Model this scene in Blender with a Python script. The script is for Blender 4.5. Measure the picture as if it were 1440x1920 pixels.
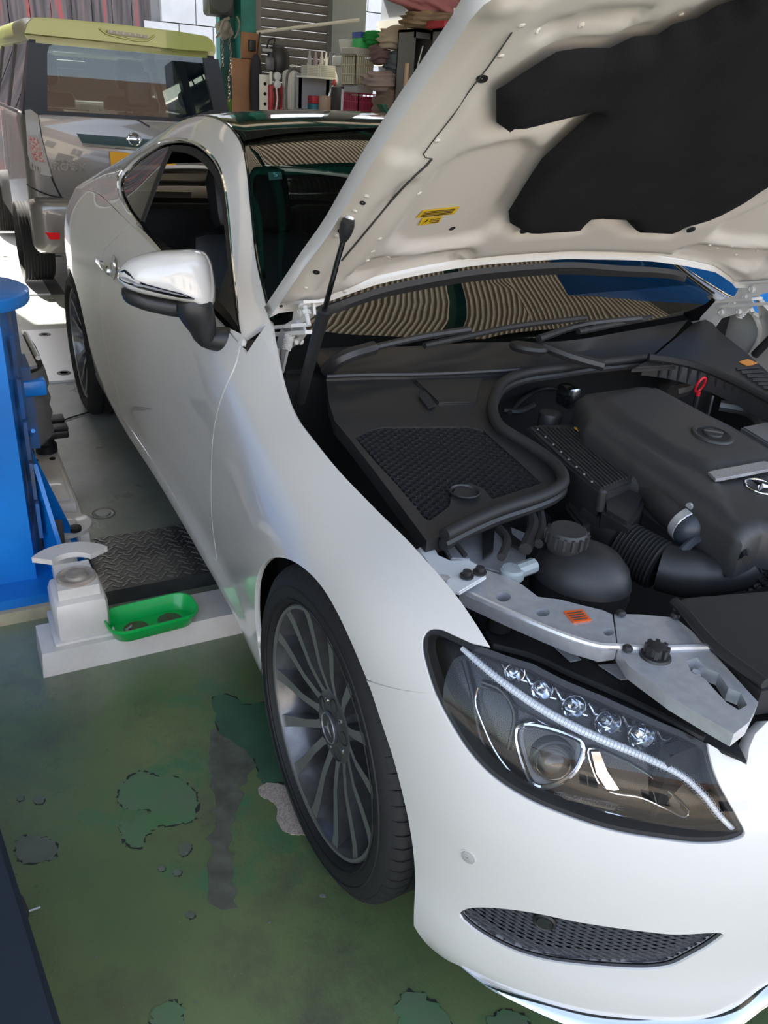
import bpy, bmesh, math, random
import numpy as np
from mathutils import Vector, Matrix
from mathutils.bvhtree import BVHTree
from mathutils.geometry import delaunay_2d_cdt
random.seed(7); rng = np.random.default_rng(7)
sc = bpy.context.scene
for o in list(bpy.data.objects): bpy.data.objects.remove(o)
COL = sc.collection
# ------------------------------------------------------------------ camera
W_, H_, F_ = 1440, 1920, 1532.4
CAM = np.array([1.1307, -1.3985, 1.4499]); YAW, PITCH, ROLL = 2.6336, .4675, .0748
_d = np.array([math.cos(YAW)*math.cos(PITCH), math.sin(YAW)*math.cos(PITCH), -math.sin(PITCH)])
_r = np.cross(_d, [0, 0, 1]); _r /= np.linalg.norm(_r); _u = np.cross(_r, _d)
RGT = _r*math.cos(ROLL)+_u*math.sin(ROLL); UPV = -_r*math.sin(ROLL)+_u*math.cos(ROLL); FWD = _d
cd = bpy.data.cameras.new('camera'); cam = bpy.data.objects.new('camera', cd); COL.objects.link(cam)
cd.sensor_fit = 'VERTICAL'; cd.sensor_height = 36; cd.lens = F_*36/H_; cd.clip_start = .02; cd.clip_end = 400
m4 = Matrix.Identity(4)
for i in range(3):
    m4[i][0] = RGT[i]; m4[i][1] = UPV[i]; m4[i][2] = -FWD[i]; m4[i][3] = CAM[i]
cam.matrix_world = m4; sc.camera = cam
# ------------------------------------------------------------------ world, sun, exposure
wd = bpy.data.worlds.new('world'); sc.world = wd; wd.use_nodes = True
nt = wd.node_tree; nt.nodes.clear()
wo = nt.nodes.new('ShaderNodeOutputWorld'); bg = nt.nodes.new('ShaderNodeBackground')
sky = nt.nodes.new('ShaderNodeTexSky'); sky.sky_type = 'NISHITA'; sky.sun_disc = False
sky.sun_elevation = math.radians(47); sky.sun_rotation = math.radians(-80); sky.air_density = 1.0; sky.dust_density = 1.6
hs = nt.nodes.new('ShaderNodeHueSaturation'); hs.inputs['Saturation'].default_value = .62
nt.links.new(sky.outputs[0], hs.inputs['Color']); nt.links.new(hs.outputs[0], bg.inputs[0]); bg.inputs[1].default_value = .34
nt.links.new(bg.outputs[0], wo.inputs[0])
sl = bpy.data.lights.new('sun', 'SUN'); sl.energy = 8.0; sl.angle = math.radians(.6); sl.color = (1, .94, .84)
so = bpy.data.objects.new('sun', sl); COL.objects.link(so)
sd = Vector((.66, .16, -.73)); so.rotation_euler = sd.to_track_quat('-Z', 'Y').to_euler(); so.location = (-8, -2, 9)
sc.view_settings.view_transform = 'Standard'; sc.view_settings.look = 'None'
sc.view_settings.exposure = 1.3; sc.view_settings.gamma = 1.0; sc.view_settings.use_curve_mapping = False
# ------------------------------------------------------------------ helpers
def proj(P):
    q = np.asarray(P, float)-CAM
    z = q@FWD
    return np.stack([W_/2+F_*(q@RGT)/z, H_/2-F_*(q@UPV)/z], -1)
def ray(px, py):
    return RGT*((px-W_/2)/F_)-UPV*((py-H_/2)/F_)+FWD
def pl(px, py, ax, val):                       # pixel -> point on the plane axis = val
    d = ray(px, py); t = (val-CAM[ax])/d[ax]; return CAM+d*t
def pz(px, py, z): return pl(px, py, 2, z)
def py_(px, py, y): return pl(px, py, 1, y)
def px_(px, py, x): return pl(px, py, 0, x)
MATS = {}
def mat(name, col=(.5, .5, .5), rough=.5, metal=0., coat=0., noise=0., nscale=20., bump=0., bscale=200., emis=0., spec=.5, trans=0., col2=None, coatr=.03):
    if name in MATS: return MATS[name]
    m = bpy.data.materials.new(name); m.use_nodes = True; n = m.node_tree; b = n.nodes['Principled BSDF']
    b.inputs['Base Color'].default_value = (*col, 1); b.inputs['Roughness'].default_value = rough; b.inputs['Metallic'].default_value = metal
    b.inputs['Coat Weight'].default_value = coat; b.inputs['Coat Roughness'].default_value = coatr; b.inputs['Specular IOR Level'].default_value = spec
    if trans: b.inputs['Transmission Weight'].default_value = trans
    if emis: b.inputs['Emission Color'].default_value = (*col, 1); b.inputs['Emission Strength'].default_value = emis
    tc = n.nodes.new('ShaderNodeTexCoord')
    if noise or col2:
        t = n.nodes.new('ShaderNodeTexNoise'); t.inputs['Scale'].default_value = nscale; t.inputs['Detail'].default_value = 5
        n.links.new(tc.outputs['Object'], t.inputs['Vector'])
        r = n.nodes.new('ShaderNodeValToRGB'); r.color_ramp.elements[0].position = .35; r.color_ramp.elements[1].position = .65
        c2 = col2 or tuple(max(0, c*(1-noise)) for c in col)
        r.color_ramp.elements[0].color = (*c2, 1); r.color_ramp.elements[1].color = (*col, 1)
        n.links.new(t.outputs[0], r.inputs[0]); n.links.new(r.outputs[0], b.inputs['Base Color'])
    if bump:
        t = n.nodes.new('ShaderNodeTexNoise'); t.inputs['Scale'].default_value = bscale; n.links.new(tc.outputs['Object'], t.inputs['Vector'])
        k = n.nodes.new('ShaderNodeBump'); k.inputs['Strength'].default_value = bump; k.inputs['Distance'].default_value = .002
        n.links.new(t.outputs[0], k.inputs['Height']); n.links.new(k.outputs[0], b.inputs['Normal'])
    MATS[name] = m; return m
def glassmat(name, tint, ior=1.5, rough=0.0, extra=0.):      # coated tinted pane: fresnel reflection over tinted see-through
    m = bpy.data.materials.new(name); m.use_nodes = True; n = m.node_tree; n.nodes.clear()
    o = n.nodes.new('ShaderNodeOutputMaterial'); mx = n.nodes.new('ShaderNodeMixShader'); t = n.nodes.new('ShaderNodeBsdfTransparent'); g = n.nodes.new('ShaderNodeBsdfGlossy')
    f = n.nodes.new('ShaderNodeFresnel'); f.inputs[0].default_value = ior
    t.inputs[0].default_value = (*tint, 1); g.inputs['Roughness'].default_value = rough; g.inputs['Color'].default_value = (1, 1, 1, 1)
    n.links.new(f.outputs[0], mx.inputs[0]); n.links.new(t.outputs[0], mx.inputs[1]); n.links.new(g.outputs[0], mx.inputs[2]); n.links.new(mx.outputs[0], o.inputs[0])
    MATS[name] = m; return m
def link(name, me, parent=None, m=None):
    o = bpy.data.objects.new(name, me); COL.objects.link(o)
    if m is not None:
        me.materials.clear()
        for k in (m if isinstance(m, (list, tuple)) else [m]): me.materials.append(k)
    if parent is not None:
        o.parent = parent; o.matrix_parent_inverse = Matrix.Translation(-Vector(parent.location)) if parent.type == 'EMPTY' else Matrix.Identity(4)
    return o
def empty(name, loc, label=None, cat=None, group=None):
    o = bpy.data.objects.new(name, None); COL.objects.link(o); o.location = loc; o.empty_display_size = .1
    return tag(o, label, cat, group)
def tag(o, label=None, cat=None, group=None, kind=None):
    if label: o['label'] = label
    if cat: o['category'] = cat
    if group: o['group'] = group
    if kind: o['kind'] = kind
    return o
def mesh(name, V, Fc, smooth=False, sharp=None):
    us = sorted({i for f in Fc for i in f})
    if len(us) < len(V): mp_ = {k: i for i, k in enumerate(us)}; V = [V[k] for k in us]; Fc = [[mp_[i] for i in f] for f in Fc]
    me = bpy.data.meshes.new(name); me.from_pydata([tuple(map(float, v)) for v in V], [], [tuple(map(int, f)) for f in Fc]); me.update()
    if smooth:
        me.polygons.foreach_set('use_smooth', [True]*len(me.polygons))
        if sharp is not None: me.set_sharp_from_angle(angle=math.radians(sharp))
    return me
class MB:                                        # small mesh collector
    def __init__(s): s.v = []; s.f = []
    def add(s, V, Fc):
        b = len(s.v); s.v += [np.asarray(v, float) for v in V]; s.f += [tuple(i+b for i in f) for f in Fc]; return s
    def box(s, lo, hi, M=None):
        x0, y0, z0 = lo; x1, y1, z1 = hi
        V = [np.array(p, float) for p in ((x0,y0,z0),(x1,y0,z0),(x1,y1,z0),(x0,y1,z0),(x0,y0,z1),(x1,y0,z1),(x1,y1,z1),(x0,y1,z1))]
        if M is not None: V = [np.array(M@Vector(v)) for v in V]
        return s.add(V, [(0,3,2,1),(4,5,6,7),(0,1,5,4),(1,2,6,5),(2,3,7,6),(3,0,4,7)])
    def rbox(s, lo, hi, r=.01, M=None, seg=2):
        bm = bmesh.new(); bmesh.ops.create_cube(bm, size=1)
        lo = np.array(lo, float); hi = np.array(hi, float)
        for v in bm.verts: v.co = Vector((np.array(v.co)+.5)*(hi-lo)+lo)
        r = min(r, .49*min(hi-lo))
        bmesh.ops.bevel(bm, geom=list(bm.edges), offset=r, segments=seg, affect='EDGES', profile=.5)
        if M is not None: bm.transform(M)
        bm.verts.index_update(); s.add([np.array(v.co) for v in bm.verts], [[v.index for v in f.verts] for f in bm.faces]); bm.free(); return s
    def tube(s, path, r, n=10, cap=True, closed=False):
        P = [np.asarray(p, float) for p in path]; N = len(P); rr = r if hasattr(r, '__len__') else [r]*N
        b = len(s.v); ref = None
        for i in range(N):
            if closed: t = P[(i+1) % N]-P[i-1]
            else: t = P[min(i+1, N-1)]-P[max(i-1, 0)]
            t = t/(np.linalg.norm(t)+1e-12)
            if ref is None:
                ref = np.array([0, 0, 1.]) if abs(t[2]) < .9 else np.array([1., 0, 0])
            a = ref-t*(ref@t); a /= np.linalg.norm(a)+1e-12; c = np.cross(t, a); ref = a
            for k in range(n):
                th = 2*math.pi*k/n; s.v.append(P[i]+rr[i]*(a*math.cos(th)+c*math.sin(th)))
        for i in range(N if closed else N-1):
            j = (i+1) % N
            for k in range(n):
                k2 = (k+1) % n; s.f.append((b+i*n+k, b+i*n+k2, b+j*n+k2, b+j*n+k))
        if cap and not closed:
            s.f.append(tuple(b+k for k in range(n))[::-1]); s.f.append(tuple(b+(N-1)*n+k for k in range(n)))
        return s
    def lathe(s, prof, c, ax=(0, 0, 1), n=24, ref=None, closed=False, cap=True):   # prof: (radius, height along axis)
        ax = np.asarray(ax, float); ax /= np.linalg.norm(ax); c = np.asarray(c, float)
        rf = np.array([1., 0, 0]) if abs(ax[0]) < .9 else np.array([0, 1., 0])
        a = rf-ax*(rf@ax); a /= np.linalg.norm(a); e = np.cross(ax, a); b = len(s.v); m = len(prof)
        for (r, h) in prof:
            for k in range(n):
                th = 2*math.pi*k/n; s.v.append(c+ax*h+r*(a*math.cos(th)+e*math.sin(th)))
        for i in range(m if closed else m-1):
            j = (i+1) % m
            for k in range(n):
                k2 = (k+1) % n; s.f.append((b+i*n+k, b+i*n+k2, b+j*n+k2, b+j*n+k))
        if not closed and cap:
            if prof[0][0] > 1e-6: s.f.append(tuple(b+k for k in range(n))[::-1])
            if prof[-1][0] > 1e-6: s.f.append(tuple(b+(m-1)*n+k for k in range(n)))
        return s
    def prism(s, poly, off):                     # poly: 3-D loop, extruded by vector off
        P = [np.asarray(p, float) for p in poly]; off = np.asarray(off, float); n = len(P)
        nn = np.zeros(3)
        for i in range(n): nn += np.cross(P[i], P[(i+1) % n])
        if nn@off > 0: P = P[::-1]
        tri = fill(P); b = len(s.v); s.v += P+[q+off for q in P]
        for t in tri: s.f.append(tuple(b+i for i in t)); s.f.append(tuple(b+n+i for i in t[::-1]))
        for i in range(n):
            j = (i+1) % n; s.f.append((b+j, b+i, b+n+i, b+n+j))
        return s
    def build(s, name, m, parent=None, smooth=True, sharp=35):
        return link(name, mesh(name, s.v, s.f, smooth, sharp), parent, m)
def fill(P):
    from mathutils.geometry import tessellate_polygon
    T = tessellate_polygon([[Vector(p) for p in P]]); out = []
    nn = np.zeros(3); n = len(P)
    for i in range(n): nn += np.cross(P[i], P[(i+1) % n])
    for t in T:
        c = np.cross(P[t[1]]-P[t[0]], P[t[2]]-P[t[0]])
        out.append(tuple(t) if c@nn > 0 else (t[0], t[2], t[1]))
    return out
def spl(xs, ys, x):                              # cubic Hermite through a table
    xs = np.asarray(xs, float); ys = np.asarray(ys, float); x = np.clip(np.asarray(x, float), xs[0], xs[-1])
    d = np.diff(ys, axis=0)/np.diff(xs).reshape((-1,)+(1,)*(ys.ndim-1))
    m = np.empty_like(ys); m[0] = d[0]; m[-1] = d[-1]; m[1:-1] = (d[1:]+d[:-1])/2
    k = np.clip(np.searchsorted(xs, x, side='right')-1, 0, len(xs)-2); h = xs[k+1]-xs[k]; t = (x-xs[k])/h
    if ys.ndim > 1: t = t[..., None]; h = h[..., None]
    return (2*t**3-3*t**2+1)*ys[k]+(t**3-2*t**2+t)*h*m[k]+(-2*t**3+3*t**2)*ys[k+1]+(t**3-t**2)*h*m[k+1]
def smooth_path(P, n=40, closed=False):
    P = [np.asarray(p, float) for p in P]
    if closed: P = P+[P[0]]
    P = np.array(P); t = np.r_[0, np.cumsum(np.linalg.norm(np.diff(P, axis=0), axis=1)+1e-9)]
    if closed:
        P2 = np.vstack([P[-3:-1], P, P[1:3]]); t2 = np.r_[[t[-3]-t[-1], t[-2]-t[-1]], t, [t[-1]+t[1], t[-1]+t[2]]]
        return list(spl(t2, P2, np.linspace(0, t[-1], n, endpoint=False)))
    return list(spl(t, P, np.linspace(0, t[-1], n)))
def dens(loop, h, closed=True):                  # subdivide straight edges to step h
    out = []; n = len(loop)
    for i in range(n if closed else n-1):
        a = np.asarray(loop[i], float); b = np.asarray(loop[(i+1) % n], float); k = max(1, int(np.linalg.norm(b-a)/h))
        for j in range(k): out.append(a+(b-a)*j/k)
    if not closed: out.append(np.asarray(loop[-1], float))
    return out
class Surf:                                      # smooth surface over a parameter grid
    def __init__(s, A, B, P):
        s.A, s.B, s.P = A, B, P; na, nb = len(A), len(B)
        da = np.gradient(P, A, axis=0); db = np.gradient(P, B, axis=1); N = np.cross(da, db); N /= np.linalg.norm(N, axis=-1, keepdims=True)+1e-12
        s.N = N; V = P.reshape(-1, 3); Fc = []
        for i in range(na-1):
            for j in range(nb-1):
                a = i*nb+j; Fc.append((a, a+nb, a+nb+1)); Fc.append((a, a+nb+1, a+1))
        s.F = Fc; s.nb = nb; s.bvh = BVHTree.FromPolygons([Vector(v) for v in V], Fc); s.pp = proj(V)
    def _ix(s, ab):
        ab = np.atleast_2d(ab); fa = np.clip((ab[:, 0]-s.A[0])/(s.A[1]-s.A[0]), 0, len(s.A)-1.001); fb = np.clip((ab[:, 1]-s.B[0])/(s.B[1]-s.B[0]), 0, len(s.B)-1.001)
        i = fa.astype(int); j = fb.astype(int); return i, j, (fa-i)[:, None], (fb-j)[:, None]
    def _ev(s, G, ab):
        i, j, u, v = s._ix(ab); return G[i, j]*(1-u)*(1-v)+G[i+1, j]*u*(1-v)+G[i, j+1]*(1-u)*v+G[i+1, j+1]*u*v
    def at(s, ab): return s._ev(s.P, ab)
    def nrm(s, ab):
        n = s._ev(s.N, ab); return n/np.linalg.norm(n, axis=1, keepdims=True)
    def px(s, x, y):                             # where the line of sight meets the surface
        d = ray(x, y); d = d/np.linalg.norm(d); loc, n, idx, dist = s.bvh.ray_cast(Vector(CAM), Vector(d))
        if loc is None:
            k = int(np.argmin(((s.pp-[x, y])**2).sum(1))); return np.array([s.A[k//s.nb], s.B[k % s.nb]])
        f = s.F[idx]; V = s.P.reshape(-1, 3); a, b, c = V[list(f)]; p = np.array(loc)
        m = np.stack([b-a, c-a], 1); w = np.linalg.lstsq(m, p-a, rcond=None)[0]
        q = [np.array([s.A[k//s.nb], s.B[k % s.nb]]) for k in f]
        return q[0]+(q[1]-q[0])*w[0]+(q[2]-q[0])*w[1]
    def pxs(s, L): return [s.px(*q) for q in L]
def inpoly(p, L):
    c = False; n = len(L)
    for i in range(n):
        a = L[i]; b = L[(i+1) % n]
        if (a[1] > p[1]) != (b[1] > p[1]) and p[0] < (b[0]-a[0])*(p[1]-a[1])/(b[1]-a[1])+a[0]: c = not c
    return c
def cdt(loops, h, inner=True):
    V = []; E = []
    for L in loops:
        b = len(V); n = len(L); V += [Vector((float(p[0]), float(p[1]))) for p in L]; E += [(b+i, b+(i+1) % n) for i in range(n)]
    nb = len(V)
    if inner:
        A = np.array([v[:] for v in V[:len(loops[0])]]); lo = A.min(0); hi = A.max(0)
        gx = np.arange(lo[0]+h/2, hi[0], h); gy = np.arange(lo[1]+h/2, hi[1], h)
        allb = np.array([v[:] for v in V])
        for x in gx:
            for y in gy:
                if ((allb-[x, y])**2).sum(1).min() > (.45*h)**2: V.append(Vector((x, y)))
    r = delaunay_2d_cdt(V, E, [], 2, 1e-7)
    VV = np.array([v[:] for v in r[0]]); T = [tuple(f) for f in r[2]]
    for L in loops[1:]: T = [t for t in T if not inpoly(VV[list(t)].mean(0), L)]
    return VV, T, None, nb
def patch(name, S, loops, m, parent, h=.03, lip=.012, off=0., flip=False, mirror=False, both=False, hb=None, fn=None):
    """panel cut out of a surface: outer loop and holes in parameter space, with an inward folded lip"""
    LL = [dens(L, hb or h*.6) for L in loops]
    ab, tris, orig, nb = cdt(LL, h)
    used = sorted({i for t in tris for i in t}); mp = {i: k for k, i in enumerate(used)}
    ab = ab[used]; tris = [tuple(mp[i] for i in t) for t in tris]
    sg = -1. if flip else 1.
    n = S.nrm(ab)*sg; V = S.at(ab)+n*off
    if fn is not None: V = fn(V, ab)
    # orient
    T = np.array(tris); cr = np.cross(V[T[:, 1]]-V[T[:, 0]], V[T[:, 2]]-V[T[:, 0]])
    fl = (cr*n[T[:, 0]]).sum(1) < 0; T[fl] = T[fl][:, [0, 2, 1]]
    Vl = list(V); Nl = list(n); Fl = [tuple(t) for t in T]
    if lip:
        ec = {}
        for t in Fl:
            for i in range(3):
                e = (t[i], t[(i+1) % 3]); ec[e] = 1
        bd = [e for e in ec if (e[1], e[0]) not in ec]
        idx = {}
        for a, b in bd:
            q = []
            for k in (a, b):
                if k not in idx:
                    idx[k] = (len(Vl), len(Vl)+1); Vl.append(V[k]); Vl.append(V[k]-n[k]*lip)
                    Nl.append(n[k]*.8); Nl.append(n[k]*0)
                q.append(idx[k])
            # outward direction of this edge
            ed = V[b]-V[a]; o = np.cross(ed, n[a]); o /= np.linalg.norm(o)+1e-12
            for k in q:
                Nl[k[0]] = Nl[k[0]]+o*.6; Nl[k[1]] = Nl[k[1]]+o
            Fl.append((q[1][0], q[0][0], q[0][1], q[1][1]))
    out = []
    for mir in ((False, True) if mirror else (False,)):
        VV = np.array(Vl); NN = np.array(Nl); NN = NN/(np.linalg.norm(NN, axis=1, keepdims=True)+1e-9); FF = Fl
        if mir: VV = VV*[1, -1, 1]; NN = NN*[1, -1, 1]; FF = [f[::-1] for f in Fl]
        me = mesh(name, VV, FF, True); me.normals_split_custom_set_from_vertices([tuple(map(float, q)) for q in NN])
        out.append(link(name, me, parent, m))
    return out
def text(name, s, loc, size, xdir, ydir, m, parent=None, depth=.0015):
    cu = bpy.data.curves.new(name, 'FONT'); cu.body = s; cu.size = size; cu.extrude = depth; cu.align_x = 'CENTER'; cu.align_y = 'CENTER'; cu.resolution_u = 2
    o = bpy.data.objects.new(name, cu); dg = bpy.context.evaluated_depsgraph_get(); COL.objects.link(o); dg.update()
    me = bpy.data.meshes.new_from_object(o.evaluated_get(bpy.context.evaluated_depsgraph_get())); bpy.data.objects.remove(o)
    xd = np.asarray(xdir, float); xd /= np.linalg.norm(xd); yd = np.asarray(ydir, float); yd -= xd*(yd@xd); yd /= np.linalg.norm(yd); zd = np.cross(xd, yd)
    M = Matrix(((xd[0], yd[0], zd[0], loc[0]), (xd[1], yd[1], zd[1], loc[1]), (xd[2], yd[2], zd[2], loc[2]), (0, 0, 0, 1)))
    me.transform(M); return link(name, me, parent, m)
# ------------------------------------------------------------------ materials of the large things
M_paint = mat('pearl_white_paint', (.65, .632, .60), .28, coat=1.0, coatr=.02, spec=.5)
M_black = mat('black_plastic', (.018, .018, .019), .42, bump=.15, bscale=900)
M_blackg = mat('gloss_black', (.006, .006, .007), .06, coat=.5)
M_rubber = mat('rubber', (.016, .016, .017), .6)
M_chrome = mat('chrome', (.86, .87, .89), .06, metal=1)
M_satin = mat('satin_aluminium', (.62, .63, .65), .34, metal=.55, noise=.12, nscale=60)
M_dark = mat('dark_cavity', (.012, .012, .012), .85)
G_side = glassmat('side_glass', (.14, .16, .16), 1.5)
G_ws = glassmat('windscreen_glass', (.38, .46, .45), 1.6)
G_lens = glassmat('clear_lens', (.93, .94, .95), 1.33)
# ------------------------------------------------------------------ floor and shell of the workshop
def floor_mat():
    m = bpy.data.materials.new('worn_green_floor_paint'); m.use_nodes = True; n = m.node_tree; b = n.nodes['Principled BSDF']; L = n.links.new
    tc = n.nodes.new('ShaderNodeTexCoord')
    def noise(sc_, det=6, rough=.6, off=0, stretch=None):
        t = n.nodes.new('ShaderNodeTexNoise'); t.inputs['Scale'].default_value = sc_; t.inputs['Detail'].default_value = det; t.inputs['Roughness'].default_value = rough
        mp = n.nodes.new('ShaderNodeMapping'); mp.inputs['Location'].default_value = (off, off*.7, 0)
        if stretch: mp.inputs['Scale'].default_value = stretch
        L(tc.outputs['Object'], mp.inputs[0]); L(mp.outputs[0], t.inputs['Vector']); return t
    def ramp(src, p0, p1, c0=(0, 0, 0), c1=(1, 1, 1)):
        r = n.nodes.new('ShaderNodeValToRGB'); r.color_ramp.elements[0].position = p0; r.color_ramp.elements[1].position = p1
        r.color_ramp.elements[0].color = (*c0, 1); r.color_ramp.elements[1].color = (*c1, 1); L(src, r.inputs[0]); return r
    def mix(f, a, c):
        x = n.nodes.new('ShaderNodeMix'); x.data_type = 'RGBA'; L(f, x.inputs[0])
        for k, q in ((6, a), (7, c)):
            if isinstance(q, tuple): x.inputs[k].default_value = (*q, 1)
            else: L(q, x.inputs[k])
        return x.outputs[2]
    base = mix(ramp(noise(1.6, 5, .6, 3).outputs[0], .36, .66).outputs[0], (.088, .140, .058), (.150, .190, .080))
    base = mix(ramp(noise(3.2, 8, .7, 11).outputs[0], .5, .72).outputs[0], base, (.075, .082, .058))
    base = mix(ramp(noise(2.2, 8, .75, 31).outputs[0], .56, .66).outputs[0], base, (.045, .16, .075))
    # bare worn concrete further inside the bay (x below about -1)
    sx = n.nodes.new('ShaderNodeSeparateXYZ'); L(tc.outputs['Object'], sx.inputs[0])
    ad = n.nodes.new('ShaderNodeMath'); ad.operation = 'MULTIPLY_ADD'; L(noise(.9, 6, .7, 7).outputs[0], ad.inputs[0]); ad.inputs[1].default_value = 2.0; L(sx.outputs[0], ad.inputs[2])
    mr = n.nodes.new('ShaderNodeMapRange'); mr.inputs[1].default_value = .35; mr.inputs[2].default_value = -1.2; L(ad.outputs[0], mr.inputs[0])
    conc = mix(ramp(noise(4, 8, .7, 5).outputs[0], .3, .75).outputs[0], (.26, .28, .255), (.42, .43, .40))
    base = mix(mr.outputs[0], base, conc)
    scr = ramp(noise(14, 6, .8, 2, (1, .12, 1)).outputs[0], .66, .74)
    base = mix(scr.outputs[0], base, (.03, .034, .028))
    spk = ramp(noise(160, 2, .5, 9).outputs[0], .76, .79)
    base = mix(spk.outputs[0], base, (.35, .34, .30))
    L(base, b.inputs['Base Color'])
    rr = n.nodes.new('ShaderNodeMapRange'); L(noise(5, 6, .7, 20).outputs[0], rr.inputs[0]); rr.inputs[1].default_value = .3; rr.inputs[2].default_value = .7; rr.inputs[3].default_value = .22; rr.inputs[4].default_value = .46
    L(rr.outputs[0], b.inputs['Roughness'])
    k = n.nodes.new('ShaderNodeBump'); k.inputs['Strength'].default_value = .25; k.inputs['Distance'].default_value = .004
    L(noise(40, 8, .7).outputs[0], k.inputs['Height']); L(k.outputs[0], b.inputs['Normal'])
    return m
fl = MB().box((-7.0, -6.5, -.08), (2.2, 3.2, 0)).build('floor', floor_mat(), None, False); tag(fl, kind='structure')
# ground outside
yd_ = MB().box((-40, -40, -.3), (-7.0, 40, -.01)).box((2.2, -40, -.3), (45, 40, -.02)).build('ground', mat('pale_yard_concrete', (.44, .41, .365), .8, noise=.2, nscale=1.5), None, False); tag(yd_, kind='structure')
# roof: corrugated sheets on teal steel, clear panels between the opaque ones
def corrugated(x0, x1, y0, y1, z0, z1, amp=.012, pitch=.042, nm='roof_sheet'):
    ys = np.arange(y0, y1+1e-6, pitch/8); V = []; Fc = []
    for y in ys:
        zz = amp*math.sin(2*math.pi*y/pitch); t = (y-y0)/(y1-y0); z = z0+(z1-z0)*t+zz
        V += [(x0, y, z), (x1, y, z)]
    for i in range(len(ys)-1): Fc.append((2*i, 2*i+1, 2*i+3, 2*i+2))
    return mesh(nm, V, Fc, True)
M_teal = mat('teal_steel', (.02, .22, .19), .45, noise=.3, nscale=6)
M_sheet = mat('grey_roof_sheet', (.10, .10, .095), .7)
def translucent(name, col, tcol, valley_shade=False):
    m = bpy.data.materials.new(name); m.use_nodes = True; n = m.node_tree; n.nodes.clear()
    o = n.nodes.new('ShaderNodeOutputMaterial'); a = n.nodes.new('ShaderNodeBsdfTranslucent'); d = n.nodes.new('ShaderNodeBsdfDiffuse'); x = n.nodes.new('ShaderNodeMixShader')
    a.inputs[0].default_value = (*tcol, 1); d.inputs[0].default_value = (*col, 1); x.inputs[0].default_value = .7
    n.links.new(d.outputs[0], x.inputs[1]); n.links.new(a.outputs[0], x.inputs[2]); n.links.new(x.outputs[0], o.inputs[0]); MATS[name] = m
    if valley_shade:                                      # corrugation shading painted into the colour, dark valleys (pitch 42 mm across y)
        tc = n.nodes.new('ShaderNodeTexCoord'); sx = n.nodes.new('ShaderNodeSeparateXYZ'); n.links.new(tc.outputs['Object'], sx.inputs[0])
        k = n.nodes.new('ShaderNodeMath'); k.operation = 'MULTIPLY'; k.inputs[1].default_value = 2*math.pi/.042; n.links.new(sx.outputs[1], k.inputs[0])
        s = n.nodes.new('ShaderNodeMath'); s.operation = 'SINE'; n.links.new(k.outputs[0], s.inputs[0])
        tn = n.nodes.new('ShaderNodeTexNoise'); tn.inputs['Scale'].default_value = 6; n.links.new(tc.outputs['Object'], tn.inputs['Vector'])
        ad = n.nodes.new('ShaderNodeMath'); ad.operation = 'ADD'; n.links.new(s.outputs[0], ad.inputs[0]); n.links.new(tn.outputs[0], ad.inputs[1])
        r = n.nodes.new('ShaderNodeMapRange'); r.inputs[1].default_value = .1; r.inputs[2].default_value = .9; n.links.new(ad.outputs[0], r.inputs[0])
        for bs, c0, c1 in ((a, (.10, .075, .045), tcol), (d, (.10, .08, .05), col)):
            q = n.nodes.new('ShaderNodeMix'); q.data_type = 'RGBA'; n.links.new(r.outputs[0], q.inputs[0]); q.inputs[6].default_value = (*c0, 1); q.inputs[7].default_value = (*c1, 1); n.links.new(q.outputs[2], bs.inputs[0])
    return m
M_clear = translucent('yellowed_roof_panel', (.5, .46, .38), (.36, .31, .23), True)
roof = empty('ceiling', (0, 0, 3.6)); tag(roof, kind='structure')
RZ = 3.7
xs_ = [(-7.3, -6.0, 0), (-6.0, -4.9, 1), (-4.9, -3.6, 0), (-3.6, -2.5, 1), (-2.5, -1.95, 0), (-1.95, -.1, 1), (-.1, 1.1, 0)]
for x0, x1, k in xs_:
    for (y0, y1) in ((-6.6, -1.6), (-1.6, 3.3)):
        if k and y0 < -2: continue
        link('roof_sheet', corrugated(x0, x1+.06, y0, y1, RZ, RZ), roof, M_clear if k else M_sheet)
    if k: link('roof_sheet', corrugated(x0, x1+.06, -6.6, -1.6, RZ, RZ), roof, M_sheet)
for x in (-7.1, -4.9, -2.45, 0.0):
    MB().box((x-.06, -6.6, RZ-.30), (x+.06, 3.2, RZ-.04)).build('roof_beam', M_teal, roof, False)
for y in (-4.5, -3, -1.55, 0.1, 1.5):
    MB().box((-7.3, y-.035, RZ-.11), (1.1, y+.035, RZ-.025)).build('purlin', M_teal, roof, False)
# side walls
M_wallg = mat('grey_wall_board', (.30, .32, .35), .6, noise=.15, nscale=3)
wl = MB().box((-7.0, 3.2, 0), (1.2, 3.3, RZ)).build('wall_left', M_wallg, None, False); tag(wl, kind='structure')
wr = MB().box((-7.0, -4.7, 0), (1.0, -4.6, RZ)).build('wall_right', mat('cream_wall', (.40, .34, .24), .7, noise=.15, nscale=2), None, False); tag(wr, kind='structure')
wb = MB().box((-7.15, -4.7, 2.9), (-7.0, 1.1, RZ)).box((-7.15, -4.7, 0), (-7.0, -1.55, 2.9)).box((-7.15, 3.0, 0), (-7.0, 3.3, RZ)).build('wall_rear', mat('pale_lintel', (.5, .5, .47), .7), None, False); tag(wb, kind='structure')
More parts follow.
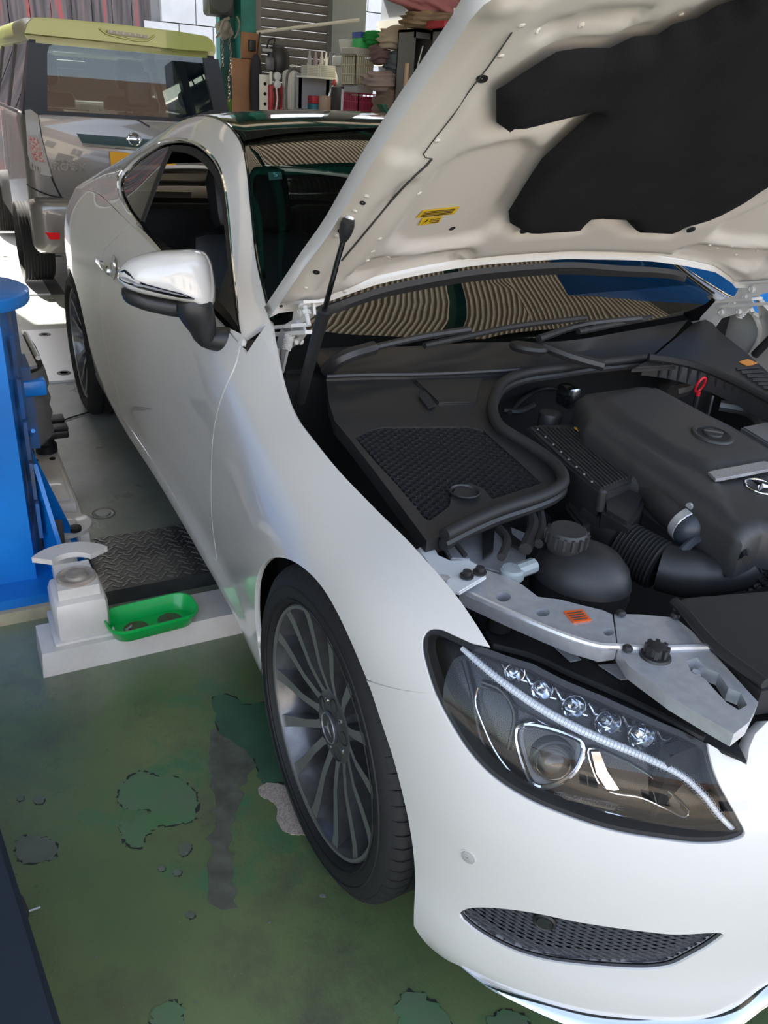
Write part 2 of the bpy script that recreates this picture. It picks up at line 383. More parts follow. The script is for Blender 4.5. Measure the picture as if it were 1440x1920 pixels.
# ------------------------------------------------------------------ THE COUPE: body surfaces
car = empty('car', (-1.5, 0, 0), 'pearl white two-door coupe with its bonnet propped open, nearest the camera', 'car')
PLAN = [(-3.88, 0), (-3.87, .30), (-3.81, .55), (-3.64, .72), (-3.35, .82), (-3.05, .875), (-2.84, .893), (-2.5, .893), (-2.0, .880), (-1.5, .872), (-1.0, .875), (-.6, .885),
        (-.3, .898), (0, .905), (.2, .897), (.33, .872), (.43, .83), (.52, .765), (.60, .68), (.665, .58), (.715, .46), (.75, .33), (.775, .17), (.785, 0)]
ZL = [.08, .15, .22, .30, .40, .50, .60, .68, .75, .81, .87, .93, 1.0, 1.06]
_D = [-.12, -.06, -.022, -.030, -.024, -.016, -.010, -.004, 0, 0, -.004, -.018, -.055, -.09]
_Q = [-.12, -.08, -.04, -.02, -.008, -.002, 0, 0, 0, -.004, -.014, -.035, -.075, -.12]
_R = [-.10, -.05, -.02, 0, 0, 0, -.005, -.01, -.015, -.02, -.03, -.055, -.11, -.18]
PROF = [_R, _R, _R, _R, _R, _Q, _Q, _Q, _D, _D, _D,
        [-.12, -.06, -.025, -.028, -.018, -.01, -.004, 0, 0, -.004, -.018, -.05, -.10, -.15],
        [-.12, -.06, -.02, -.015, -.01, -.004, 0, 0, -.008, -.034, -.088, -.15, -.22, -.3],
        [-.10, -.05, -.02, -.012, -.008, -.003, 0, -.003, -.03, -.095, -.17, -.25, -.33, -.4],
        [-.08, -.03, -.015, -.01, -.006, -.002, 0, -.008, -.045, -.12, -.20, -.28, -.36, -.44],
        [-.08, -.02, -.008, -.008, -.004, 0, -.006, -.025, -.075, -.15, -.24, -.32, -.4, -.5],
        [-.08, -.015, 0, -.004, -.002, 0, -.015, -.045, -.10, -.18, -.27, -.36, -.45, -.54],
        [-.08, -.01, .004, -.002, 0, -.003, -.025, -.065, -.13, -.22, -.31, -.4, -.5, -.6],
        [-.07, -.005, .008, 0, 0, -.008, -.035, -.08, -.15, -.24, -.34, -.44, -.54, -.64]] + [[-.06, 0, .012, .004, 0, -.01, -.04, -.09, -.16, -.25, -.36, -.46, -.56, -.66]]*5
PLAN = np.array(PLAN); LK = np.r_[0, np.cumsum(np.linalg.norm(np.diff(PLAN, axis=0), axis=1))]
_A = np.linspace(0, LK[-1], int(LK[-1]/.02)); _B = np.arange(.08, 1.0601, .01)
_pl = spl(LK, PLAN, _A); _tg = np.gradient(_pl, _A, axis=0); _tg /= np.linalg.norm(_tg, axis=1, keepdims=True)
_nr = np.stack([-_tg[:, 1], _tg[:, 0]], 1)            # outward in (x, half-width)
_po = np.array([spl(ZL, p, _B) for p in PROF]); _pf = spl(LK, _po, _A)
_xy = _pl[:, None, :]+_nr[:, None, :]*_pf[:, :, None]
SB = Surf(_A, _B, np.stack([_xy[..., 0], -_xy[..., 1], np.broadcast_to(_B, _pf.shape)], -1))
def Lx(x): return float(np.interp(x, PLAN[:, 0], LK))
sgn_s = float(np.sign(SB.nrm([[Lx(-1.2), .6]])[0][1]))     # -1 when the normal points outwards (towards -y)
FS = sgn_s > 0
def SBw(x, z): return -SB.at([[Lx(x), z]])[0][1]
# greenhouse surface
UST = [(-.38, .84, .80, .85, .76), (-.45, .885, .797, .895, .81), (-.52, .915, .785, .925, .86), (-.60, .935, .765, .948, .915), (-.70, .95, .735, .98, .985), (-.9, .965, .69, 1.065, 1.10), (-1.1, .98, .64, 1.165, 1.215), (-1.25, .987, .607, 1.25, 1.295), (-1.4, .995, .585, 1.31, 1.357), (-1.55, 1.003, .578, 1.343, 1.392),
       (-1.75, 1.013, .58, 1.352, 1.405), (-1.95, 1.022, .588, 1.333, 1.397), (-2.25, 1.03, .60, 1.275, 1.36), (-2.55, 1.03, .615, 1.20, 1.30), (-2.85, 1.01, .64, 1.12, 1.215), (-3.1, .985, .66, 1.05, 1.12),
       (-3.35, .96, .66, 1.0, 1.05), (-3.6, .935, .62, .965, .995), (-3.8, .90, .5, .925, .945)]
_rows = []
for (x, zb, wr_, zr, zc) in UST:
    wb_ = SBw(x, zb); bu = .016
    _rows.append([(wb_, zb), (wb_+(wr_-wb_)*.35+bu, zb+(zr-zb)*.35), (wb_+(wr_-wb_)*.72+bu, zb+(zr-zb)*.74), (wr_, zr), (wr_-.085, zr+.42*(zc-zr)), (wr_*.42, zr+.86*(zc-zr)), (0, zc)])
_rows = np.array(_rows[::-1]); _ux = np.array([u[0] for u in UST[::-1]])
_UA = np.arange(-3.8, -.379, .02); _UB = np.arange(0, 6.001, .1)*.16
_r1 = spl(_ux, _rows, _UA) if False else np.stack([spl(_ux, _rows[:, k], _UA) for k in range(7)], 1)
_r2 = np.array([spl(np.arange(7)*.16, r, _UB) for r in _r1])
SU = Surf(_UA, _UB, np.stack([np.broadcast_to(_UA[:, None], _r2.shape[:2]), -_r2[..., 0], _r2[..., 1]], -1))
FU = SU.nrm([[-1.6, .9]])[0][2] < 0
# ---- panels on the lower body
gap_px = [(506, 600), (515, 655), (528, 715), (548, 770), (590, 828), (640, 888), (700, 950), (780, 1030), (850, 1110), (895, 1174), (918, 1212)]
hl_top = [(885, 1206), (849, 1190), (821, 1179), (803, 1181), (793, 1194), (791, 1212), (795, 1237), (803, 1267), (814, 1300)]
arch_f = [(490, 1252), (481, 1188), (478, 1113), (484, 1075), (497, 1054), (519, 1045), (549, 1052), (590, 1084), (628, 1140), (658, 1203), (689, 1277), (717, 1360), (740, 1431), (759, 1506), (773, 1581), (778, 1675), (776, 1736)]
door_f = [(455, 632), (440, 690), (416, 745), (402, 800), (397, 860), (396, 930), (400, 1000), (405, 1050)]
rock_top = [(405, 1050), (462, 1148), (478, 1190)]
gap = smooth_path(SB.pxs(gap_px), 60)
arch = smooth_path(SB.pxs(arch_f), 90)
# split arch at the seam
sp_ = np.array([SB.px(689, 1277)]); ki = int(np.argmin([np.linalg.norm(a-sp_[0]) for a in arch]))
hlt = smooth_path(SB.pxs(hl_top), 30)
dfr = smooth_path(SB.pxs(door_f), 30)
g_ = .003
zbelt = lambda x: float(np.interp(-x, [-u[0] for u in UST], [u[1] for u in UST]))
xA = lambda L: float(np.interp(L, LK, PLAN[:, 0]))
# top of the fender behind the bonnet: follows the belt height to the door gap
fl_top = [np.array([Lx(x), zbelt(x)]) for x in np.linspace(xA(dfr[0][0])+.01, xA(gap[0][0]), 6)] if xA(dfr[0][0]) < xA(gap[0][0]) else []
bot = lambda x: .175
arch_b = arch[0]
fender = dfr[::-1][0:0]
rk = SB.pxs([(406, 1052), (440, 1112), (462, 1148), (479, 1192)])
fender = [d+[g_, 0] for d in dfr[::-1]]+[np.array(q) for q in fl_top]+gap+hlt+[np.array(arch[ki])]+arch[ki-1:2:-1]+rk[::-1][0:3]
FEN = patch('fender', SB, [fender], M_paint, car, h=.03, hb=.012, flip=FS, mirror=True)
# rocker
rocker = rk+arch[2::-1]+[np.array([Lx(x), bot(x)]) for x in np.linspace(xA(arch[0][0]), -2.49, 24)]+[np.array([Lx(-2.53), .30])]+[np.array([Lx(x), .262+.012*(x < -2.2)]) for x in np.linspace(-2.50, xA(rk[0][0])-.1, 20)]
patch('rocker_panel', SB, [rocker], M_paint, car, h=.03, hb=.02, flip=FS, mirror=True, lip=.02)
# door
dre = SB.pxs([(243, 420), (217, 447), (194, 473), (188, 510), (187, 547), (189, 585), (196, 640), (207, 690), (222, 742)])
dre = smooth_path(dre, 24)+[np.array([SB.px(226, 752)[0], .2695])]; XDR = xA(dre[0][0])
door = [d-[g_, 0] for d in dfr]+[np.array([Lx(x), .268]) for x in np.linspace(xA(dfr[-1][0])-.06, xA(dre[-1][0])+.02, 20)]+[d+[g_, 0] for d in dre[::-1]]+[np.array([Lx(x), zbelt(x)]) for x in np.linspace(XDR+.01, xA(dfr[0][0])-.004, 26)]
DOOR = patch('door', SB, [door], M_paint, car, h=.04, hb=.02, flip=FS, mirror=True)
# rear quarter with wheel arch
ra = [np.array([Lx(-2.84+.352*math.cos(t)), .331+.352*math.sin(t)]) for t in np.linspace(-.2, math.pi+.25, 44)]
xq = xA(dre[-1][0])
quarter = [d-[g_, 0] for d in dre]+[np.array([Lx(-2.47), .26])]+ra+[np.array([Lx(-3.2), .22]), np.array([Lx(-3.5), .20]), np.array([.06, .22])]+[np.array([.06, .9])]+[np.array([Lx(x), zbelt(x)]) for x in np.linspace(-3.78, XDR-.01, 40)]
patch('quarter_panel', SB, [quarter], M_paint, car, h=.04, hb=.02, flip=FS, mirror=True)
# front bumper
bot_px = [(776, 1736), (788, 1755), (803, 1773), (831, 1803), (864, 1812), (906, 1839), (987, 1869), (1090, 1898), (1209, 1912), (1327, 1909), (1374, 1892), (1440, 1845)]
hl_low = [(814, 1300), (835, 1343), (872, 1403), (917, 1453), (986, 1499), (1055, 1529), (1147, 1559), (1238, 1575), (1321, 1583), (1376, 1577), (1397, 1566), (1385, 1536), (1365, 1500), (1348, 1468), (1336, 1435), (1329, 1405), (1327, 1394)]
nose_px = [(1327, 1394), (1365, 1415), (1400, 1434), (1405, 1402), (1416, 1376), (1440, 1352)]
hll = smooth_path(SB.pxs(hl_low), 80); nose = SB.pxs(nose_px); botl = smooth_path(SB.pxs(bot_px), 50)
LE = LK[-1]-.0004
gl0 = SB.px(1440, 1600)
grl = [np.array([LE, nose[-1][1]+.01]), np.array([LE, .60]), np.array([gl0[0]+.03, .60]), np.array([gl0[0]+.03, .50]), np.array([gl0[0]+.08, .36]), np.array([LE, .36])]
fog_px = [(861, 1716), (873, 1705), (916, 1702), (996, 1711), (1090, 1730), (1185, 1744), (1256, 1752), (1357, 1753), (1331, 1775), (1294, 1796), (1261, 1812), (1223, 1818), (1161, 1817), (1090, 1811), (1020, 1801), (963, 1784), (916, 1761), (878, 1735)]
fog = SB.pxs(fog_px); fog = smooth_path(fog, 90, True)
sens = SB.px(877, 1607)
botc = [np.array([LE, botl[-1][1]])]
bumper = hll+nose+grl+botc+botl[::-1]+arch[-2:ki:-1]+[np.array(arch[ki])]
bumper = [b-[0, .0025] if i == len(bumper)-1 else b for i, b in enumerate(bumper)]
BUM = patch('front_bumper', SB, [bumper, fog], M_paint, car, h=.03, hb=.012, flip=FS, mirror=True, lip=.03)
BUM[0]['label'] = 'pearl white front bumper'
# ------------------------------------------------------------------ greenhouse of the coupe
dlo_px = [(452, 626), (446, 575), (440, 520), (434, 460), (427, 383), (415, 324), (393, 289), (358, 266), (322, 262), (285, 273), (248, 299), (224, 326), (221, 352), (236, 389), (258, 419)]
ditch_px = [(503, 594), (480, 490), (469, 391), (461, 315), (454, 277), (442, 254), (420, 231)]
dlo = SU.pxs(dlo_px)
dl_bot = [np.array([x, .012]) for x in np.linspace(dlo[-1][0]+.05, dlo[0][0]-.06, 14)]
dlo_s = smooth_path(dlo, 70)+dl_bot
dit = smooth_path(SU.pxs(ditch_px), 24)
vdt = dit[-1][1]; xe = dit[-1][0]
ditL = dit+[np.array([x, vdt]) for x in np.linspace(xe-.05, -2.1, 12)]+[np.array([-2.3, .60]), np.array([-2.6, .565]), np.array([-2.9, .56]), np.array([-3.1, .60])]
deck = [np.array([-3.2, .96]), np.array([-3.79, .96]), np.array([-3.79, .002])]
side_band = ditL+deck+[np.array([x, .002]) for x in np.linspace(-3.7, -.60, 60)]+[SU.px(507, 604)]
BAND = patch('body_side_frame', SU, [side_band, dlo_s], M_paint, car, h=.04, hb=.016, flip=FU, mirror=True, lip=.015)
# chrome strip round the side windows
def ribbon(name, S, path, w, m, parent, off=.003, flip=False, mirror=False, hgt=.004):
    P = np.array(path); t = np.gradient(P, axis=0); t /= np.linalg.norm(t, axis=1, keepdims=True)+1e-9; nn = np.stack([-t[:, 1], t[:, 0]], 1)
    sg = -1 if flip else 1
    out = []
    a = P-nn*w/2; b = P+nn*w/2; mid = P
    rows = [S.at(a)+S.nrm(a)*sg*(off-hgt), S.at(a*.9+b*.1)+S.nrm(a)*sg*off, S.at(mid)+S.nrm(mid)*sg*(off+.002), S.at(a*.1+b*.9)+S.nrm(b)*sg*off, S.at(b)+S.nrm(b)*sg*(off-hgt)]
    for mir in ((0, 1) if mirror else (0,)):
        mb = MB(); n = len(P)
        V = [r*([1, -1, 1] if mir else [1, 1, 1]) for row in rows for r in row]
        mb.add(V, [(k*n+i, k*n+i+1, (k+1)*n+i+1, (k+1)*n+i) for k in range(4) for i in range(n-1)])
        o = mb.build(name, m, parent); out.append(o)
    return out
ch_path = smooth_path(dlo, 90)
ribbon('window_chrome_strip', SU, ch_path, .014, M_chrome, car, .003, FU, True)
ribbon('belt_chrome_strip', SU, [np.array([x, .010]) for x in np.linspace(dlo[-1][0]+.02, dlo[0][0]+.02, 40)], .020, M_chrome, car, .004, FU, True)
ribbon('windscreen_seal', SU, smooth_path([d+[0, .010] for d in ditL[:30]], 60), .018, M_blackg, car, .002, FU, True)
# quarter window and the pillar seal in front of it (the door window is wound down)
bp = SU.pxs([(318, 272), (300, 312), (281, 362), (262, 414)])
qw = smooth_path(SU.pxs([(312, 268), (285, 275), (250, 301), (228, 328), (225, 352), (238, 387), (257, 413)]), 40)+bp[::-1][0:3]
patch('quarter_window', SU, [qw], G_side, car, h=.05, flip=FU, mirror=True, off=-.012, lip=0)
ribbon('window_seal', SU, smooth_path(bp, 20), .045, M_rubber, car, -.006, FU, True)
ribbon('window_seal', SU, smooth_path([p-[0, .018] for p in SU.pxs([(318, 268), (358, 270), (391, 293), (412, 326), (423, 384), (430, 460), (436, 520), (443, 580)])], 40), .03, M_rubber, car, -.008, FU, True)
dg = [np.array([p[0], p[1]]) for p in smooth_path(SU.pxs([(318, 270), (358, 272), (391, 295), (411, 328), (421, 385), (428, 460), (434, 520), (444, 600)]), 30)]+[np.array([x, .006]) for x in np.linspace(dlo[0][0]-.05, bp[-1][0]+.03, 12)]
o_ = patch('door_window', SU, [dg], glassmat('tinted_door_glass', (.04, .045, .045), 1.5), car, h=.06, flip=FU, mirror=True, off=-.012, lip=0); bpy.data.objects.remove(o_[0])
# small dark triangle ahead of the door window
tri = SU.pxs([(433, 480), (447, 612), (408, 560)])
patch('mirror_sail_panel', SU, [tri], M_black, car, h=.05, flip=FU, mirror=True, off=-.004, lip=.006)
# windscreen, roof panel and rear window reach across the car: mirror the outline at the centre line
def across(name, S, half, m, parent, h=.05, off=-.006, flip=FU, lip=.01, fn=None):
    o = patch(name, S, [half], m, parent, h=h, hb=h*.5, off=off, flip=flip, mirror=True, lip=0)
    bm = bmesh.new()
    me = o[0].data; n0 = len(me.vertices)
    V = [v.co.copy() for v in me.vertices]; V2 = [v.co.copy() for v in o[1].data.vertices]
    Fc = [list(p.vertices) for p in me.polygons]; F2 = [list(p.vertices) for p in o[1].data.polygons]
    mp = {}
    for i, v in enumerate(V2):
        mp[i] = i+n0
        if abs(v.y) < 1e-4:
            for j, u in enumerate(V):
                if (u-v).length < 1e-5: mp[i] = j; break
    nrm = [c.vector[:] for c in me.corner_normals]; nr2 = [c.vector[:] for c in o[1].data.corner_normals]
    me2 = mesh(name, V+V2, Fc+[[mp[i] for i in f] for f in F2], True)
    me2.normals_split_custom_set([Vector(q) for q in nrm+nr2])
    for q in o: bpy.data.objects.remove(q)
    return link(name, me2, parent, m)
VC = .96
hd = sorted(SU.pxs([(470, 266), (540, 252), (640, 246), (735, 240)]), key=lambda p: p[1])
HX = lambda v: float(np.interp(v, [p[1] for p in hd]+[VC], [p[0] for p in hd]+[hd[-1][0]+.005]))
ws = [p+[0, .020] for p in dit]
k_ = next((i for i, p in enumerate(ws) if p[0] < HX(p[1])+.004), len(ws)); ws = ws[:k_]
hv = [v for v in (ws[-1][1]+.012, .62, .68, .74, .80, .86, .92, VC) if v > ws[-1][1]+.005]
wscreen = ws+[np.array([HX(v), v]) for v in hv]+[np.array([x, VC]) for x in np.linspace(HX(VC)+.03, -.59, 24)]+[np.array([-.60, .82]), np.array([-.625, .70]), np.array([-.665, .60])]
WS = across('windscreen', SU, wscreen, G_ws, car, off=-.004)
# black printed border at the top and sides of the screen
rf = [np.array([HX(v)-.014, v]) for v in hv]+[np.array([-2.02, VC]), np.array([-2.06, .8])]+[np.array([x, vdt+.02]) for x in np.linspace(-2.1, min(xe, HX(hv[0]))-.03, 12)]
across('roof_panel', SU, rf, M_blackg, car, off=-.002)
rw = [np.array([-2.08, vdt+.02]), np.array([-2.08, .8]), np.array([-2.06, VC]), np.array([-3.1, VC]), np.array([-3.08, .61]), np.array([-2.9, .575]), np.array([-2.6, .58]), np.array([-2.3, .615])]
across('rear_window', SU, rw, G_side, car, off=-.004)
bnd = [p for p in ws[4:]]+[np.array([HX(v)+.003, v]) for v in hv]+[np.array([HX(v)+.075, v+.0]) for v in hv[::-1][:-2]]+[p+[0, .030] for p in ws[4:-4][::-1]]
across('windscreen_border', SU, bnd, mat('black_ceramic_print', (.004, .004, .005), .35), car, off=-.010)
# boot and rear end under the rear window
rear = MB().box((-3.86, -.6, .25), (-3.84, .6, .93)).build('boot_lid', M_paint, car)
# ------------------------------------------------------------------ cabin
M_leather = mat('black_leather', (.014, .014, .015), .45, bump=.3, bscale=300)
cab = MB().box((-3.4, -.74, .22), (-.5, .74, .30)).build('cabin_floor', M_dark, car, False)
tubd = MB().box((-3.75, -.80, .16), (-.45, .80, .22)).build('underbody', M_dark, car, False)
MB().box((-.66, -.74, .3), (-.60, .74, .84)).build('bulkhead', M_dark, car, False)
MB().prism([(-2.9, -.72, .3), (-2.9, -.72, .9), (-3.7, -.72, .88), (-3.7, -.72, .3)], (0, 1.44, 0)).build('parcel_shelf', M_dark, car)
for s in (-1, 1): MB().prism([(x, s*.80, z) for x, z in ((-.66, .32), (-.66, .93), (-1.2, .965), (-2.3, 1.0), (-2.9, .98), (-2.9, .72), (-2.45, .68), (-2.43, .32))], (0, -s*.06, 0)).build('door_card', M_leather, car)
for s in (-1, 1):
    y = s*.38; mb = MB()
    T = Matrix.Translation((-1.62, y, .40))@Matrix.Rotation(math.radians(-20), 4, 'Y')
    mb.rbox((-.25, -.25, -.02), (.30, .25, .14), .06, Matrix.Translation((-1.45, y, .42)))
    seat = mb.build('front_seat', M_leather, car)
    b2 = MB().rbox((-.06, -.25, 0), (.08, .25, .62), .06, T).rbox((-.03, -.29, .05), (.13, -.2, .5), .04, T).rbox((-.03, .2, .05), (.13, .29, .5), .04, T); b2.build('backrest', M_leather, seat)
    MB().rbox((-.05, -.15, .62), (.07, .15, .85), .05, T).build('headrest', M_leather, seat)
for s in (-1, 1): MB().rbox((-2.6, s*.38-.3, .4), (-2.2, s*.38+.3, .56), .06).rbox((-2.72, s*.38-.3, .5), (-2.56, s*.38+.3, .98), .05).build('rear_seat', M_leather, car)
MB().prism([(-.66, -.70, .85), (-.82, -.72, .90), (-1.0, -.72, .89), (-1.06, -.72, .80), (-1.0, -.72, .5), (-.66, -.72, .5)], (0, 1.44, 0)).build('dashboard', M_leather, car)
cyl = np.array([-1.16, -.37, .80]); ax = np.array([-.85, 0, .53]); ax /= np.linalg.norm(ax)
mb = MB(); e1 = np.cross(ax, [0, 1, 0]); e2 = np.array([0, 1., 0])
mb.tube([cyl+.185*(e1*math.cos(t)+e2*math.sin(t)) for t in np.linspace(0, 2*math.pi, 40, endpoint=False)], .016, 8, closed=True)
st_ = mb.build('steering_wheel', M_leather, car)
MB().rbox((-.03, -.08, -.06), (.02, .08, .06), .02, Matrix.Translation(cyl)).rbox((-.012, -.18, -.015), (.012, .18, .02), .01, Matrix.Translation(cyl)).build('steering_hub', mat('silver_trim', (.6, .6, .62), .3, metal=1), st_)
MB().rbox((-.02, -.11, -.03), (.02, .11, .03), .012, Matrix.Translation((-1.24, 0, 1.22))).build('rear_view_mirror', M_black, car)
stc = SU.px(515, 325); q4 = [stc+[a, b] for a, b in ((-.024, -.022), (.024, -.022), (.024, .022), (-.024, .022))]
# inspection sticker behind the glass
stk = [SU.at([SU.px(*q)])[0]-SU.nrm([SU.px(*q)])[0]*(-1 if FU else 1)*.009 for q in ((503, 319), (528, 317), (530, 331), (505, 333))]
MB().prism(stk, (0.001, 0, 0.001)).build('inspection_sticker', mat('pale_green_sticker', (.30, .55, .50), .6), car)
text('sticker_digit', '5', np.mean(stk, axis=0)+np.array([.004, -.001, .004]), .026, stk[1]-stk[0], stk[0]-stk[3], mat('sticker_ink', (.03, .2, .2), .6), car, .0005)
# ------------------------------------------------------------------ wing mirror (door mirror)
def pln(px, py, P0, n):
    d = ray(px, py); n = np.asarray(n, float); t = ((np.asarray(P0)-CAM)@n)/(d@n); return CAM+d*t
MP = np.array([-.64, -.88, 1.05]); MN = np.array([1., -.45, .12]); MN /= np.linalg.norm(MN)
def dome(loopfront, axis, steps):                # loft a closed contour along an axis with (offset, scale) steps
    P = np.array(loopfront); c = P.mean(0); mb = MB(); n = len(P); V = []
    for off, sc_ in steps: V += [c+(p-c)*sc_+axis*off for p in P]
    Fc = []
    m = len(steps)
    for k in range(m-1):
        for i in range(n): j = (i+1) % n; Fc.append((k*n+i, k*n+j, (k+1)*n+j, (k+1)*n+i))
    Fc.append(tuple(range(n))[::-1]); Fc.append(tuple((m-1)*n+i for i in range(n)))
    return mb.add(V, Fc)
mc = [(219, 521), (223, 503), (240, 486), (262, 478), (290, 472), (325, 470), (356, 469), (377, 475), (388, 493), (395, 525), (398, 555), (395, 577), (380, 575), (340, 566), (295, 558), (258, 549), (232, 538)]
mcs = smooth_path([pln(x, y, MP, MN) for x, y in mc], 60, True)
MIR = dome(mcs, MN, [(-.10, .90), (-.085, .96), (-.04, 1.0), (0, .985), (.018, .93), (.032, .82), (.042, .64), (.047, .4), (.049, .12)]).build('door_mirror', M_paint, car, True, 60)
low = [(228, 540), (232, 560), (262, 577), (300, 587), (345, 594), (392, 582), (396, 574), (340, 562), (295, 554), (258, 545)]
los = smooth_path([pln(x, y, MP-MN*.03, MN) for x, y in low], 40, True)
dome(los, MN, [(-.07, .92), (-.06, .98), (0, 1.0), (.02, .95), (.035, .8), (.04, .4)]).build('mirror_base_cover', M_black, MIR, True, 60)
sg_ = [(219, 512), (234, 505), (243, 512), (252, 524), (275, 533), (305, 541), (340, 550), (366, 560), (362, 563), (330, 557), (290, 548), (255, 539), (232, 529), (221, 521)]
def onmesh(o, pts, off):                         # points of sight on an object's surface
    bv = BVHTree.FromPolygons([v.co for v in o.data.vertices], [list(p.vertices) for p in o.data.polygons]); out = []
    for x, y in pts:
        d = Vector(ray(x, y)).normalized(); l, n, i, t = bv.ray_cast(Vector(CAM), d)
        out.append(None if l is None else np.array(l)-np.array(d)*off)
    return out
sp2 = [p for p in onmesh(MIR, dens([np.array(q, float) for q in sg_], 4), .0015) if p is not None]
if len(sp2) > 8: MB().prism(sp2, MN*.002).build('indicator_strip', M_blackg, MIR)
st2 = [p for p in onmesh(MIR, dens([np.array(q, float) for q in ((224, 519), (236, 520), (256, 531), (300, 542), (350, 555), (352, 557), (300, 546), (255, 535), (235, 525))], 5), .004) if p is not None]
if len(st2) > 8: MB().prism(st2, MN*.001).build('indicator_lens', mat('smoked_lens', (.25, .25, .27), .1), MIR)
b0 = py_(372, 632, -.90); b1 = py_(368, 585, -.915)
stalk = MB().tube(smooth_path([b1+[0, -.01, .03], b1, (b0+b1)/2+[0, .01, 0], b0+[0, .02, .0], b0+[.01, .07, -.01]], 14), [.035, .040, .040, .038, .036, .034, .032, .03, .028, .027, .027, .028, .03, .03], 16)
stalk.build('mirror_stalk', M_black, MIR)
mm = MIR.data.copy(); mm.transform(Matrix.Diagonal((1, -1, 1, 1))); mm.flip_normals(); link('door_mirror', mm, car, M_paint)
# door handle with its chrome bowl
hp = SB.px(214, 502); hc = SB.at([hp])[0]; hn = SB.nrm([hp])[0]*(-1 if FS else 1)
mb = MB().lathe([(.001, -.004), (.03, .001), (.038, .004), (.042, .002)], hc, hn, 24); hb_ = mb.build('handle_bowl', M_chrome, car)
MB().rbox((-.11, -.016, -.012), (.10, .004, .014), .01, Matrix.Translation(hc+hn*.028)).build('door_handle', M_chrome, car)
# fuel flap mark / shoulder crease is in the surface; black arch liners
for cx in (0., -2.84):
    for s in (-1, 1):
        mb = MB(); th = np.linspace(-.35, math.pi+.35, 30)
        for y0, y1 in ((s*.55, s*.80),):
            V = [(cx+(.372 if cx == 0 else .385)*math.cos(t), y, .331+(.372 if cx == 0 else .385)*math.sin(t)) for t in th for y in (y0, y1)]+[(cx, y0, .331)]*1
            Fc = [(2*i, 2*i+1, 2*i+3, 2*i+2) for i in range(len(th)-1)]+[(2*i, 2*i+2, len(V)-1) for i in range(len(th)-1)]
            mb.add(V, Fc)
        mb.build('wheel_arch_liner', M_dark, car, False)
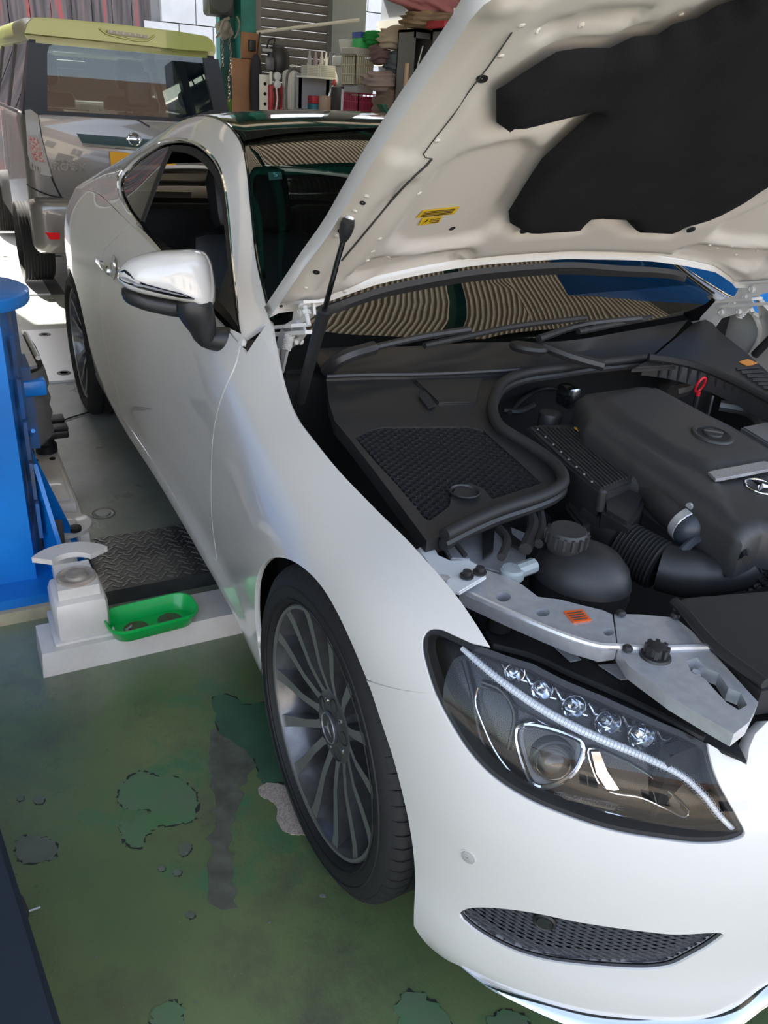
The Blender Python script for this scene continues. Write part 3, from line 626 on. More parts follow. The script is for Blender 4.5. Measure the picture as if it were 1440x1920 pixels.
# ------------------------------------------------------------------ wheels
M_rim = mat('dark_titanium_alloy', (.17, .17, .175), .32, metal=.7, noise=.25, nscale=40)
M_rimf = mat('machined_rim_face', (.33, .325, .32), .32, metal=.7)
M_tyre = mat('tyre_rubber', (.010, .010, .0105), .7, bump=.2, bscale=400)
def make_wheel(c, s):                            # s = -1: right-hand side, outward towards -y
    ay = np.array([0, s, 0.]); c = np.asarray(c, float)
    # barrel and lip
    mb = MB().lathe([(.2535, .085), (.2525, .096), (.2500, .099), (.2455, .098), (.2440, .092), (.238, .084), (.228, .05), (.222, -.04), (.235, -.09), (.245, -.1)], c, ay, 72, cap=False)
    w = mb.build('wheel', M_rim, car)
    MB().lathe([(.2445, .0925), (.2450, .0985), (.2500, .1000), (.2530, .0975), (.2545, .090)], c, ay, 72, cap=False).build('rim_lip', M_rimf, w)
    # tyre
    prof = [(.250, .07), (.2545, .092), (.264, .109), (.285, .114), (.305, .108), (.320, .098), (.3275, .086)]
    tr = []
    for k, (a, b) in enumerate(((.086, .058), (.050, .008), (0, -.042), (-.050, -.086))):
        tr += [(.3275 if abs(a) > .08 else .331, a), (.331 if abs(b) < .08 else .3275, b)]
        if k < 3: tr += [(.322, b-.0015), (.322, (.050, 0, -.050)[k]+.0015)]
    prof += tr[1:]+[(.305, -.108), (.285, -.114), (.264, -.11), (.254, -.097), (.250, -.08)]
    ty = MB().lathe(prof, c, ay, 96, cap=False)
    # shoulder blocks
    for k in range(72):
        t = 2*math.pi*k/72; e = np.array([math.cos(t), 0, math.sin(t)]); f = np.array([-math.sin(t), 0, math.cos(t)])
        V = [c+e*r+ay*h+f*q for r, h in ((.3285, .060), (.3315, .060), (.3315, .084), (.325, .0955), (.316, .1015), (.314, .1)) for q in (-.0115, .0115)]
        ty.add(V, [(2*i, 2*i+1, 2*i+3, 2*i+2) for i in range(5)]+[tuple(range(0, 12, 2)), tuple(range(11, 0, -2))])
    for rr_ in (.266, .292): ty.lathe([(rr_-.0015, .1105 if rr_ < .28 else .1128), (rr_, .1135 if rr_ < .28 else .1145), (rr_+.0015, .1118 if rr_ < .28 else .112)], c, ay, 96, cap=False)
    ty.build('tyre', M_tyre, w, True, 40)
    # spokes: blades with a bright face, hub slightly inset
    N = 14; face = MB(); side = MB()
    for k in range(N):
        t = 2*math.pi*(k+.35)/N; e = np.array([math.cos(t), 0, math.sin(t)]); f = np.array([-math.sin(t), 0, math.cos(t)])
        st = [(.060, .060, .0125), (.085, .068, .0085), (.13, .078, .0085), (.18, .083, .0105), (.222, .088, .0125), (.2465, .094, .014)]
        for i in range(5):
            (r0, h0, w0), (r1, h1, w1) = st[i], st[i+1]
            a = [c+e*r0+ay*h0+f*w0, c+e*r0+ay*h0-f*w0, c+e*r1+ay*h1-f*w1, c+e*r1+ay*h1+f*w1]
            face.add(a, [(0, 1, 2, 3)])
            d0, d1 = .045, .05
            bq = [c+e*r0+ay*(h0-d0)+f*w0*.5, c+e*r0+ay*(h0-d0)-f*w0*.5, c+e*r1+ay*(h1-d1)-f*w1*.5, c+e*r1+ay*(h1-d1)+f*w1*.5]
            side.add([q-ay*.0004 for q in a]+bq, [(0, 3, 7, 4), (1, 5, 6, 2), (4, 7, 6, 5)])
    side.build('spoke_sides', M_rim, w, True, 30); face.build('spoke_faces', M_rimf, w, True, 30)
    MB().lathe([(.0745, .02), (.0745, .064), (.070, .067), (.034, .070), (.033, .064)], c, ay, 40, cap=False).build('hub', M_rim, w, True, 30)
    for k in range(5):
        t = 2*math.pi*(k+.2)/5; cc = c+.055*np.array([math.cos(t), 0, math.sin(t)])
        MB().lathe([(.0155, .0665), (.0145, .0695), (.0125, .068), (.0115, .045), (.001, .044)], cc, ay, 16, cap=False).build('bolt_hole', M_dark, w)
        t += math.pi/5; cc = c+.055*np.array([math.cos(t), 0, math.sin(t)])
        MB().lathe([(.005, .067), (.005, .071), (.003, .072), (.001, .072)], cc, ay, 10).build('hub_stud', M_chrome, w)
    cap = MB().lathe([(.034, .060), (.034, .074), (.031, .0765), (.001, .0768)], c, ay, 32).build('centre_cap', mat('dark_cap', (.05, .05, .055), .35), w)
    sb = MB().lathe([(.0295, .0765), (.0300, .0785), (.0312, .0785), (.0318, .0765)], c, ay, 32, cap=False)
    for k in range(3):
        t = math.pi/2+k*2*math.pi/3; e = np.array([math.cos(t), 0, math.sin(t)]); f = np.array([-math.sin(t), 0, math.cos(t)])
        sb.add([c+ay*.080, c+ay*.0772+f*.0045, c+ay*.0772-f*.0045, c+ay*.0772+e*.021], [(0, 3, 1), (0, 2, 3)])
    sb.build('cap_emblem', mat('grey_emblem', (.35, .35, .36), .4, metal=.6), w)
    # brake disc and caliper
    MB().lathe([(.165, -.005), (.165, .015), (.09, .015), (.085, .035), (.001, .036)], c, ay, 48).build('brake_disc', mat('brake_disc', (.35, .33, .32), .35, metal=1), w)
    MB().rbox((-.05, -.03, -.09), (.05, .05, .09), .015, Matrix.Translation(c+np.array([.14 if c[0] < -1 else -.13, s*.01, .02]))).build('brake_caliper', mat('caliper_grey', (.25, .25, .26), .4, metal=.5), w)
    return w
for cx in (0., -2.84):
    for s in (-1, 1): make_wheel((cx, s*.782, .331), s)
# ------------------------------------------------------------------ lamp, fog grille and nose of the coupe
def offs(S, d): return Surf(S.A, S.B, S.P+S.N*d)
sN = -1. if FS else 1.
SB_s = offs(SB, -.018*sN); SB_m = offs(SB, -.055*sN); SB_d = offs(SB, -.085*sN)
def on(S, L): return [S.at([S.px(*q)])[0] for q in L]
hl_loop = hlt[::-1]+[np.array(SB.px(918, 1217)), *SB.pxs([(960, 1232), (1000, 1244), (1064, 1277), (1128, 1303), (1192, 1332), (1284, 1372), (1325, 1394)])]+hll[::-1]
# order: lower boundary back to the start
hl_loop = hlt[::-1][0:0]+list(hlt[::-1])[::1]
hl_up = SB.pxs([(918, 1217), (960, 1232), (1000, 1244), (1064, 1277), (1128, 1303), (1192, 1332), (1284, 1372), (1325, 1394)])
HL = list(hlt)+list(hll[1:])+hl_up[::-1]           # rear edge down, lower edge forward, upper edge back
LENS = patch('headlight', SB, [HL], G_lens, car, h=.03, hb=.01, flip=FS, off=-.003, lip=0, mirror=True)
LENS[0]['label'] = 'clear swept-back headlight with a dark interior'
hlm = LENS[0]
HA = np.array(HL); hcen = HA.mean(0)
def inset(L, d):
    P = np.array(dens(L, .01)); t = np.roll(P, -1, 0)-np.roll(P, 1, 0); t /= np.linalg.norm(t, axis=1, keepdims=True)+1e-9
    n = np.stack([-t[:, 1], t[:, 0]], 1); ar = .5*np.sum(P[:, 0]*np.roll(P[:, 1], -1)-np.roll(P[:, 0], -1)*P[:, 1])
    return [p for p in (P+n*d*(1 if ar > 0 else -1))]
HLi = inset(HL, .0065)
HLi = [p for p in HLi if min(np.linalg.norm(np.array(HL)-p, axis=1)) > .0045]
patch('lamp_seal', SB, [HL, HLi], M_rubber, hlm, h=.05, hb=.01, flip=FS, off=-.006, lip=.03)
M_bez = mat('lamp_bezel', (.008, .009, .011), .25, spec=.4)
patch('lamp_bezel', SB_m, [inset(HL, -.004)], M_bez, hlm, h=.04, hb=.02, flip=FS, lip=0)
M_clearw = mat('white_light_guide', (.82, .84, .86), .12, coat=.6)
led = on(SB_s, [(866, 1215), (883, 1230), (922, 1263), (977, 1304), (1039, 1343), (1109, 1378), (1171, 1404), (1229, 1429), (1280, 1456), (1319, 1491), (1350, 1530), (1377, 1557)])
lp = smooth_path(led, 90); MB().tube(lp, [.0042+.0022*math.sin(math.pi*min(1, i/70)) for i in range(90)], 10).build('light_guide', M_clearw, hlm)
# fine teeth of the light guide
tb = MB()
for i in range(4, 84):
    p = lp[i]; t = lp[i+1]-lp[i-1]; t /= np.linalg.norm(t); n_ = np.cross(t, [0, 0, 1]); n_ /= np.linalg.norm(n_); u_ = np.cross(n_, t)
    tb.tube([p+.0068*(n_*math.cos(a)+u_*math.sin(a)) for a in np.linspace(0, 2*math.pi, 8, endpoint=False)], .0005, 3, closed=True)
tag(tb.build('guide_teeth', mat('guide_grey', (.45, .47, .5), .2), hlm), kind='stuff')
up_ = np.array([0, 0, 1.])
M_refl = mat('lamp_reflector_chrome', (.8, .82, .85), .08, metal=1)
G_ball = glassmat('lamp_inner_lens', (.85, .88, .92), 1.55)
def outn(S, q): return S.nrm([S.px(*q)])[0]*sN
for k, q in enumerate([(959, 1250), (1008, 1281), (1066, 1312), (1128, 1341), (1190, 1364), (1253, 1390)]):
    c = on(SB_m, [q])[0]; n_ = outn(SB_m, q); ax_ = n_*.55+np.array([.8, -.25, 0]); ax_ /= np.linalg.norm(ax_)
    r = .0125+.0012*k
    bowl = MB().lathe([(.003, -.006), (r*.6, 0), (r*.95, .012), (r*1.15, .022), (r*1.25, .022), (r*1.05, .010), (r*.7, -.004)], c+ax_*.004, ax_, 20, cap=False).build('reflector_bowl', M_refl, hlm)
    MB().lathe([(r*.75, .002), (r*.72, .010), (r*.5, .016), (.001, .019)], c+ax_*.004, ax_, 16, cap=False).build('reflector_lens', G_ball, bowl)
    a = on(SB_m, [(q[0]-28, q[1]-22), (q[0]+34, q[1]+30)])
    MB().tube(smooth_path([a[0]+n_*.012, c+n_*.02-up_*.018, a[1]+n_*.004], 12), .0022, 6).build('reflector_rim', M_refl, bowl)
# projector module in its chrome frame
fr = [(974, 1357), (1056, 1368), (1092, 1388), (1084, 1430), (1054, 1458), (1006, 1466), (984, 1430)]
f3 = smooth_path(on(SB_m, fr), 40, True); n_ = outn(SB_m, (1030, 1415))
pr_ = MB().tube([p+n_*.016 for p in f3], .0042, 8, closed=True).build('projector_frame', M_refl, hlm)
cf = np.mean(f3, axis=0)
V = [p+n_*.016 for p in f3]+[cf+(p-cf)*.72-n_*.006 for p in f3]; nn_ = len(f3)
MB().add(V, [(i, (i+1) % nn_, nn_+(i+1) % nn_, nn_+i) for i in range(nn_)]).build('projector_bezel', mat('projector_satin', (.62, .64, .68), .22, metal=.5), pr_)
pc = on(SB_m, [(1038, 1424)])[0]; ax_ = np.array([.86, -.42, .1]); ax_ /= np.linalg.norm(ax_)
MB().lathe([(.031, -.02), (.031, .006), (.028, .016), (.020, .024), (.010, .028), (.001, .029)], pc, ax_, 28, cap=False).build('projector_lens', G_ball, pr_)
MB().lathe([(.034, -.03), (.034, .002), (.031, .004), (.029, -.02), (.001, -.022)], pc, ax_, 28, cap=False).build('projector_barrel', M_bez, pr_)
# dark horn-shaped surround and second reflector
hs = smooth_path(on(SB_m, [(899, 1283), (894, 1308), (906, 1347), (938, 1412), (984, 1461), (1043, 1484), (1156, 1519), (1240, 1540), (1336, 1549)]), 50)
MB().tube([p+outn(SB_m, (1000, 1400))*.018 for p in hs], .0018, 6).build('trim_line', M_refl, hlm)
hs2 = smooth_path(on(SB_m, [(899, 1283), (930, 1292), (975, 1325), (1040, 1362)]), 20)
MB().tube([p+n_*.012 for p in hs2], .0016, 6).build('trim_line', M_refl, hlm)
s2 = smooth_path(on(SB_m, [(1104, 1400), (1112, 1440), (1128, 1470), (1145, 1480), (1200, 1490), (1250, 1512), (1284, 1526), (1290, 1518), (1260, 1486), (1215, 1448), (1170, 1422)]), 50, True)
sr = MB().tube([p+n_*.010 for p in s2], .0018, 6, closed=True).build('side_reflector_rim', M_refl, hlm)
c2 = np.mean(s2, axis=0); V = [p+n_*.010 for p in s2]+[c2+(p-c2)*.55-n_*.02 for p in s2]+[c2-n_*.022]; m_ = len(s2)
MB().add(V, [(i, (i+1) % m_, m_+(i+1) % m_, m_+i) for i in range(m_)]+[(m_+i, m_+(i+1) % m_, 2*m_) for i in range(m_)]).build('side_reflector', mat('smoked_reflector', (.06, .06, .065), .15, metal=.8), sr)
rb = on(SB_m, [(1108, 1404), (1118, 1445), (1140, 1478), (1160, 1474), (1138, 1440), (1124, 1404)])
MB().prism([p+n_*.009 for p in rb], n_*.004).build('side_reflector_facet', M_refl, sr)
bar = on(SB_s, [(1040, 1484), (1062, 1486), (1162, 1508), (1150, 1519), (1060, 1498)])
MB().prism(bar, n_*.002).build('lamp_badge_bar', M_bez, hlm)
tm = (on(SB_s, [(1060, 1490)])[0], on(SB_s, [(1148, 1511)])[0])
text('lamp_badge_text', 'LED HIGH PERFORMANCE', (tm[0]+tm[1])/2+n_*.004, .0085, tm[1]-tm[0], up_, M_refl, hlm, .0003)
# shaped inner cheek of the lamp (rear, near the fender)
for q in ([(870, 1235), (885, 1290), (900, 1370), (930, 1440)], [(905, 1275), (940, 1290), (965, 1330), (955, 1400)]):
    MB().tube(smooth_path([p+n_*.01 for p in on(SB_m, q)], 16), [.004]*16, 8).build('lamp_cheek', M_bez, hlm)
# ---- fog grille
patch('grille_backing', offs(SB, -.045*sN), [inset(fog, -.01)], M_dark, car, h=.05, flip=FS, lip=0, mirror=True)
SB_g = offs(SB, -.014*sN); fa = np.array(fog); l0, l1 = fa[:, 0].min(), fa[:, 0].max()
gm = MB(); gm2 = MB()
zlo = lambda l: min([z for z in [zz for zz in fa[np.abs(fa[:, 0]-l) < .02][:, 1]]] or [0]); zhi = lambda l: max([z for z in [zz for zz in fa[np.abs(fa[:, 0]-l) < .02][:, 1]]] or [0])
def fogbar(fz):                                   # fz(t) with t 0..1 along the opening: height fraction
    pts = []
    for l in np.linspace(l0+.004, l1-.004, 60):
        a, b = zlo(l), zhi(l); pts.append((l, fz((l-l0)/(l1-l0), a, b), a, b))
    run = []; runs = []
    for l, z, a, b in pts:
        if a+.001 < z < b-.001: run.append((l, z))
        else:
            if len(run) > 2: runs.append(run)
            run = []
    if len(run) > 2: runs.append(run)
    return runs
zmin, zmax = fa[:, 1].min(), fa[:, 1].max()
for k in range(-14, 40):
    for sl in (-1, 1):
        z0 = zmin+(zmax-zmin)*k/16.
        for run in fogbar(lambda t, a, b: z0+sl*.085*t+.020*t*t*sl):
            P = np.array(run); gm.tube(list(SB_g.at(P)), .0017, 4, cap=False)
fg = gm.build('fog_grille', mat('grille_black', (.011, .011, .012), .4), car); tag(fg, kind='stuff')
mm = fg.data.copy(); mm.transform(Matrix.Diagonal((1, -1, 1, 1))); mm.flip_normals(); tag(link('fog_grille', mm, car, MATS['grille_black']), kind='stuff')
MB().tube(list(SB_s.at(np.array(fog))*.4+SB.at(np.array(fog))*.6), .0035, 6, closed=True).build('grille_rim', M_black, car)
sq = (1022, 1723); c = on(SB_g, [sq])[0]; n_ = outn(SB_g, sq)
MB().lathe([(.0175, -.004), (.0175, .006), (.0150, .009), (.0125, .007), (.012, .009), (.001, .0095)], c, n_, 24).build('parking_sensor', M_black, car)
# parking sensor in the bumper skin
c = SB.at([sens])[0]; n_ = SB.nrm([sens])[0]*sN
ps = MB().lathe([(.0145, -.002), (.0145, .0008), (.0120, .0010), (.0115, -.001)], c, n_, 28, cap=False).build('parking_sensor', M_paint, car)
MB().lathe([(.0118, -.001), (.0112, -.0006), (.0106, .0012), (.0098, .0016), (.001, .0018)], c, n_, 28, cap=False).build('sensor_face', mat('sensor_grey', (.42, .41, .40), .4), ps)
# chrome lip under the bumper and dark chin behind it
lipt = SB.pxs([(866, 1812), (906, 1838), (987, 1868), (1090, 1897), (1209, 1911), (1327, 1908), (1374, 1891), (1440, 1845)])+[np.array([LE, botl[-1][1]])]
lipt = smooth_path(lipt, 60)
V = []; 
for i, l in enumerate(lipt):
    p = SB.at([l])[0]; n_ = SB.nrm([l])[0]*sN; n_[2] = 0; n_ /= np.linalg.norm(n_); f = min(1, i/14)
    V += [p-n_*.012, p+n_*.002-up_*.001, p+n_*(.011*f+.002)-up_*.009*f, p+n_*(.019*f+.001)-up_*.020*f, p+n_*(.016*f)-up_*(.027*f+.002), p-n_*.05-up_*(.030*f+.004)]
for mir in (0, 1):
    MB().add([v*([1, -1, 1] if mir else [1, 1, 1]) for v in V], [(6*i+k, 6*i+k+1, 6*i+k+7, 6*i+k+6) for i in range(59) for k in range(5)]).build('chrome_lip', mat('blued_chrome', (.52, .57, .64), .10, metal=1), car)
MB().prism([(.30, -.80, .12), (.45, -.74, .12), (.60, -.55, .13), (.70, -.3, .13), (.74, 0, .13), (.70, .3, .13), (.60, .55, .13), (.45, .74, .12), (.30, .80, .12)], (0, 0, .02)).build('undertray', M_dark, car)
# radiator grille at the middle of the nose, with its two bars and star
SB_r = offs(SB, -.02*sN)
rg = [np.array([LE, .605]), np.array([gl0[0]+.025, .605]), np.array([gl0[0]+.025, .50]), np.array([gl0[0]+.075, .355]), np.array([LE, .355])]
patch('radiator_grille', SB_r, [rg], M_blackg, car, h=.05, flip=FS, lip=0, mirror=True)
for z in (.50, .47):
    MB().tube(list((SB.at(np.array([(l, z) for l in np.linspace(gl0[0]+.05, LE, 20)])))), .007, 8).build('grille_bar', M_chrome, car)
c = np.array([.795, 0, .485]); sb = MB().tube([c+.085*np.array([-.12*math.sin(t), math.cos(t), math.sin(t)]) for t in np.linspace(0, 2*math.pi, 48, endpoint=False)], .008, 8, closed=True)
for k in range(3):
    t = math.pi/2+k*2*math.pi/3; e = np.array([-.12*math.sin(t), math.cos(t), math.sin(t)]); f = np.array([0, -math.sin(t), math.cos(t)])
    sb.add([c+[.016, 0, 0], c+f*.016+e*.008, c-f*.016+e*.008, c+e*.085], [(0, 3, 1), (0, 2, 3)])
sb.build('star_emblem', M_chrome, car)
def mirror_tree(src, dst):
    for ch in [o for o in bpy.data.objects if o.parent == src]:
        q = ch.data.copy(); q.transform(Matrix.Diagonal((1, -1, 1, 1))); q.flip_normals(); n = link(ch.name.split('.')[0], q, dst, list(ch.data.materials))
        if 'kind' in ch: n['kind'] = ch['kind']
        for g in [o for o in bpy.data.objects if o.parent == ch]:
            q = g.data.copy(); q.transform(Matrix.Diagonal((1, -1, 1, 1))); q.flip_normals(); link(g.name.split('.')[0], q, dst, list(g.data.materials))
mirror_tree(LENS[0], LENS[1])
# ------------------------------------------------------------------ bonnet, propped open
HO = np.array([-.585, 0, 1.008]); TH = math.radians(37.5); E1 = np.array([math.cos(TH), 0, math.sin(TH)]); HN = np.array([-math.sin(TH), 0, math.cos(TH)])
_hs = np.arange(-.06, 1.32, .02); _hy = np.arange(-.82, .8201, .02)
he = spl([-.06, .3, .6, .8, .93, 1.1, 1.3], [.004, .0, -.002, -.006, -.02, -.055, -.12], _hs)
HH = he[:, None]+.085*(1-(_hy[None, :]/.78)**2)
HP = HO+_hs[:, None, None]*E1+_hy[None, :, None]*np.array([0, 1., 0])+HH[..., None]*HN
SH = Surf(_hs, _hy, HP); sH = 1. if SH.nrm([[.5, 0]])[0]@HN > 0 else -1.
SHu = offs(SH, -.028*sH)
rear_px = [(508, 597), (526, 588), (587, 580), (618, 567), (667, 549), (708, 535), (799, 515), (882, 501), (1000, 491)]
re_ = SHu.pxs(rear_px); edge = SHu.pxs([(545, 545), (580, 495), (620, 441), (660, 376), (700, 311), (750, 236), (800, 165), (860, 82), (919, 2)])
half = [p for p in re_]; half.sort(key=lambda p: p[1])
ed2 = edge+[np.array([1.0, -.765]), np.array([1.08, -.70]), np.array([1.17, -.55]), np.array([1.22, -.35]), np.array([1.24, 0])]
hmid = np.array([re_[-1][0]+.004, 0.])
hood_half = smooth_path([re_[0]]+ed2, 60)+[hmid]+[p for p in re_[:0:-1] if p[1] < -.03]
def mirh(L): return L+[np.array([p[0], -p[1]]) for p in L[::-1] if abs(p[1]) > 1e-4]
i0 = [i for i, p in enumerate(hood_half) if abs(p[1]) < 1e-6]
front = [p for p in hood_half if p is not None]
right_half = [hmid]+[p for p in re_[::-1] if p[1] < -.03]+smooth_path([re_[0]]+ed2, 60)[1:]   # mid rear -> rear corner -> edge -> front middle
hood_loop = right_half+[np.array([p[0], -p[1]]) for p in right_half[::-1] if abs(p[1]) > 1e-3]
HOOD = patch('bonnet', SH, [[np.array([p[0], p[1]*1.004]) for p in hood_loop]], M_paint, car, h=.05, hb=.02, flip=sH < 0, lip=.026)[0]
M_inner = mat('primer_white_paint', (.68, .635, .575), .38, coat=.35, coatr=.15)
# pressed inner panel: recesses given as outlines on the panel
def sdf(P, L):
    L = np.array(L); a = L; b = np.roll(L, -1, 0); out = np.full(len(P), 1e9)
    for i in range(len(L)):
        e = b[i]-a[i]; t = np.clip(((P-a[i])@e)/(e@e+1e-12), 0, 1); out = np.minimum(out, np.linalg.norm(P-a[i]-t[:, None]*e, axis=1))
    ins = np.array([inpoly(p, L) for p in P]); return np.where(ins, -out, out)
def hp_(L): return [np.array([p[0], -abs(p[1])]) for p in SHu.pxs(L)]
recs = [(hp_([(735, 452), (832, 318), (880, 288), (985, 264), (1015, 292), (975, 360), (945, 420), (905, 448), (842, 462), (760, 470)]), -.016, .03),
        (hp_([(655, 522), (700, 488), (770, 484), (880, 468), (890, 480), (845, 500), (745, 518), (668, 532)]), -.020, .022),
        (hp_([(735, 300), (800, 205), (905, 60), (985, 20), (930, 110), (850, 235), (790, 300)]), -.008, .02),
        (hp_([(590, 560), (700, 400), (760, 345), (790, 335), (740, 400), (640, 520)]), -.010, .02),
        (hp_([(1000, 60), (1100, 30), (1230, 20), (1180, 50), (1040, 80)]), -.012, .02)]
pad_px = [(942, 188), (956, 180), (1054, 119), (1101, 112), (1151, 112), (1194, 91), (1238, 88), (1267, 69), (1310, 58), (1346, 36), (1379, 25), (1400, 4)]
pad_lo = [(1111, 417), (1093, 439), (989, 446), (962, 430), (960, 408), (1000, 346), (1025, 310), (1093, 249), (1118, 228), (1111, 220), (1064, 231), (985, 251), (967, 264), (942, 246)]
SHp = offs(SH, -.045*sH)
pA = SHp.pxs(pad_px); pB = SHp.pxs(pad_lo)
pR = SHp.pxs([(1172, 419), (1194, 442), (1263, 445), (1285, 431), (1317, 422), (1353, 408), (1407, 379), (1440, 356)])
pad = pA+[np.array(q) for q in ((1.03, -.34), (1.06, -.15), (1.06, .15), (1.03, .34), (.97, .40), (.90, .44), (.86, .52), (.85, .60), (.77, .65), (.69, .60), (.65, .54), (.69, .42), (.67, .37), (.58, .34))]+pR[::-1]+pB
inner_loop = [np.array([p[0]*.992+.006, p[1]*.990]) for p in hood_loop]
def relief(V, ab):
    P = np.array([[a, -abs(b)] for a, b in ab]); d = np.zeros(len(P))
    for L, amp, w in recs:
        s = np.clip(.5-sdf(P, L)/w, 0, 1); d += amp*(s*s*(3-2*s))
    s = np.clip(.5-sdf(np.array(ab), pad)/.05+.35, 0, 1); d -= .016*(s*s*(3-2*s))
    ed = -sdf(np.array(ab), inner_loop); f = np.clip(ed/.05, 0, 1); d -= .0  # hem
    base = -.008-.022*(f*f*(3-2*f))
    return V+(-HN)*(-(base-.0))[:, None]*1.0+HN*(-d)[:, None]*1.0
def inner_panel():
    LL = [dens(inner_loop, .012)]; ab, T, _, nb = cdt(LL, .016)
    used = sorted({i for t in T for i in t}); mp = {i: k for k, i in enumerate(used)}; ab = ab[used]; T = [tuple(mp[i] for i in t) for t in T]
    V = relief(SH.at(ab), ab); T = np.array(T); cr = np.cross(V[T[:, 1]]-V[T[:, 0]], V[T[:, 2]]-V[T[:, 0]]); fl_ = (cr@HN) > 0; T[fl_] = T[fl_][:, [0, 2, 1]]
    return link('bonnet_inner_panel', mesh('bonnet_inner_panel', V, [tuple(t) for t in T], True), HOOD, M_inner)
INN = inner_panel()
bvI = BVHTree.FromPolygons([v.co for v in INN.data.vertices], [list(p.vertices) for p in INN.data.polygons])
def onI(x, y):
    d = Vector(ray(x, y)).normalized(); l, n, i, t = bvI.ray_cast(Vector(CAM), d)
    if l is None:
        q = SHu.at([SHu.px(x, y)])[0]; return q, -HN
    n = np.array(n); n = -n if n@np.array(d) > 0 else n
    return np.array(l), n
# insulation pad: quilted black felt
def make_pad():
    LL = [dens(pad, .012)]; ab, T, _, nb = cdt(LL, .02)
    used = sorted({i for t in T for i in t}); mp = {i: k for k, i in enumerate(used)}; ab = ab[used]; T = [tuple(mp[i] for i in t) for t in T]
    ed = -sdf(ab, dens(pad, .03)); f = np.clip(ed/.03, 0, 1)
    from mathutils import noise as mn
    wob = np.array([mn.noise(Vector((a*9, b*9, 3))) for a, b in ab])*.006*f
    base = SH.at(ab); th = .030+.022*np.sqrt(f)+wob; V = base-HN*th[:, None]
    n0 = len(V); T = np.array(T); cr = np.cross(V[T[:, 1]]-V[T[:, 0]], V[T[:, 2]]-V[T[:, 0]]); q = (cr@HN) > 0; T[q] = T[q][:, [0, 2, 1]]
    return link('insulation_pad', mesh('insulation_pad', V, [tuple(t) for t in T], True), HOOD, mat('black_felt', (.0105, .0105, .0115), .95, bump=.6, bscale=500, spec=.2))
PAD = make_pad()
for q in ((1202, 416), (1208, 350), (1292, 418), (980, 418), (1035, 302), (1365, 165), (1404, 187)):
    l, n = onI(*q); MB().lathe([(.011, 0), (.011, .004), (.006, .006), (.001, .006)], l-np.array(HN)*.016, -HN, 12).build('pad_clip', M_black, PAD)
# yellow warning labels
def sticker(name, pts, m, parent, off=.0015):
    P = []
    for q in pts:
        l, n = onI(*q); P.append(l+n*off)
    return P, MB().prism(P, -HN*.0008).build(name, m, parent)
M_yel = mat('yellow_label', (.72, .46, .012), .5); M_ink = mat('label_ink', (.015, .015, .015), .6)
P, so_ = sticker('warning_label', [(780, 407), (793, 393), (861, 386), (850, 400)], M_yel, HOOD)
for k in range(4): 
    a = P[0]*(1-(.2+.2*k))+P[1]*(.2+.2*k); b = P[3]*(1-(.2+.2*k))+P[2]*(.2+.2*k); MB().tube([a*.93+b*.07-HN*.0015, a*.1+b*.9-HN*.0015], .0008, 4).build('label_line', M_ink, so_)
P, so_ = sticker('warning_label', [(784, 421), (791, 408), (829, 404), (822, 416)], M_yel, HOOD)
lt = [P[0]*(1-u)*(1-v)+P[3]*u*(1-v)+P[1]*(1-u)*v+P[2]*u*v-HN*.0015 for u, v in ((.10, .1), (.30, .5), (.20, .5), (.32, .95), (.14, .45), (.24, .45))]
MB().prism(lt[:1]+lt[1:3][::-1]+[lt[3]], -HN*.0006).build('lightning_mark', M_ink, so_)
for k in range(3):
    f = .25+.25*k; a = P[0]*(1-f)+P[1]*f; b = P[3]*(1-f)+P[2]*f; MB().tube([a*.55+b*.45-HN*.0015, a*.08+b*.92-HN*.0015], .0007, 4).build('label_line', M_ink, so_)
# holes and spot-weld dimples of the panel
M_hole = mat('hole_black', (.004, .004, .004), .9)
for x, y, r in ((904, 147, .0068), (680, 380, .0042), (638, 433, .0042), (593, 510, .0058), (848, 428, .0055), (527, 574, .003)):
    l, n = onI(x, y); MB().lathe([(r*1.25, -.001), (r*1.2, .0015), (r, .0012), (r*.95, .0006), (.001, .0005)], l, n, 18, cap=False).build('panel_hole', M_hole, INN)
for x, y in ((687, 368), (665, 396), (630, 443), (786, 363), (712, 448), (699, 472), (689, 489), (727, 482), (646, 547), (573, 540), (978, 48), (1009, 57), (939, 105), (1056, 107), (1090, 48), (1277, 28), (820, 264), (1330, 460), (1345, 466), (1420, 470), (1380, 478), (1372, 462)):
    l, n = onI(x, y); MB().lathe([(.0052, -.001), (.0048, .0008), (.003, .0018), (.001, .002)], l, n, 12, cap=False).build('weld_dimple', M_inner, INN)
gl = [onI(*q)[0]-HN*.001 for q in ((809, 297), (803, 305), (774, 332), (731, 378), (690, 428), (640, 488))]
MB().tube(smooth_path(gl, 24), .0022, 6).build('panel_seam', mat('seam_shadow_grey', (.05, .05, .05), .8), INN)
gl = [onI(*q)[0]-HN*.0006 for q in ((809, 297), (793, 292), (800, 280), (850, 215), (880, 170), (915, 125), (960, 60))]
MB().tube(smooth_path(gl, 24), .0010, 5).build('panel_seam', MATS['seam_shadow_grey'], INN)
# rubber seal along the rear edge of the bonnet
top = [(612, 572), (667, 552), (708, 538), (799, 518), (882, 504), (1000, 493), (1073, 490), (1153, 496), (1266, 505), (1285, 512)]
V = []
tp = smooth_path([onI(*q)[0]-HN*.004 for q in top], 40)
for i, p in enumerate(tp):
    h = .050*math.sin(math.pi*min(1, max(0, (i+2)/43.)))**.5
    V += [p+E1*.004, p-E1*.002-HN*.012, p-E1*h*.55-HN*.018, p-E1*h-HN*.008, p-E1*h+HN*.012]
MB().add(V, [(5*i+k, 5*i+k+1, 5*i+k+6, 5*i+k+5) for i in range(39) for k in range(4)]).build('bonnet_seal', M_rubber, HOOD)
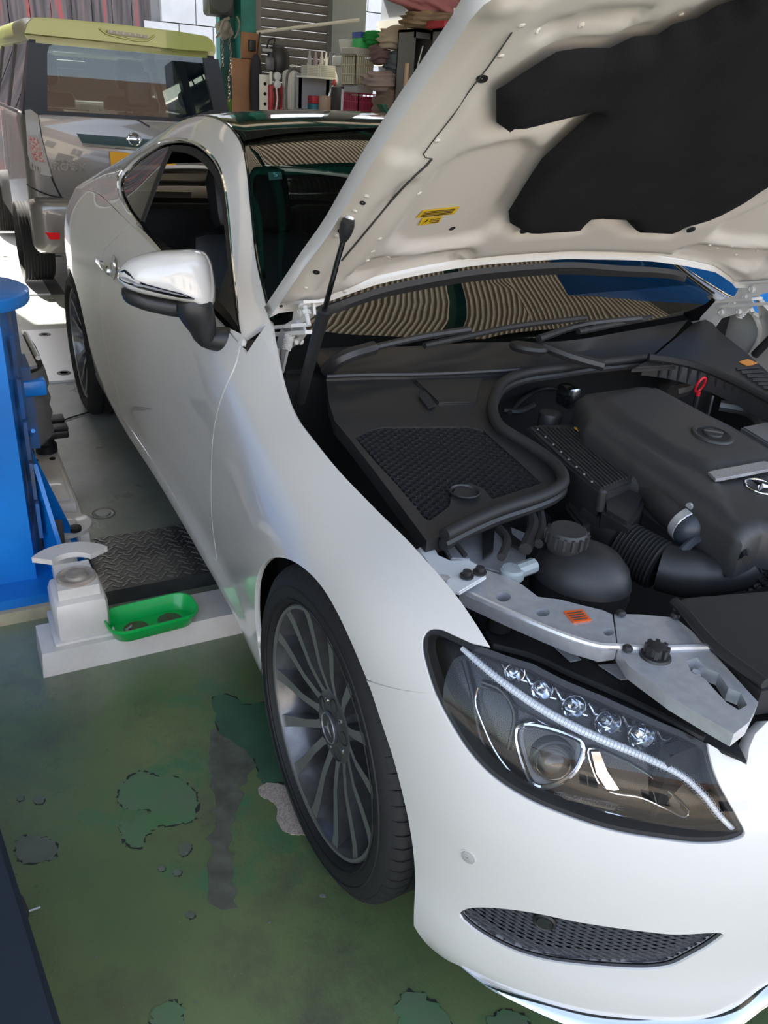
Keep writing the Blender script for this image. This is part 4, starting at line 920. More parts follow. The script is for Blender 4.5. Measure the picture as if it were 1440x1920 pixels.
# bonnet hinges
M_hinge = mat('painted_hinge', (.60, .59, .57), .35, coat=.3)
def hinge(s):
    A = np.array([-.60, s*.705, .955]); sy = np.array([0, s, 0.])
    pts = [py_(x, y, -.715) for x, y in ((553, 562), (586, 566), (588, 590), (566, 606), (572, 625), (560, 642), (538, 655), (528, 700), (512, 705), (516, 650), (528, 612), (548, 600))]
    pts = [np.array([p[0], s*.715, p[2]]) for p in pts]
    h = MB().prism(pts, sy*-.006).build('bonnet_hinge', M_hinge, car)
    for x, y, r in ((566, 585, .011), (548, 620, .014), (538, 640, .010), (557, 640, .008), (560, 605, .009)):
        p = py_(x, y, -.715)
        for d_ in (1, -1):
            p[1] = s*(.715 if d_ > 0 else .709); MB().lathe([(r, -.001), (r, .005), (r*.7, .008), (r*.65, .005), (.001, .006)], p, sy*d_, 16).build('hinge_bolt', M_hinge, h)
    p = py_(578, 585, -.73); p[1] = s*.735
    MB().lathe([(.005, -.03), (.005, .02), (.001, .021)], p, HN, 12).lathe([(.010, -.006), (.010, .003)], p, HN, 6).lathe([(.014, .012), (.014, .016)], p, HN, 16).build('hinge_stud', M_hinge, h)
    for (l_, t_, r_, b_, y0, y1) in ((526, 606, 566, 613, .70, .745), (532, 618, 590, 626, .70, .742), (548, 562, 590, 568, .69, .745)):
        q = [py_(x, y, -.72) for x, y in ((l_, t_+4), (r_, t_), (r_, b_), (l_, b_+4))]; q = [np.array([k[0], s*y0, k[2]]) for k in q]
        MB().prism(q, sy*(y1-y0)).build('hinge_ledge', M_hinge, h)
    a = py_(548, 626, -.73); b = py_(540, 655, -.73); a[1] = b[1] = s*.735
    P_ = [a+(b-a)*t+np.array([.010*math.cos(t*44), s*.010*math.sin(t*44), 0]) for t in np.linspace(0, 1, 60)]
    MB().tube(P_, .0028, 6).build('hinge_spring', M_hinge, h)
    q = [py_(x, y, -.70) for x, y in ((512, 660), (540, 652), (536, 690), (526, 730), (516, 715))]; q = [np.array([k[0], s*.74, k[2]]) for k in q]
    MB().prism(q, -sy*.02).build('hinge_foot', M_hinge, h)
for s in (-1, 1): hinge(s)
# gas strut
l, n = onI(653, 412); top_ = l+n*.012
low_ = py_(562, 752, -.735); mid_ = None
dd = low_-top_; Ls = np.linalg.norm(dd); dd /= Ls
best = min(np.linspace(.2, .8, 61), key=lambda f: abs(proj(top_+dd*Ls*f)[1]-583)); mid_ = top_+dd*Ls*best
st_o = MB().tube([mid_, low_], .0125, 14).tube([mid_-dd*.004, mid_+dd*.055], .0135, 14).build('gas_strut', M_black, car)
MB().tube([top_, mid_], .0052, 10).build('strut_rod', M_blackg, st_o)
MB().lathe([(.004, -.012), (.011, -.010), (.013, 0), (.012, .014), (.009, .026), (.006, .034)], top_, dd, 16).build('strut_socket', M_black, st_o)
MB().lathe([(.012, 0), (.010, .006), (.006, .012)], l, n, 14).build('strut_ball', M_chrome, st_o)
tm_ = st_o.data.copy()
for nm, me_ in (('gas_strut', st_o.data),):
    q = me_.copy(); q.transform(Matrix.Diagonal((1, -1, 1, 1))); q.flip_normals(); link('gas_strut', q, car, M_black)
# ------------------------------------------------------------------ engine bay
def pp(x, y, a, b=0., c=0.):                      # pixel -> plane z = a + b x + c y
    d = ray(x, y); nn = np.array([-b, -c, 1.]); t = (a-CAM@nn)/(d@nn); return CAM+d*t
CB = (.79, -.13)
def slab(name, pts, a, b, th, m, parent, c=0., bev=.004, holes=None):
    P = [pp(x, y, a, b, c) for x, y in pts]
    return slab3(name, P, th, m, parent, bev)
def slab3(name, P, th, m, parent, bev=.004, up=(0, 0, 1)):
    bm = bmesh.new(); up = Vector(up)
    vs = [bm.verts.new(Vector(p)-up*th) for p in P]; f = bm.faces.new(vs); f.normal_update()
    if f.normal.dot(up) > 0: f.normal_flip()
    r = bmesh.ops.extrude_face_region(bm, geom=[f]); tv = [g for g in r['geom'] if isinstance(g, bmesh.types.BMVert)]
    for v in tv: v.co += up*th
    tf = [g for g in r['geom'] if isinstance(g, bmesh.types.BMFace)]
    bmesh.ops.recalc_face_normals(bm, faces=bm.faces)
    if bev:
        te = [e for e in tf[0].edges]; bmesh.ops.bevel(bm, geom=te, offset=bev, segments=2, affect='EDGES', clamp_overlap=True)
    bmesh.ops.triangulate(bm, faces=[f for f in bm.faces if len(f.verts) > 4])
    me = bpy.data.meshes.new(name); bm.to_mesh(me); bm.free(); me.polygons.foreach_set('use_smooth', [True]*len(me.polygons)); me.set_sharp_from_angle(angle=math.radians(40))
    return link(name, me, parent, m)
M_plast = mat('matt_black_plastic', (.022, .022, .023), .38, bump=.2, bscale=1200)
M_plast2 = mat('charcoal_plastic', (.03, .03, .031), .45, bump=.2, bscale=900)
# dark tub
eb = MB().box((-.56, -.66, .30), (.50, .66, .34)).box((-.56, -.72, .34), (.20, -.70, .70)).box((-.56, .70, .34), (.20, .72, .70)).box((.55, -.6, .3), (.57, .6, .66)).build('engine_bay_tub', M_dark, car, False)
# cowl: from the screen base down to the covers
g1 = [(588, 655), (650, 650), (760, 650), (900, 642), (1050, 640), (1180, 620), (1290, 600)]; g2 = [(612, 706), (680, 703), (790, 702), (905, 697), (1010, 690), (1120, 680), (1218, 670)]
r1 = smooth_path([pp(x, y, .905) for x, y in g1], 24); r2 = smooth_path([pp(x, y, CB[0]+.012, CB[1]) for x, y in g2], 24)
V = []
for a, b in zip(r1, r2): V += [a+[-.015, 0, -.012], a, a*.65+b*.35-[0, 0, .012], a*.2+b*.8-[0, 0, .004], b, b-[0, 0, .03]]
MB().add(V, [(6*i+k, 6*i+6+k, 6*i+7+k, 6*i+k+1) for i in range(23) for k in range(5)]).build('scuttle_panel', M_plast, car)
MB().tube(r2, .006, 8).build('scuttle_ridge', M_plast, car)
# far-side cover
fc = [(1185, 690), (1218, 672), (1300, 604), (1330, 596), (1352, 622), (1400, 660), (1445, 700), (1560, 800), (1500, 800), (1440, 745), (1370, 708), (1300, 683)]
slab('service_cover', fc, CB[0]+.02, CB[1], .012, M_plast, car)
slab('warning_label', [(1386, 678), (1402, 673), (1420, 680), (1403, 687)], CB[0]+.0225, CB[1], .002, mat('orange_label', (.75, .30, .06), .5), car, bev=0)
for k in range(7): slab('vent_slat', [(1380+10*k, 688+7*k), (1422+9*k, 684+8*k), (1424+9*k, 688+8*k), (1382+10*k, 692+7*k)], CB[0]+.025, CB[1], .003, M_plast2, car, bev=0)
# near-side cover with the honeycomb window
cov = [(612, 710), (680, 706), (790, 705), (905, 700), (944, 704), (927, 738), (922, 772), (934, 802), (985, 838), (1048, 884), (1052, 912), (940, 955), (836, 1003), (800, 1014), (745, 940), (700, 880), (655, 822), (628, 790), (617, 756)]
hexp = [(666, 821), (690, 808), (715, 801), (878, 800), (906, 807), (960, 855), (1016, 906), (923, 936), (905, 915), (880, 905), (856, 912), (846, 930), (843, 949), (805, 977), (794, 970), (746, 911), (704, 866)]
def flat_patch(name, outer, holes, a, b, th, m, parent):
    LL = [dens([np.array(pp(x, y, a, b)[:2]) for x, y in L], .02) for L in [outer]+holes]
    ab, T, _, nb = cdt(LL, .05); V = [np.array([u, v, a+b*u]) for u, v in ab]; n = len(V)
    ec = {}
    F2 = []
    for t in T:
        c = np.cross(V[t[1]]-V[t[0]], V[t[2]]-V[t[0]]); F2.append(t if c[2] > 0 else (t[0], t[2], t[1]))
    for t in F2:
        for i in range(3): ec[(t[i], t[(i+1) % 3])] = 1
    bd = [e for e in ec if (e[1], e[0]) not in ec]; V2 = V+[v-np.array([0, 0, th]) for v in V]
    return link(name, mesh(name, V2, F2+[(b_, a_, a_+n, b_+n) for a_, b_ in bd], True, 30), parent, m)
COV = flat_patch('service_cover', cov, [hexp], CB[0], CB[1], .03, M_plast, car)
hx = [np.array(pp(x, y, CB[0]-.002, CB[1])[:2]) for x, y in hexp]; hb3 = np.array(hx); hm = MB()
R_ = .0086; lo = hb3.min(0); hi = hb3.max(0); row = 0; y = lo[1]
while y < hi[1]:
    x = lo[0]+(R_*.866 if row % 2 else 0)
    while x < hi[0]:
        if inpoly((x, y), hx):
            V = []
            for k in range(6):
                t = math.pi/6+k*math.pi/3
                for r, dz in ((R_*1.0, 0), (R_*.84, 0), (R_*.84, -.007)): V.append((x+r*math.cos(t), y+r*math.sin(t), CB[0]-.002+CB[1]*x+dz))
            hm.add(V, [(3*k+j, 3*((k+1) % 6)+j, 3*((k+1) % 6)+j+1, 3*k+j+1) for k in range(6) for j in range(2)])
        x += R_*1.732
    y += R_*1.5; row += 1
tag(hm.build('honeycomb_mesh', M_plast, car, False), kind='stuff')
c = pp(871, 925, CB[0], CB[1]); MB().lathe([(.030, .004), (.028, .006), (.022, -.006), (.014, -.022), (.001, -.024)], c, (0, 0, 1), 24, cap=False).build('cover_funnel', M_plast, COV)
slab('cover_flap', [(774, 710), (906, 708), (895, 754), (822, 755)], CB[0]+.006, CB[1], .006, M_plast, COV)
slab('flap_slot', [(788, 734), (798, 733), (818, 758), (803, 764), (786, 742)], CB[0]+.008, CB[1], .004, M_dark, COV, bev=0)
# metal seen through the mesh
MB().tube(smooth_path([pp(800, 950, .745), pp(840, 900, .75), pp(880, 840, .76), pp(900, 790, .77)], 12), .022, 10).build('brace_bar', M_satin, car)
MB().rbox((-.05, -.05, -.03), (.06, .06, .02), .015, Matrix.Translation(pp(760, 890, .74))).rbox((-.03, -.03, -.03), (.03, .03, .02), .01, Matrix.Translation(pp(785, 935, .74))).build('strut_tower', M_satin, car)
# rubber seals round the bay
sp1 = smooth_path([pp(x, y, CB[0]+.012, CB[1]) for x, y in ((833, 1003), (890, 975), (947, 952), (1000, 935), (1040, 918), (1056, 904), (1054, 888), (1034, 864), (985, 830), (938, 800), (924, 772), (928, 741), (947, 714), (982, 700), (1050, 690), (1100, 682), (1160, 676), (1214, 670))], 80)
MB().tube(sp1, .0125, 12).build('bay_seal', M_rubber, car)
MB().tube([p-[.0, 0, .020] for p in sp1], .011, 10).build('bay_seal_carrier', M_plast, car)
sp2 = smooth_path([pp(x, y, CB[0]+.03, CB[1]) for x, y in ((1216, 670), (1260, 676), (1310, 688), (1370, 712), (1440, 748), (1530, 800))], 40)
MB().tube(sp2, .011, 10).build('bay_seal', M_rubber, car)
V = []
for p in sp2: V += [p-[0, 0, .005], p-[0.004, .01, .05]]
MB().add(V, [(2*i, 2*i+1, 2*i+3, 2*i+2) for i in range(39)]).build('bay_partition', M_plast, car)
for i in range(3, 38, 2): p = sp2[i]; MB().box((-.003, -.004, -.05), (.006, .004, -.008), Matrix.Translation(p)).build('partition_rib', M_plast2, car, False)
# engine cover
ec_ = [(1080, 740), (1090, 733), (1195, 718), (1236, 722), (1300, 756), (1380, 796), (1440, 832), (1560, 905), (1570, 1010), (1440, 984), (1398, 1003), (1386, 998), (1290, 932), (1190, 862), (1096, 790), (1092, 768)]
def pillow(name, px, a, b, skirt, m, parent, r=.03, bumps=(), h=.014):
    L = [np.array(pp(x, y, a, b)[:2]) for x, y in px]; LL = [dens(L, .012)]; ab, T, _, nb = cdt(LL, h)
    us = sorted({i for t in T for i in t}); mp = {i: k for k, i in enumerate(us)}; ab = ab[us]; T = [tuple(mp[i] for i in t) for t in T]
    d = np.clip(-sdf(ab, LL[0]), 0, r); z = a+b*ab[:, 0]-r*.75*(1-np.sqrt(np.clip(1-((r-d)/r)**2, 0, 1)))
    for poly, amp, w in bumps:
        s = np.clip(.5-sdf(ab, [np.array(pp(x, y, a, b)[:2]) for x, y in poly])/w, 0, 1); z = z+amp*s*s*(3-2*s)
    V = [np.array([p[0], p[1], q]) for p, q in zip(ab, z)]; n = len(V)
    T = [t if np.cross(V[t[1]]-V[t[0]], V[t[2]]-V[t[0]])[2] > 0 else (t[0], t[2], t[1]) for t in T]; ec = {}
    for t in T:
        for i in range(3): ec[(t[i], t[(i+1) % 3])] = 1
    return link(name, mesh(name, V+[v-np.array([0, 0, skirt]) for v in V], T+[(q, p, p+n, q+n) for p, q in ec if (q, p) not in ec], True, 50), parent, m)
ECV = pillow('engine_cover', ec_, .832, -.10, .07, M_plast2, car, .028, [([(1120, 752), (1195, 732), (1228, 734), (1330, 788), (1440, 850), (1440, 858), (1400, 864), (1325, 884), (1250, 848), (1165, 792)], .014, .03), ([(1170, 815), (1245, 865), (1325, 897), (1348, 905), (1372, 975), (1290, 920)], .006, .02)])
c = pp(1336, 815, .8475, -.10); axo = (.1, 0, 1)
MB().lathe([(.046, -.001), (.043, .003), (.038, .0035), (.034, .0012)], c, axo, 32, cap=False).build('filler_recess', M_plast, ECV)
MB().lathe([(.0345, .0008), (.001, .0010)], c, axo, 32, cap=False).build('filler_shadow_gap', M_dark, ECV)
MB().lathe([(.020, 0), (.020, .004), (.018, .006), (.001, .0065)], c, axo, 18).rbox((-.021, -.0045, .004), (.021, .0045, .011), .003, Matrix.Translation(c)@Matrix.Rotation(.8, 4, 'Z')).build('oil_filler_cap', M_plast2, ECV)
slab('cover_silver_band', [(1328, 884), (1345, 880), (1432, 864), (1470, 872), (1440, 880), (1352, 897), (1342, 898)], .845, -.10, .006, mat('silver_fleck_trim', (.50, .51, .54), .35, metal=.7, noise=.4, nscale=500), ECV, bev=.001)
c = pp(1427, 912, .834, -.10); nu = np.array([.1, 0, 1.]); nu /= np.linalg.norm(nu)
sb = MB().tube([c+.030*(np.array([math.cos(t), 0, -.1*math.cos(t)])+np.array([0, math.sin(t), 0])) for t in np.linspace(0, 2*math.pi, 40, endpoint=False)], .0024, 8, closed=True)
for k in range(3):
    t = math.pi+k*2*math.pi/3; e = np.array([math.cos(t), math.sin(t), -.1*math.cos(t)]); f = np.array([-math.sin(t), math.cos(t), .1*math.sin(t)])
    sb.add([c+nu*.007, c+nu*.001+f*.006+e*.003, c+nu*.001-f*.006+e*.003, c+nu*.001+e*.030], [(0, 3, 1), (0, 2, 3)])
sb.build('star_emblem', M_chrome, ECV)
# air filter box
ab_ = [(988, 800), (1010, 796), (1072, 795), (1117, 806), (1165, 845), (1212, 886), (1186, 901), (1128, 924), (1060, 868)]
ABX = slab('air_filter_box', ab_, .79, -.02, .14, M_plast2, car, bev=.005)
A0, A1, B0, B1 = pp(1003, 800, .7915, -.02), pp(1128, 915, .7915, -.02), pp(1104, 806, .7915, -.02), pp(1196, 886, .7915, -.02)
for k in range(13):
    f = k/12.; MB().tube([A0*(1-f)+B0*f, A1*(1-f)+B1*f], .0022, 6).build('box_rib', M_plast2, ABX)
slab('box_label', [(1076, 801), (1098, 799), (1116, 821), (1103, 823)], .797, -.02, .002, mat('amber_label', (.70, .38, .06), .5), ABX, bev=0)
for k in range(8): MB().lathe([(.003, 0), (.002, .003), (.001, .003)], pp(1008+14.5*k, 806+14*k, .792, -.02), (0, 0, 1), 8).build('box_clip', mat('dull_clip', (.16, .16, .16), .5), ABX)
slab('box_front_lid', [(1128, 924), (1186, 901), (1215, 925), (1200, 960), (1180, 985), (1130, 955)], .772, -.08, .10, M_plast, ABX, bev=.008)
MB().lathe([(.010, -.03), (.010, .01), (.006, .014)], pp(1128, 930, .79), (0, 0, 1), 12).build('box_fixing', M_plast, ABX)
slab('box_side', [(1060, 880), (1128, 930), (1130, 990), (1090, 985), (1062, 950)], .72, 0, .12, M_plast, ABX, bev=.006)
for k in range(5):
    a = pp(1066+14*k, 893+11*k, .725); MB().box((-.003, -.02, -.1), (.003, .02, .005), Matrix.Translation(a)@Matrix.Rotation(.6, 4, 'Z')).build('box_side_rib', M_plast2, ABX, False)
# snorkel from the box towards the throttle
sn = smooth_path([pp(1190, 905, .77), pp(1222, 915, .77), pp(1262, 955, .765), pp(1290, 985, .755)], 16)
MB().tube(sn, [.040, .042, .043, .044, .044, .044, .043, .042, .041, .040, .039, .038, .037, .036, .036, .036], 20).build('intake_snorkel', M_plast, car)
ax_ = sn[-1]-sn[-3]; MB().lathe([(.037, -.012), (.0385, -.010), (.0385, .006), (.037, .008)], sn[-1], ax_, 24, cap=False).build('hose_clamp', M_satin, car)
MB().lathe([(.008, -.012), (.008, .012), (.005, .014)], sn[-1]+np.array([.0, .0, .042]), (0, 1, 0), 10).build('clamp_screw', M_satin, car)
M_bg = mat('blue_grey_plastic', (.035, .043, .055), .4)
MB().lathe([(.036, 0), (.038, .010), (.036, .022), (.028, .034), (.015, .04)], sn[-1], ax_, 20).build('intake_joint', M_bg, car)
MB().tube(smooth_path([pp(1278, 1035, .73), pp(1300, 1015, .745), pp(1340, 1000, .75), pp(1352, 985, .75)], 14), .009, 8).build('breather_pipe', M_bg, car)
MB().tube(smooth_path([pp(1345, 1010, .72), pp(1360, 1030, .71), pp(1372, 1052, .69)], 12), .010, 8).build('breather_pipe', mat('grey_hose', (.18, .19, .20), .4), car)
# bellows duct
MB().tube(smooth_path([pp(1112, 975, .70), pp(1140, 1000, .70), pp(1170, 1025, .70)], 8), .045, 16).build('intake_duct', M_plast, car)
d0, d1 = pp(1166, 1022, .70), pp(1238, 1062, .69)
prof = []; Lb = np.linalg.norm(d1-d0)
for k in range(44): prof.append((.048+.0035*math.cos(k*math.pi*2/4), Lb*k/43.))
MB().lathe(prof, d0, d1-d0, 28).build('bellows', M_plast, car)
pipe = smooth_path([d1, pp(1285, 1074, .69), pp(1340, 1075, .69), pp(1400, 1062, .69), pp(1470, 1045, .69)], 24)
MB().tube(pipe, [.047]*6+[.042]*18, 20).build('intake_pipe', M_plast, car)
hxm = MB()
for i in range(14, 24):
    p = pipe[i]; t = pipe[min(i+1, 23)]-pipe[i-1]; t /= np.linalg.norm(t); a = np.cross(t, [0, 0, 1]); a /= np.linalg.norm(a); b = np.cross(a, t)
    for k in range(14):
        th = 2*math.pi*(k+.5*(i % 2))/14; e = a*math.cos(th)+b*math.sin(th); hxm.lathe([(.0075, -.003), (.0075, .004), (.0055, .004), (.005, 0), (.001, 0)], p+e*.042, e, 6, cap=False)
tag(hxm.build('pipe_honeycomb', M_plast, car, False), kind='stuff')
# coolant tank
tc_ = pp(1088, 1085, .70)
def squash(prof, c, sx, sy, n=32, rot=0.):
    mb = MB().lathe(prof, (0, 0, 0), (0, 0, 1), n); cr, sr = math.cos(rot), math.sin(rot)
    mb.v = [np.array([(v[0]*sx)*cr-(v[1]*sy)*sr, (v[0]*sx)*sr+(v[1]*sy)*cr, v[2]])+c for v in mb.v]; return mb
TNK = squash([(.03, -.10), (.065, -.085), (.085, -.05), (.090, -.015), (.088, .0), (.090, .004), (.088, .012), (.080, .035), (.062, .055), (.040, .064), (.032, .068)], tc_, 1.02, .88, 36, .5).build('coolant_tank', M_plast, car)
cp = pp(1064, 1003, .785); 
mb = MB().lathe([(.030, -.03), (.034, -.022), (.036, -.012), (.036, .006), (.031, .012), (.012, .013), (.001, .011)], cp, (.05, 0, 1), 32)
for k in range(16):
    t = 2*math.pi*k/16; mb.box((-.003, -.0025, -.014), (.003, .0025, .007), Matrix.Translation(cp+.0365*np.array([math.cos(t), math.sin(t), 0]))@Matrix.Rotation(t, 4, 'Z'))
mb.build('coolant_cap', M_plast2, TNK)
MB().tube([cp-[0, 0, .03], tc_+[-.02, 0, .04]], .028, 16).build('tank_neck', M_plast, TNK)
MB().prism([p+np.array([0, 0, .0]) for p in (pp(1099, 1045, .752), pp(1127, 1068, .745), pp(1104, 1073, .748))], (.001, -.001, .002)).build('tank_label', mat('pink_label', (.55, .35, .40), .5), TNK)
# second reservoir cap behind the filter box
c = pp(1032, 778, .80); MB().lathe([(.028, -.04), (.028, .0), (.026, .006), (.010, .008), (.001, .008)], c, (0, 0, 1), 24).build('reservoir_cap', M_plast, car)
# oil dipstick with its red loop
c = pp(1308, 742, .80); MB().tube([c-[0, 0, .05], c], .007, 8).build('dipstick', M_plast, car)
ring = [c+[0, 0, .012]+np.array([0.4*.017*math.cos(t), .013*math.sin(t)*1., .022*math.cos(t)+.018]) for t in np.linspace(0, 2*math.pi, 24, endpoint=False)]
MB().tube(ring, .0035, 8, closed=True).tube([c, c+[0, 0, .012]], .006, 8).build('dipstick_handle', mat('red_plastic', (.65, .015, .03), .35), car)
# hoses and pipes around the engine
for pts, r, m_ in (([(955, 775), (985, 745), (1030, 728), (1075, 735)], .006, M_rubber), ([(945, 770), (970, 772), (1000, 760)], .009, M_rubber), ([(1100, 700), (1170, 690), (1230, 700)], .012, M_plast),
                  ([(1262, 735), (1282, 730), (1285, 712), (1268, 700)], .020, mat('brown_hose', (.10, .085, .07), .4)), ([(1340, 735), (1380, 750), (1440, 790)], .012, M_plast), ([(1350, 760), (1400, 770), (1440, 815)], .016, mat('grey_cast', (.22, .22, .22), .45, metal=.5)),
                  ([(1235, 910), (1275, 935), (1300, 965), (1310, 990)], .010, mat('olive_hose', (.09, .085, .07), .4)), ([(1385, 1000), (1395, 1030), (1400, 1050)], .009, M_plast), ([(1325, 960), (1360, 975), (1385, 1010)], .013, M_plast),
                  ([(990, 955), (1000, 985), (985, 1030)], .012, M_rubber), ([(1010, 950), (1015, 980), (1010, 1020)], .009, M_rubber), ([(930, 985), (950, 1010), (940, 1045)], .008, M_rubber)):
    MB().tube(smooth_path([pp(x, y, .76) for x, y in pts], 18), r, 8).build('hose', m_, car)
MB().rbox((-.03, -.02, -.03), (.03, .02, .03), .01, Matrix.Translation(pp(1065, 742, .77))).build('foil_sleeve', mat('foil', (.6, .65, .68), .25, metal=1, noise=.6, nscale=150), car)
slab('cylinder_head', [(1390, 800), (1440, 790), (1560, 860), (1560, 890), (1440, 830)], .80, 0, .05, MATS['grey_cast'], car)
# light inner wing metal next to the fender
M_prim = mat('inner_wing_paint', (.62, .64, .65), .35, coat=.2)
slab('inner_wing_bracket', [(782, 1028), (808, 1012), (822, 1040), (845, 1050), (880, 1049), (905, 1064), (912, 1080), (862, 1110), (845, 1106), (815, 1075)], .755, 0, .006, M_prim, car, bev=.002)
for q in ((875, 1081), (899, 1074)): MB().lathe([(.012, 0), (.012, .003), (.0075, .004), (.0075, .011), (.001, .012)], pp(*q, .757), (0, 0, 1), 12).build('bracket_bolt', M_plast, car)
MB().lathe([(.010, 0), (.010, .005), (.001, .006)], pp(833, 1087, .757), (0, 0, 1), 6).build('bracket_bolt', M_satin, car)
slab('inner_wing_panel', [(830, 1020), (880, 990), (930, 975), (990, 1000), (985, 1060), (950, 1075), (905, 1062), (880, 1048), (845, 1046)], .72, 0, .01, M_satin, car, bev=.003)
slab('wing_strap', [(905, 975), (930, 965), (925, 1030), (905, 1045)], .735, 0, .006, M_plast, car, bev=.001)
slab('wing_strap', [(935, 965), (955, 962), (960, 1000), (985, 1020), (980, 1030), (945, 1012)], .735, 0, .006, M_plast, car, bev=.001)
MB().tube([pp(842, 1002, .77), pp(872, 1042, .76)], .005, 6).build('stay_rod', M_plast, car)
M_whp = mat('milky_plastic', (.30, .34, .35), .3)
MB().lathe([(.022, -.01), (.022, .004), (.018, .008), (.001, .008)], pp(960, 1072, .735), (0, 0, 1), 20).tube([pp(968, 1072, .735), pp(1000, 1060, .735)], .014, 10).build('washer_filler', M_whp, car)
# aluminium cross member
def member(name, pts, holes=()):
    o = flat_patch(name, pts, [list(h) for h in holes], .735, 0, .022, M_satin, car); return o
def ell(cx, cy, a, b, rot=0., n=16): return [(cx+a*math.cos(t)*math.cos(rot)-b*math.sin(t)*math.sin(rot), cy+a*math.cos(t)*math.sin(rot)+b*math.sin(t)*math.cos(rot)) for t in np.linspace(0, 2*math.pi, n, endpoint=False)]
XM = member('cross_member', [(869, 1093), (908, 1068), (950, 1081), (980, 1097), (1009, 1119), (1050, 1124), (1096, 1136), (1130, 1144), (1148, 1152), (1157, 1214), (1128, 1219), (1073, 1203), (1028, 1185), (954, 1153), (862, 1111)], [ell(944, 1119, 14, 9), ell(1018, 1148, 13, 8), ell(1141, 1185, 10, 7)])
lat = [(1286, 1240), (1307, 1233), (1325, 1253), (1348, 1262), (1366, 1290), (1389, 1299), (1401, 1322), (1385, 1331), (1362, 1317), (1337, 1290), (1321, 1272), (1298, 1262)]
XM2 = member('cross_member', [(1152, 1151), (1200, 1152), (1266, 1158), (1300, 1185), (1332, 1218), (1422, 1317), (1404, 1354), (1376, 1376), (1330, 1350), (1261, 1309), (1179, 1249), (1159, 1216)], [lat])
el_ = smooth_path([pp(x, y, .736) for x, y in ((866, 1106), (954, 1147), (1028, 1179), (1073, 1196), (1128, 1211), (1160, 1212), (1200, 1215), (1330, 1213))], 40)
MB().tube(el_, .0055, 8).build('member_flange', M_satin, XM)
slab('orange_label', [(1057, 1146), (1092, 1142), (1109, 1162), (1076, 1167)], .7375, 0, .002, mat('bright_orange_label', (.85, .13, .02), .55), XM, bev=0)
for k in range(4):
    f = .2+.2*k; a = pp(1057+19*f, 1146+21*f, .739); b = pp(1092+17*f, 1142+20*f, .739); MB().tube([a*.92+b*.08, a*.12+b*.88], .0009, 4).build('label_line', M_ink, XM)
c = pp(1229, 1228, .737); mb = MB().lathe([(.024, -.002), (.022, .002), (.015, .003), (.014, .016), (.010, .018), (.001, .018)], c, (0, 0, 1), 20)
for k in range(8): t = 2*math.pi*k/8; mb.box((-.004, -.003, .003), (.004, .003, .017), Matrix.Translation(c+.0145*np.array([math.cos(t), math.sin(t), 0]))@Matrix.Rotation(t, 4, 'Z'))
mb.build('rubber_buffer', M_plast, XM2)
for q in ((1176, 1218), (1164, 1152), (1266, 1157)): MB().lathe([(.008, 0), (.008, .004), (.005, .007), (.001, .007)], pp(*q, .737), (0, 0, 1), 10).build('member_clip', M_plast, XM2)
for q in ((1305, 1265), (1380, 1290)): MB().lathe([(.008, 0), (.007, .006), (.001, .006)], pp(*q, .715), (0, 0, 1), 8).build('latch_screw', M_satin, XM2)
slab('latch_plate', [(1275, 1230), (1330, 1225), (1415, 1320), (1385, 1345), (1300, 1290)], .70, 0, .01, M_dark, XM2, bev=0)
# radiator shroud to the right
sv_ = [pp(x, y, .742) for x, y in ((1430, 1290), (1335, 1214), (1262, 1136), (1280, 1118))]+[np.array(q) for q in ((.41, -.15, .742), (.41, .15, .742), (.37, .33, .742), (.45, .45, .742), (.56, .40, .742), (.62, .25, .742), (.64, 0, .742), (.62, -.25, .742))]
slab3('radiator_shroud', sv_, .05, M_plast, car, .006)
MB().tube(smooth_path([pp(x, y, .752) for x, y in ((1264, 1128), (1285, 1148), (1310, 1178), (1345, 1215), (1435, 1282))], 20), .0085, 8).build('shroud_edge', M_plast, car)
slab3('grille_top_cover', [pp(x, y, .655) for x, y in ((1385, 1390), (1390, 1300))]+[np.array(q) for q in ((.62, -.2, .655), (.64, 0, .655), (.62, .2, .655), (.55, .42, .655), (.60, .45, .655), (.68, .2, .655), (.70, 0, .655), (.68, -.2, .655))]+[pp(1402, 1398, .655)], .03, M_plast, car, .003)
# top of the lamp housing between wing, lamp and cross member
slab('lamp_housing_top', [(862, 1112), (905, 1135), (955, 1158), (1030, 1190), (1075, 1208), (1130, 1224), (1175, 1250), (1260, 1312), (1330, 1354), (1378, 1382), (1400, 1425), (1330, 1396), (1192, 1330), (1064, 1272), (1000, 1238), (925, 1218), (918, 1200)], .672, 0, .006, M_plast, car, bev=.001)
MB().tube(smooth_path([pp(x, y, .680) for x, y in ((925, 1212), (1000, 1232), (1064, 1262), (1192, 1318), (1320, 1384))], 24), .006, 8).build('lamp_top_seal', M_rubber, car)
slab('paper_label', [(1040, 1213), (1062, 1211), (1090, 1236), (1070, 1240)],   .676, 0, .002, mat('grey_label', (.45, .46, .47), .6), car, bev=0)
slab('paper_label', [(1102, 1222), (1135, 1220), (1150, 1236), (1118, 1240)],   .676, 0, .002, mat('beige_label', (.40, .36, .30), .6), car, bev=0)
slab('paper_label', [(1122, 1246), (1158, 1244), (1190, 1270), (1165, 1274)],   .676, 0, .002, MATS['grey_label'], car, bev=0)
MB().lathe([(.020, -.02), (.020, .006), (.016, .010), (.001, .010)], pp(938, 1158, .70), (0, 0, 1), 14).build('lamp_adjuster', M_plast, car)
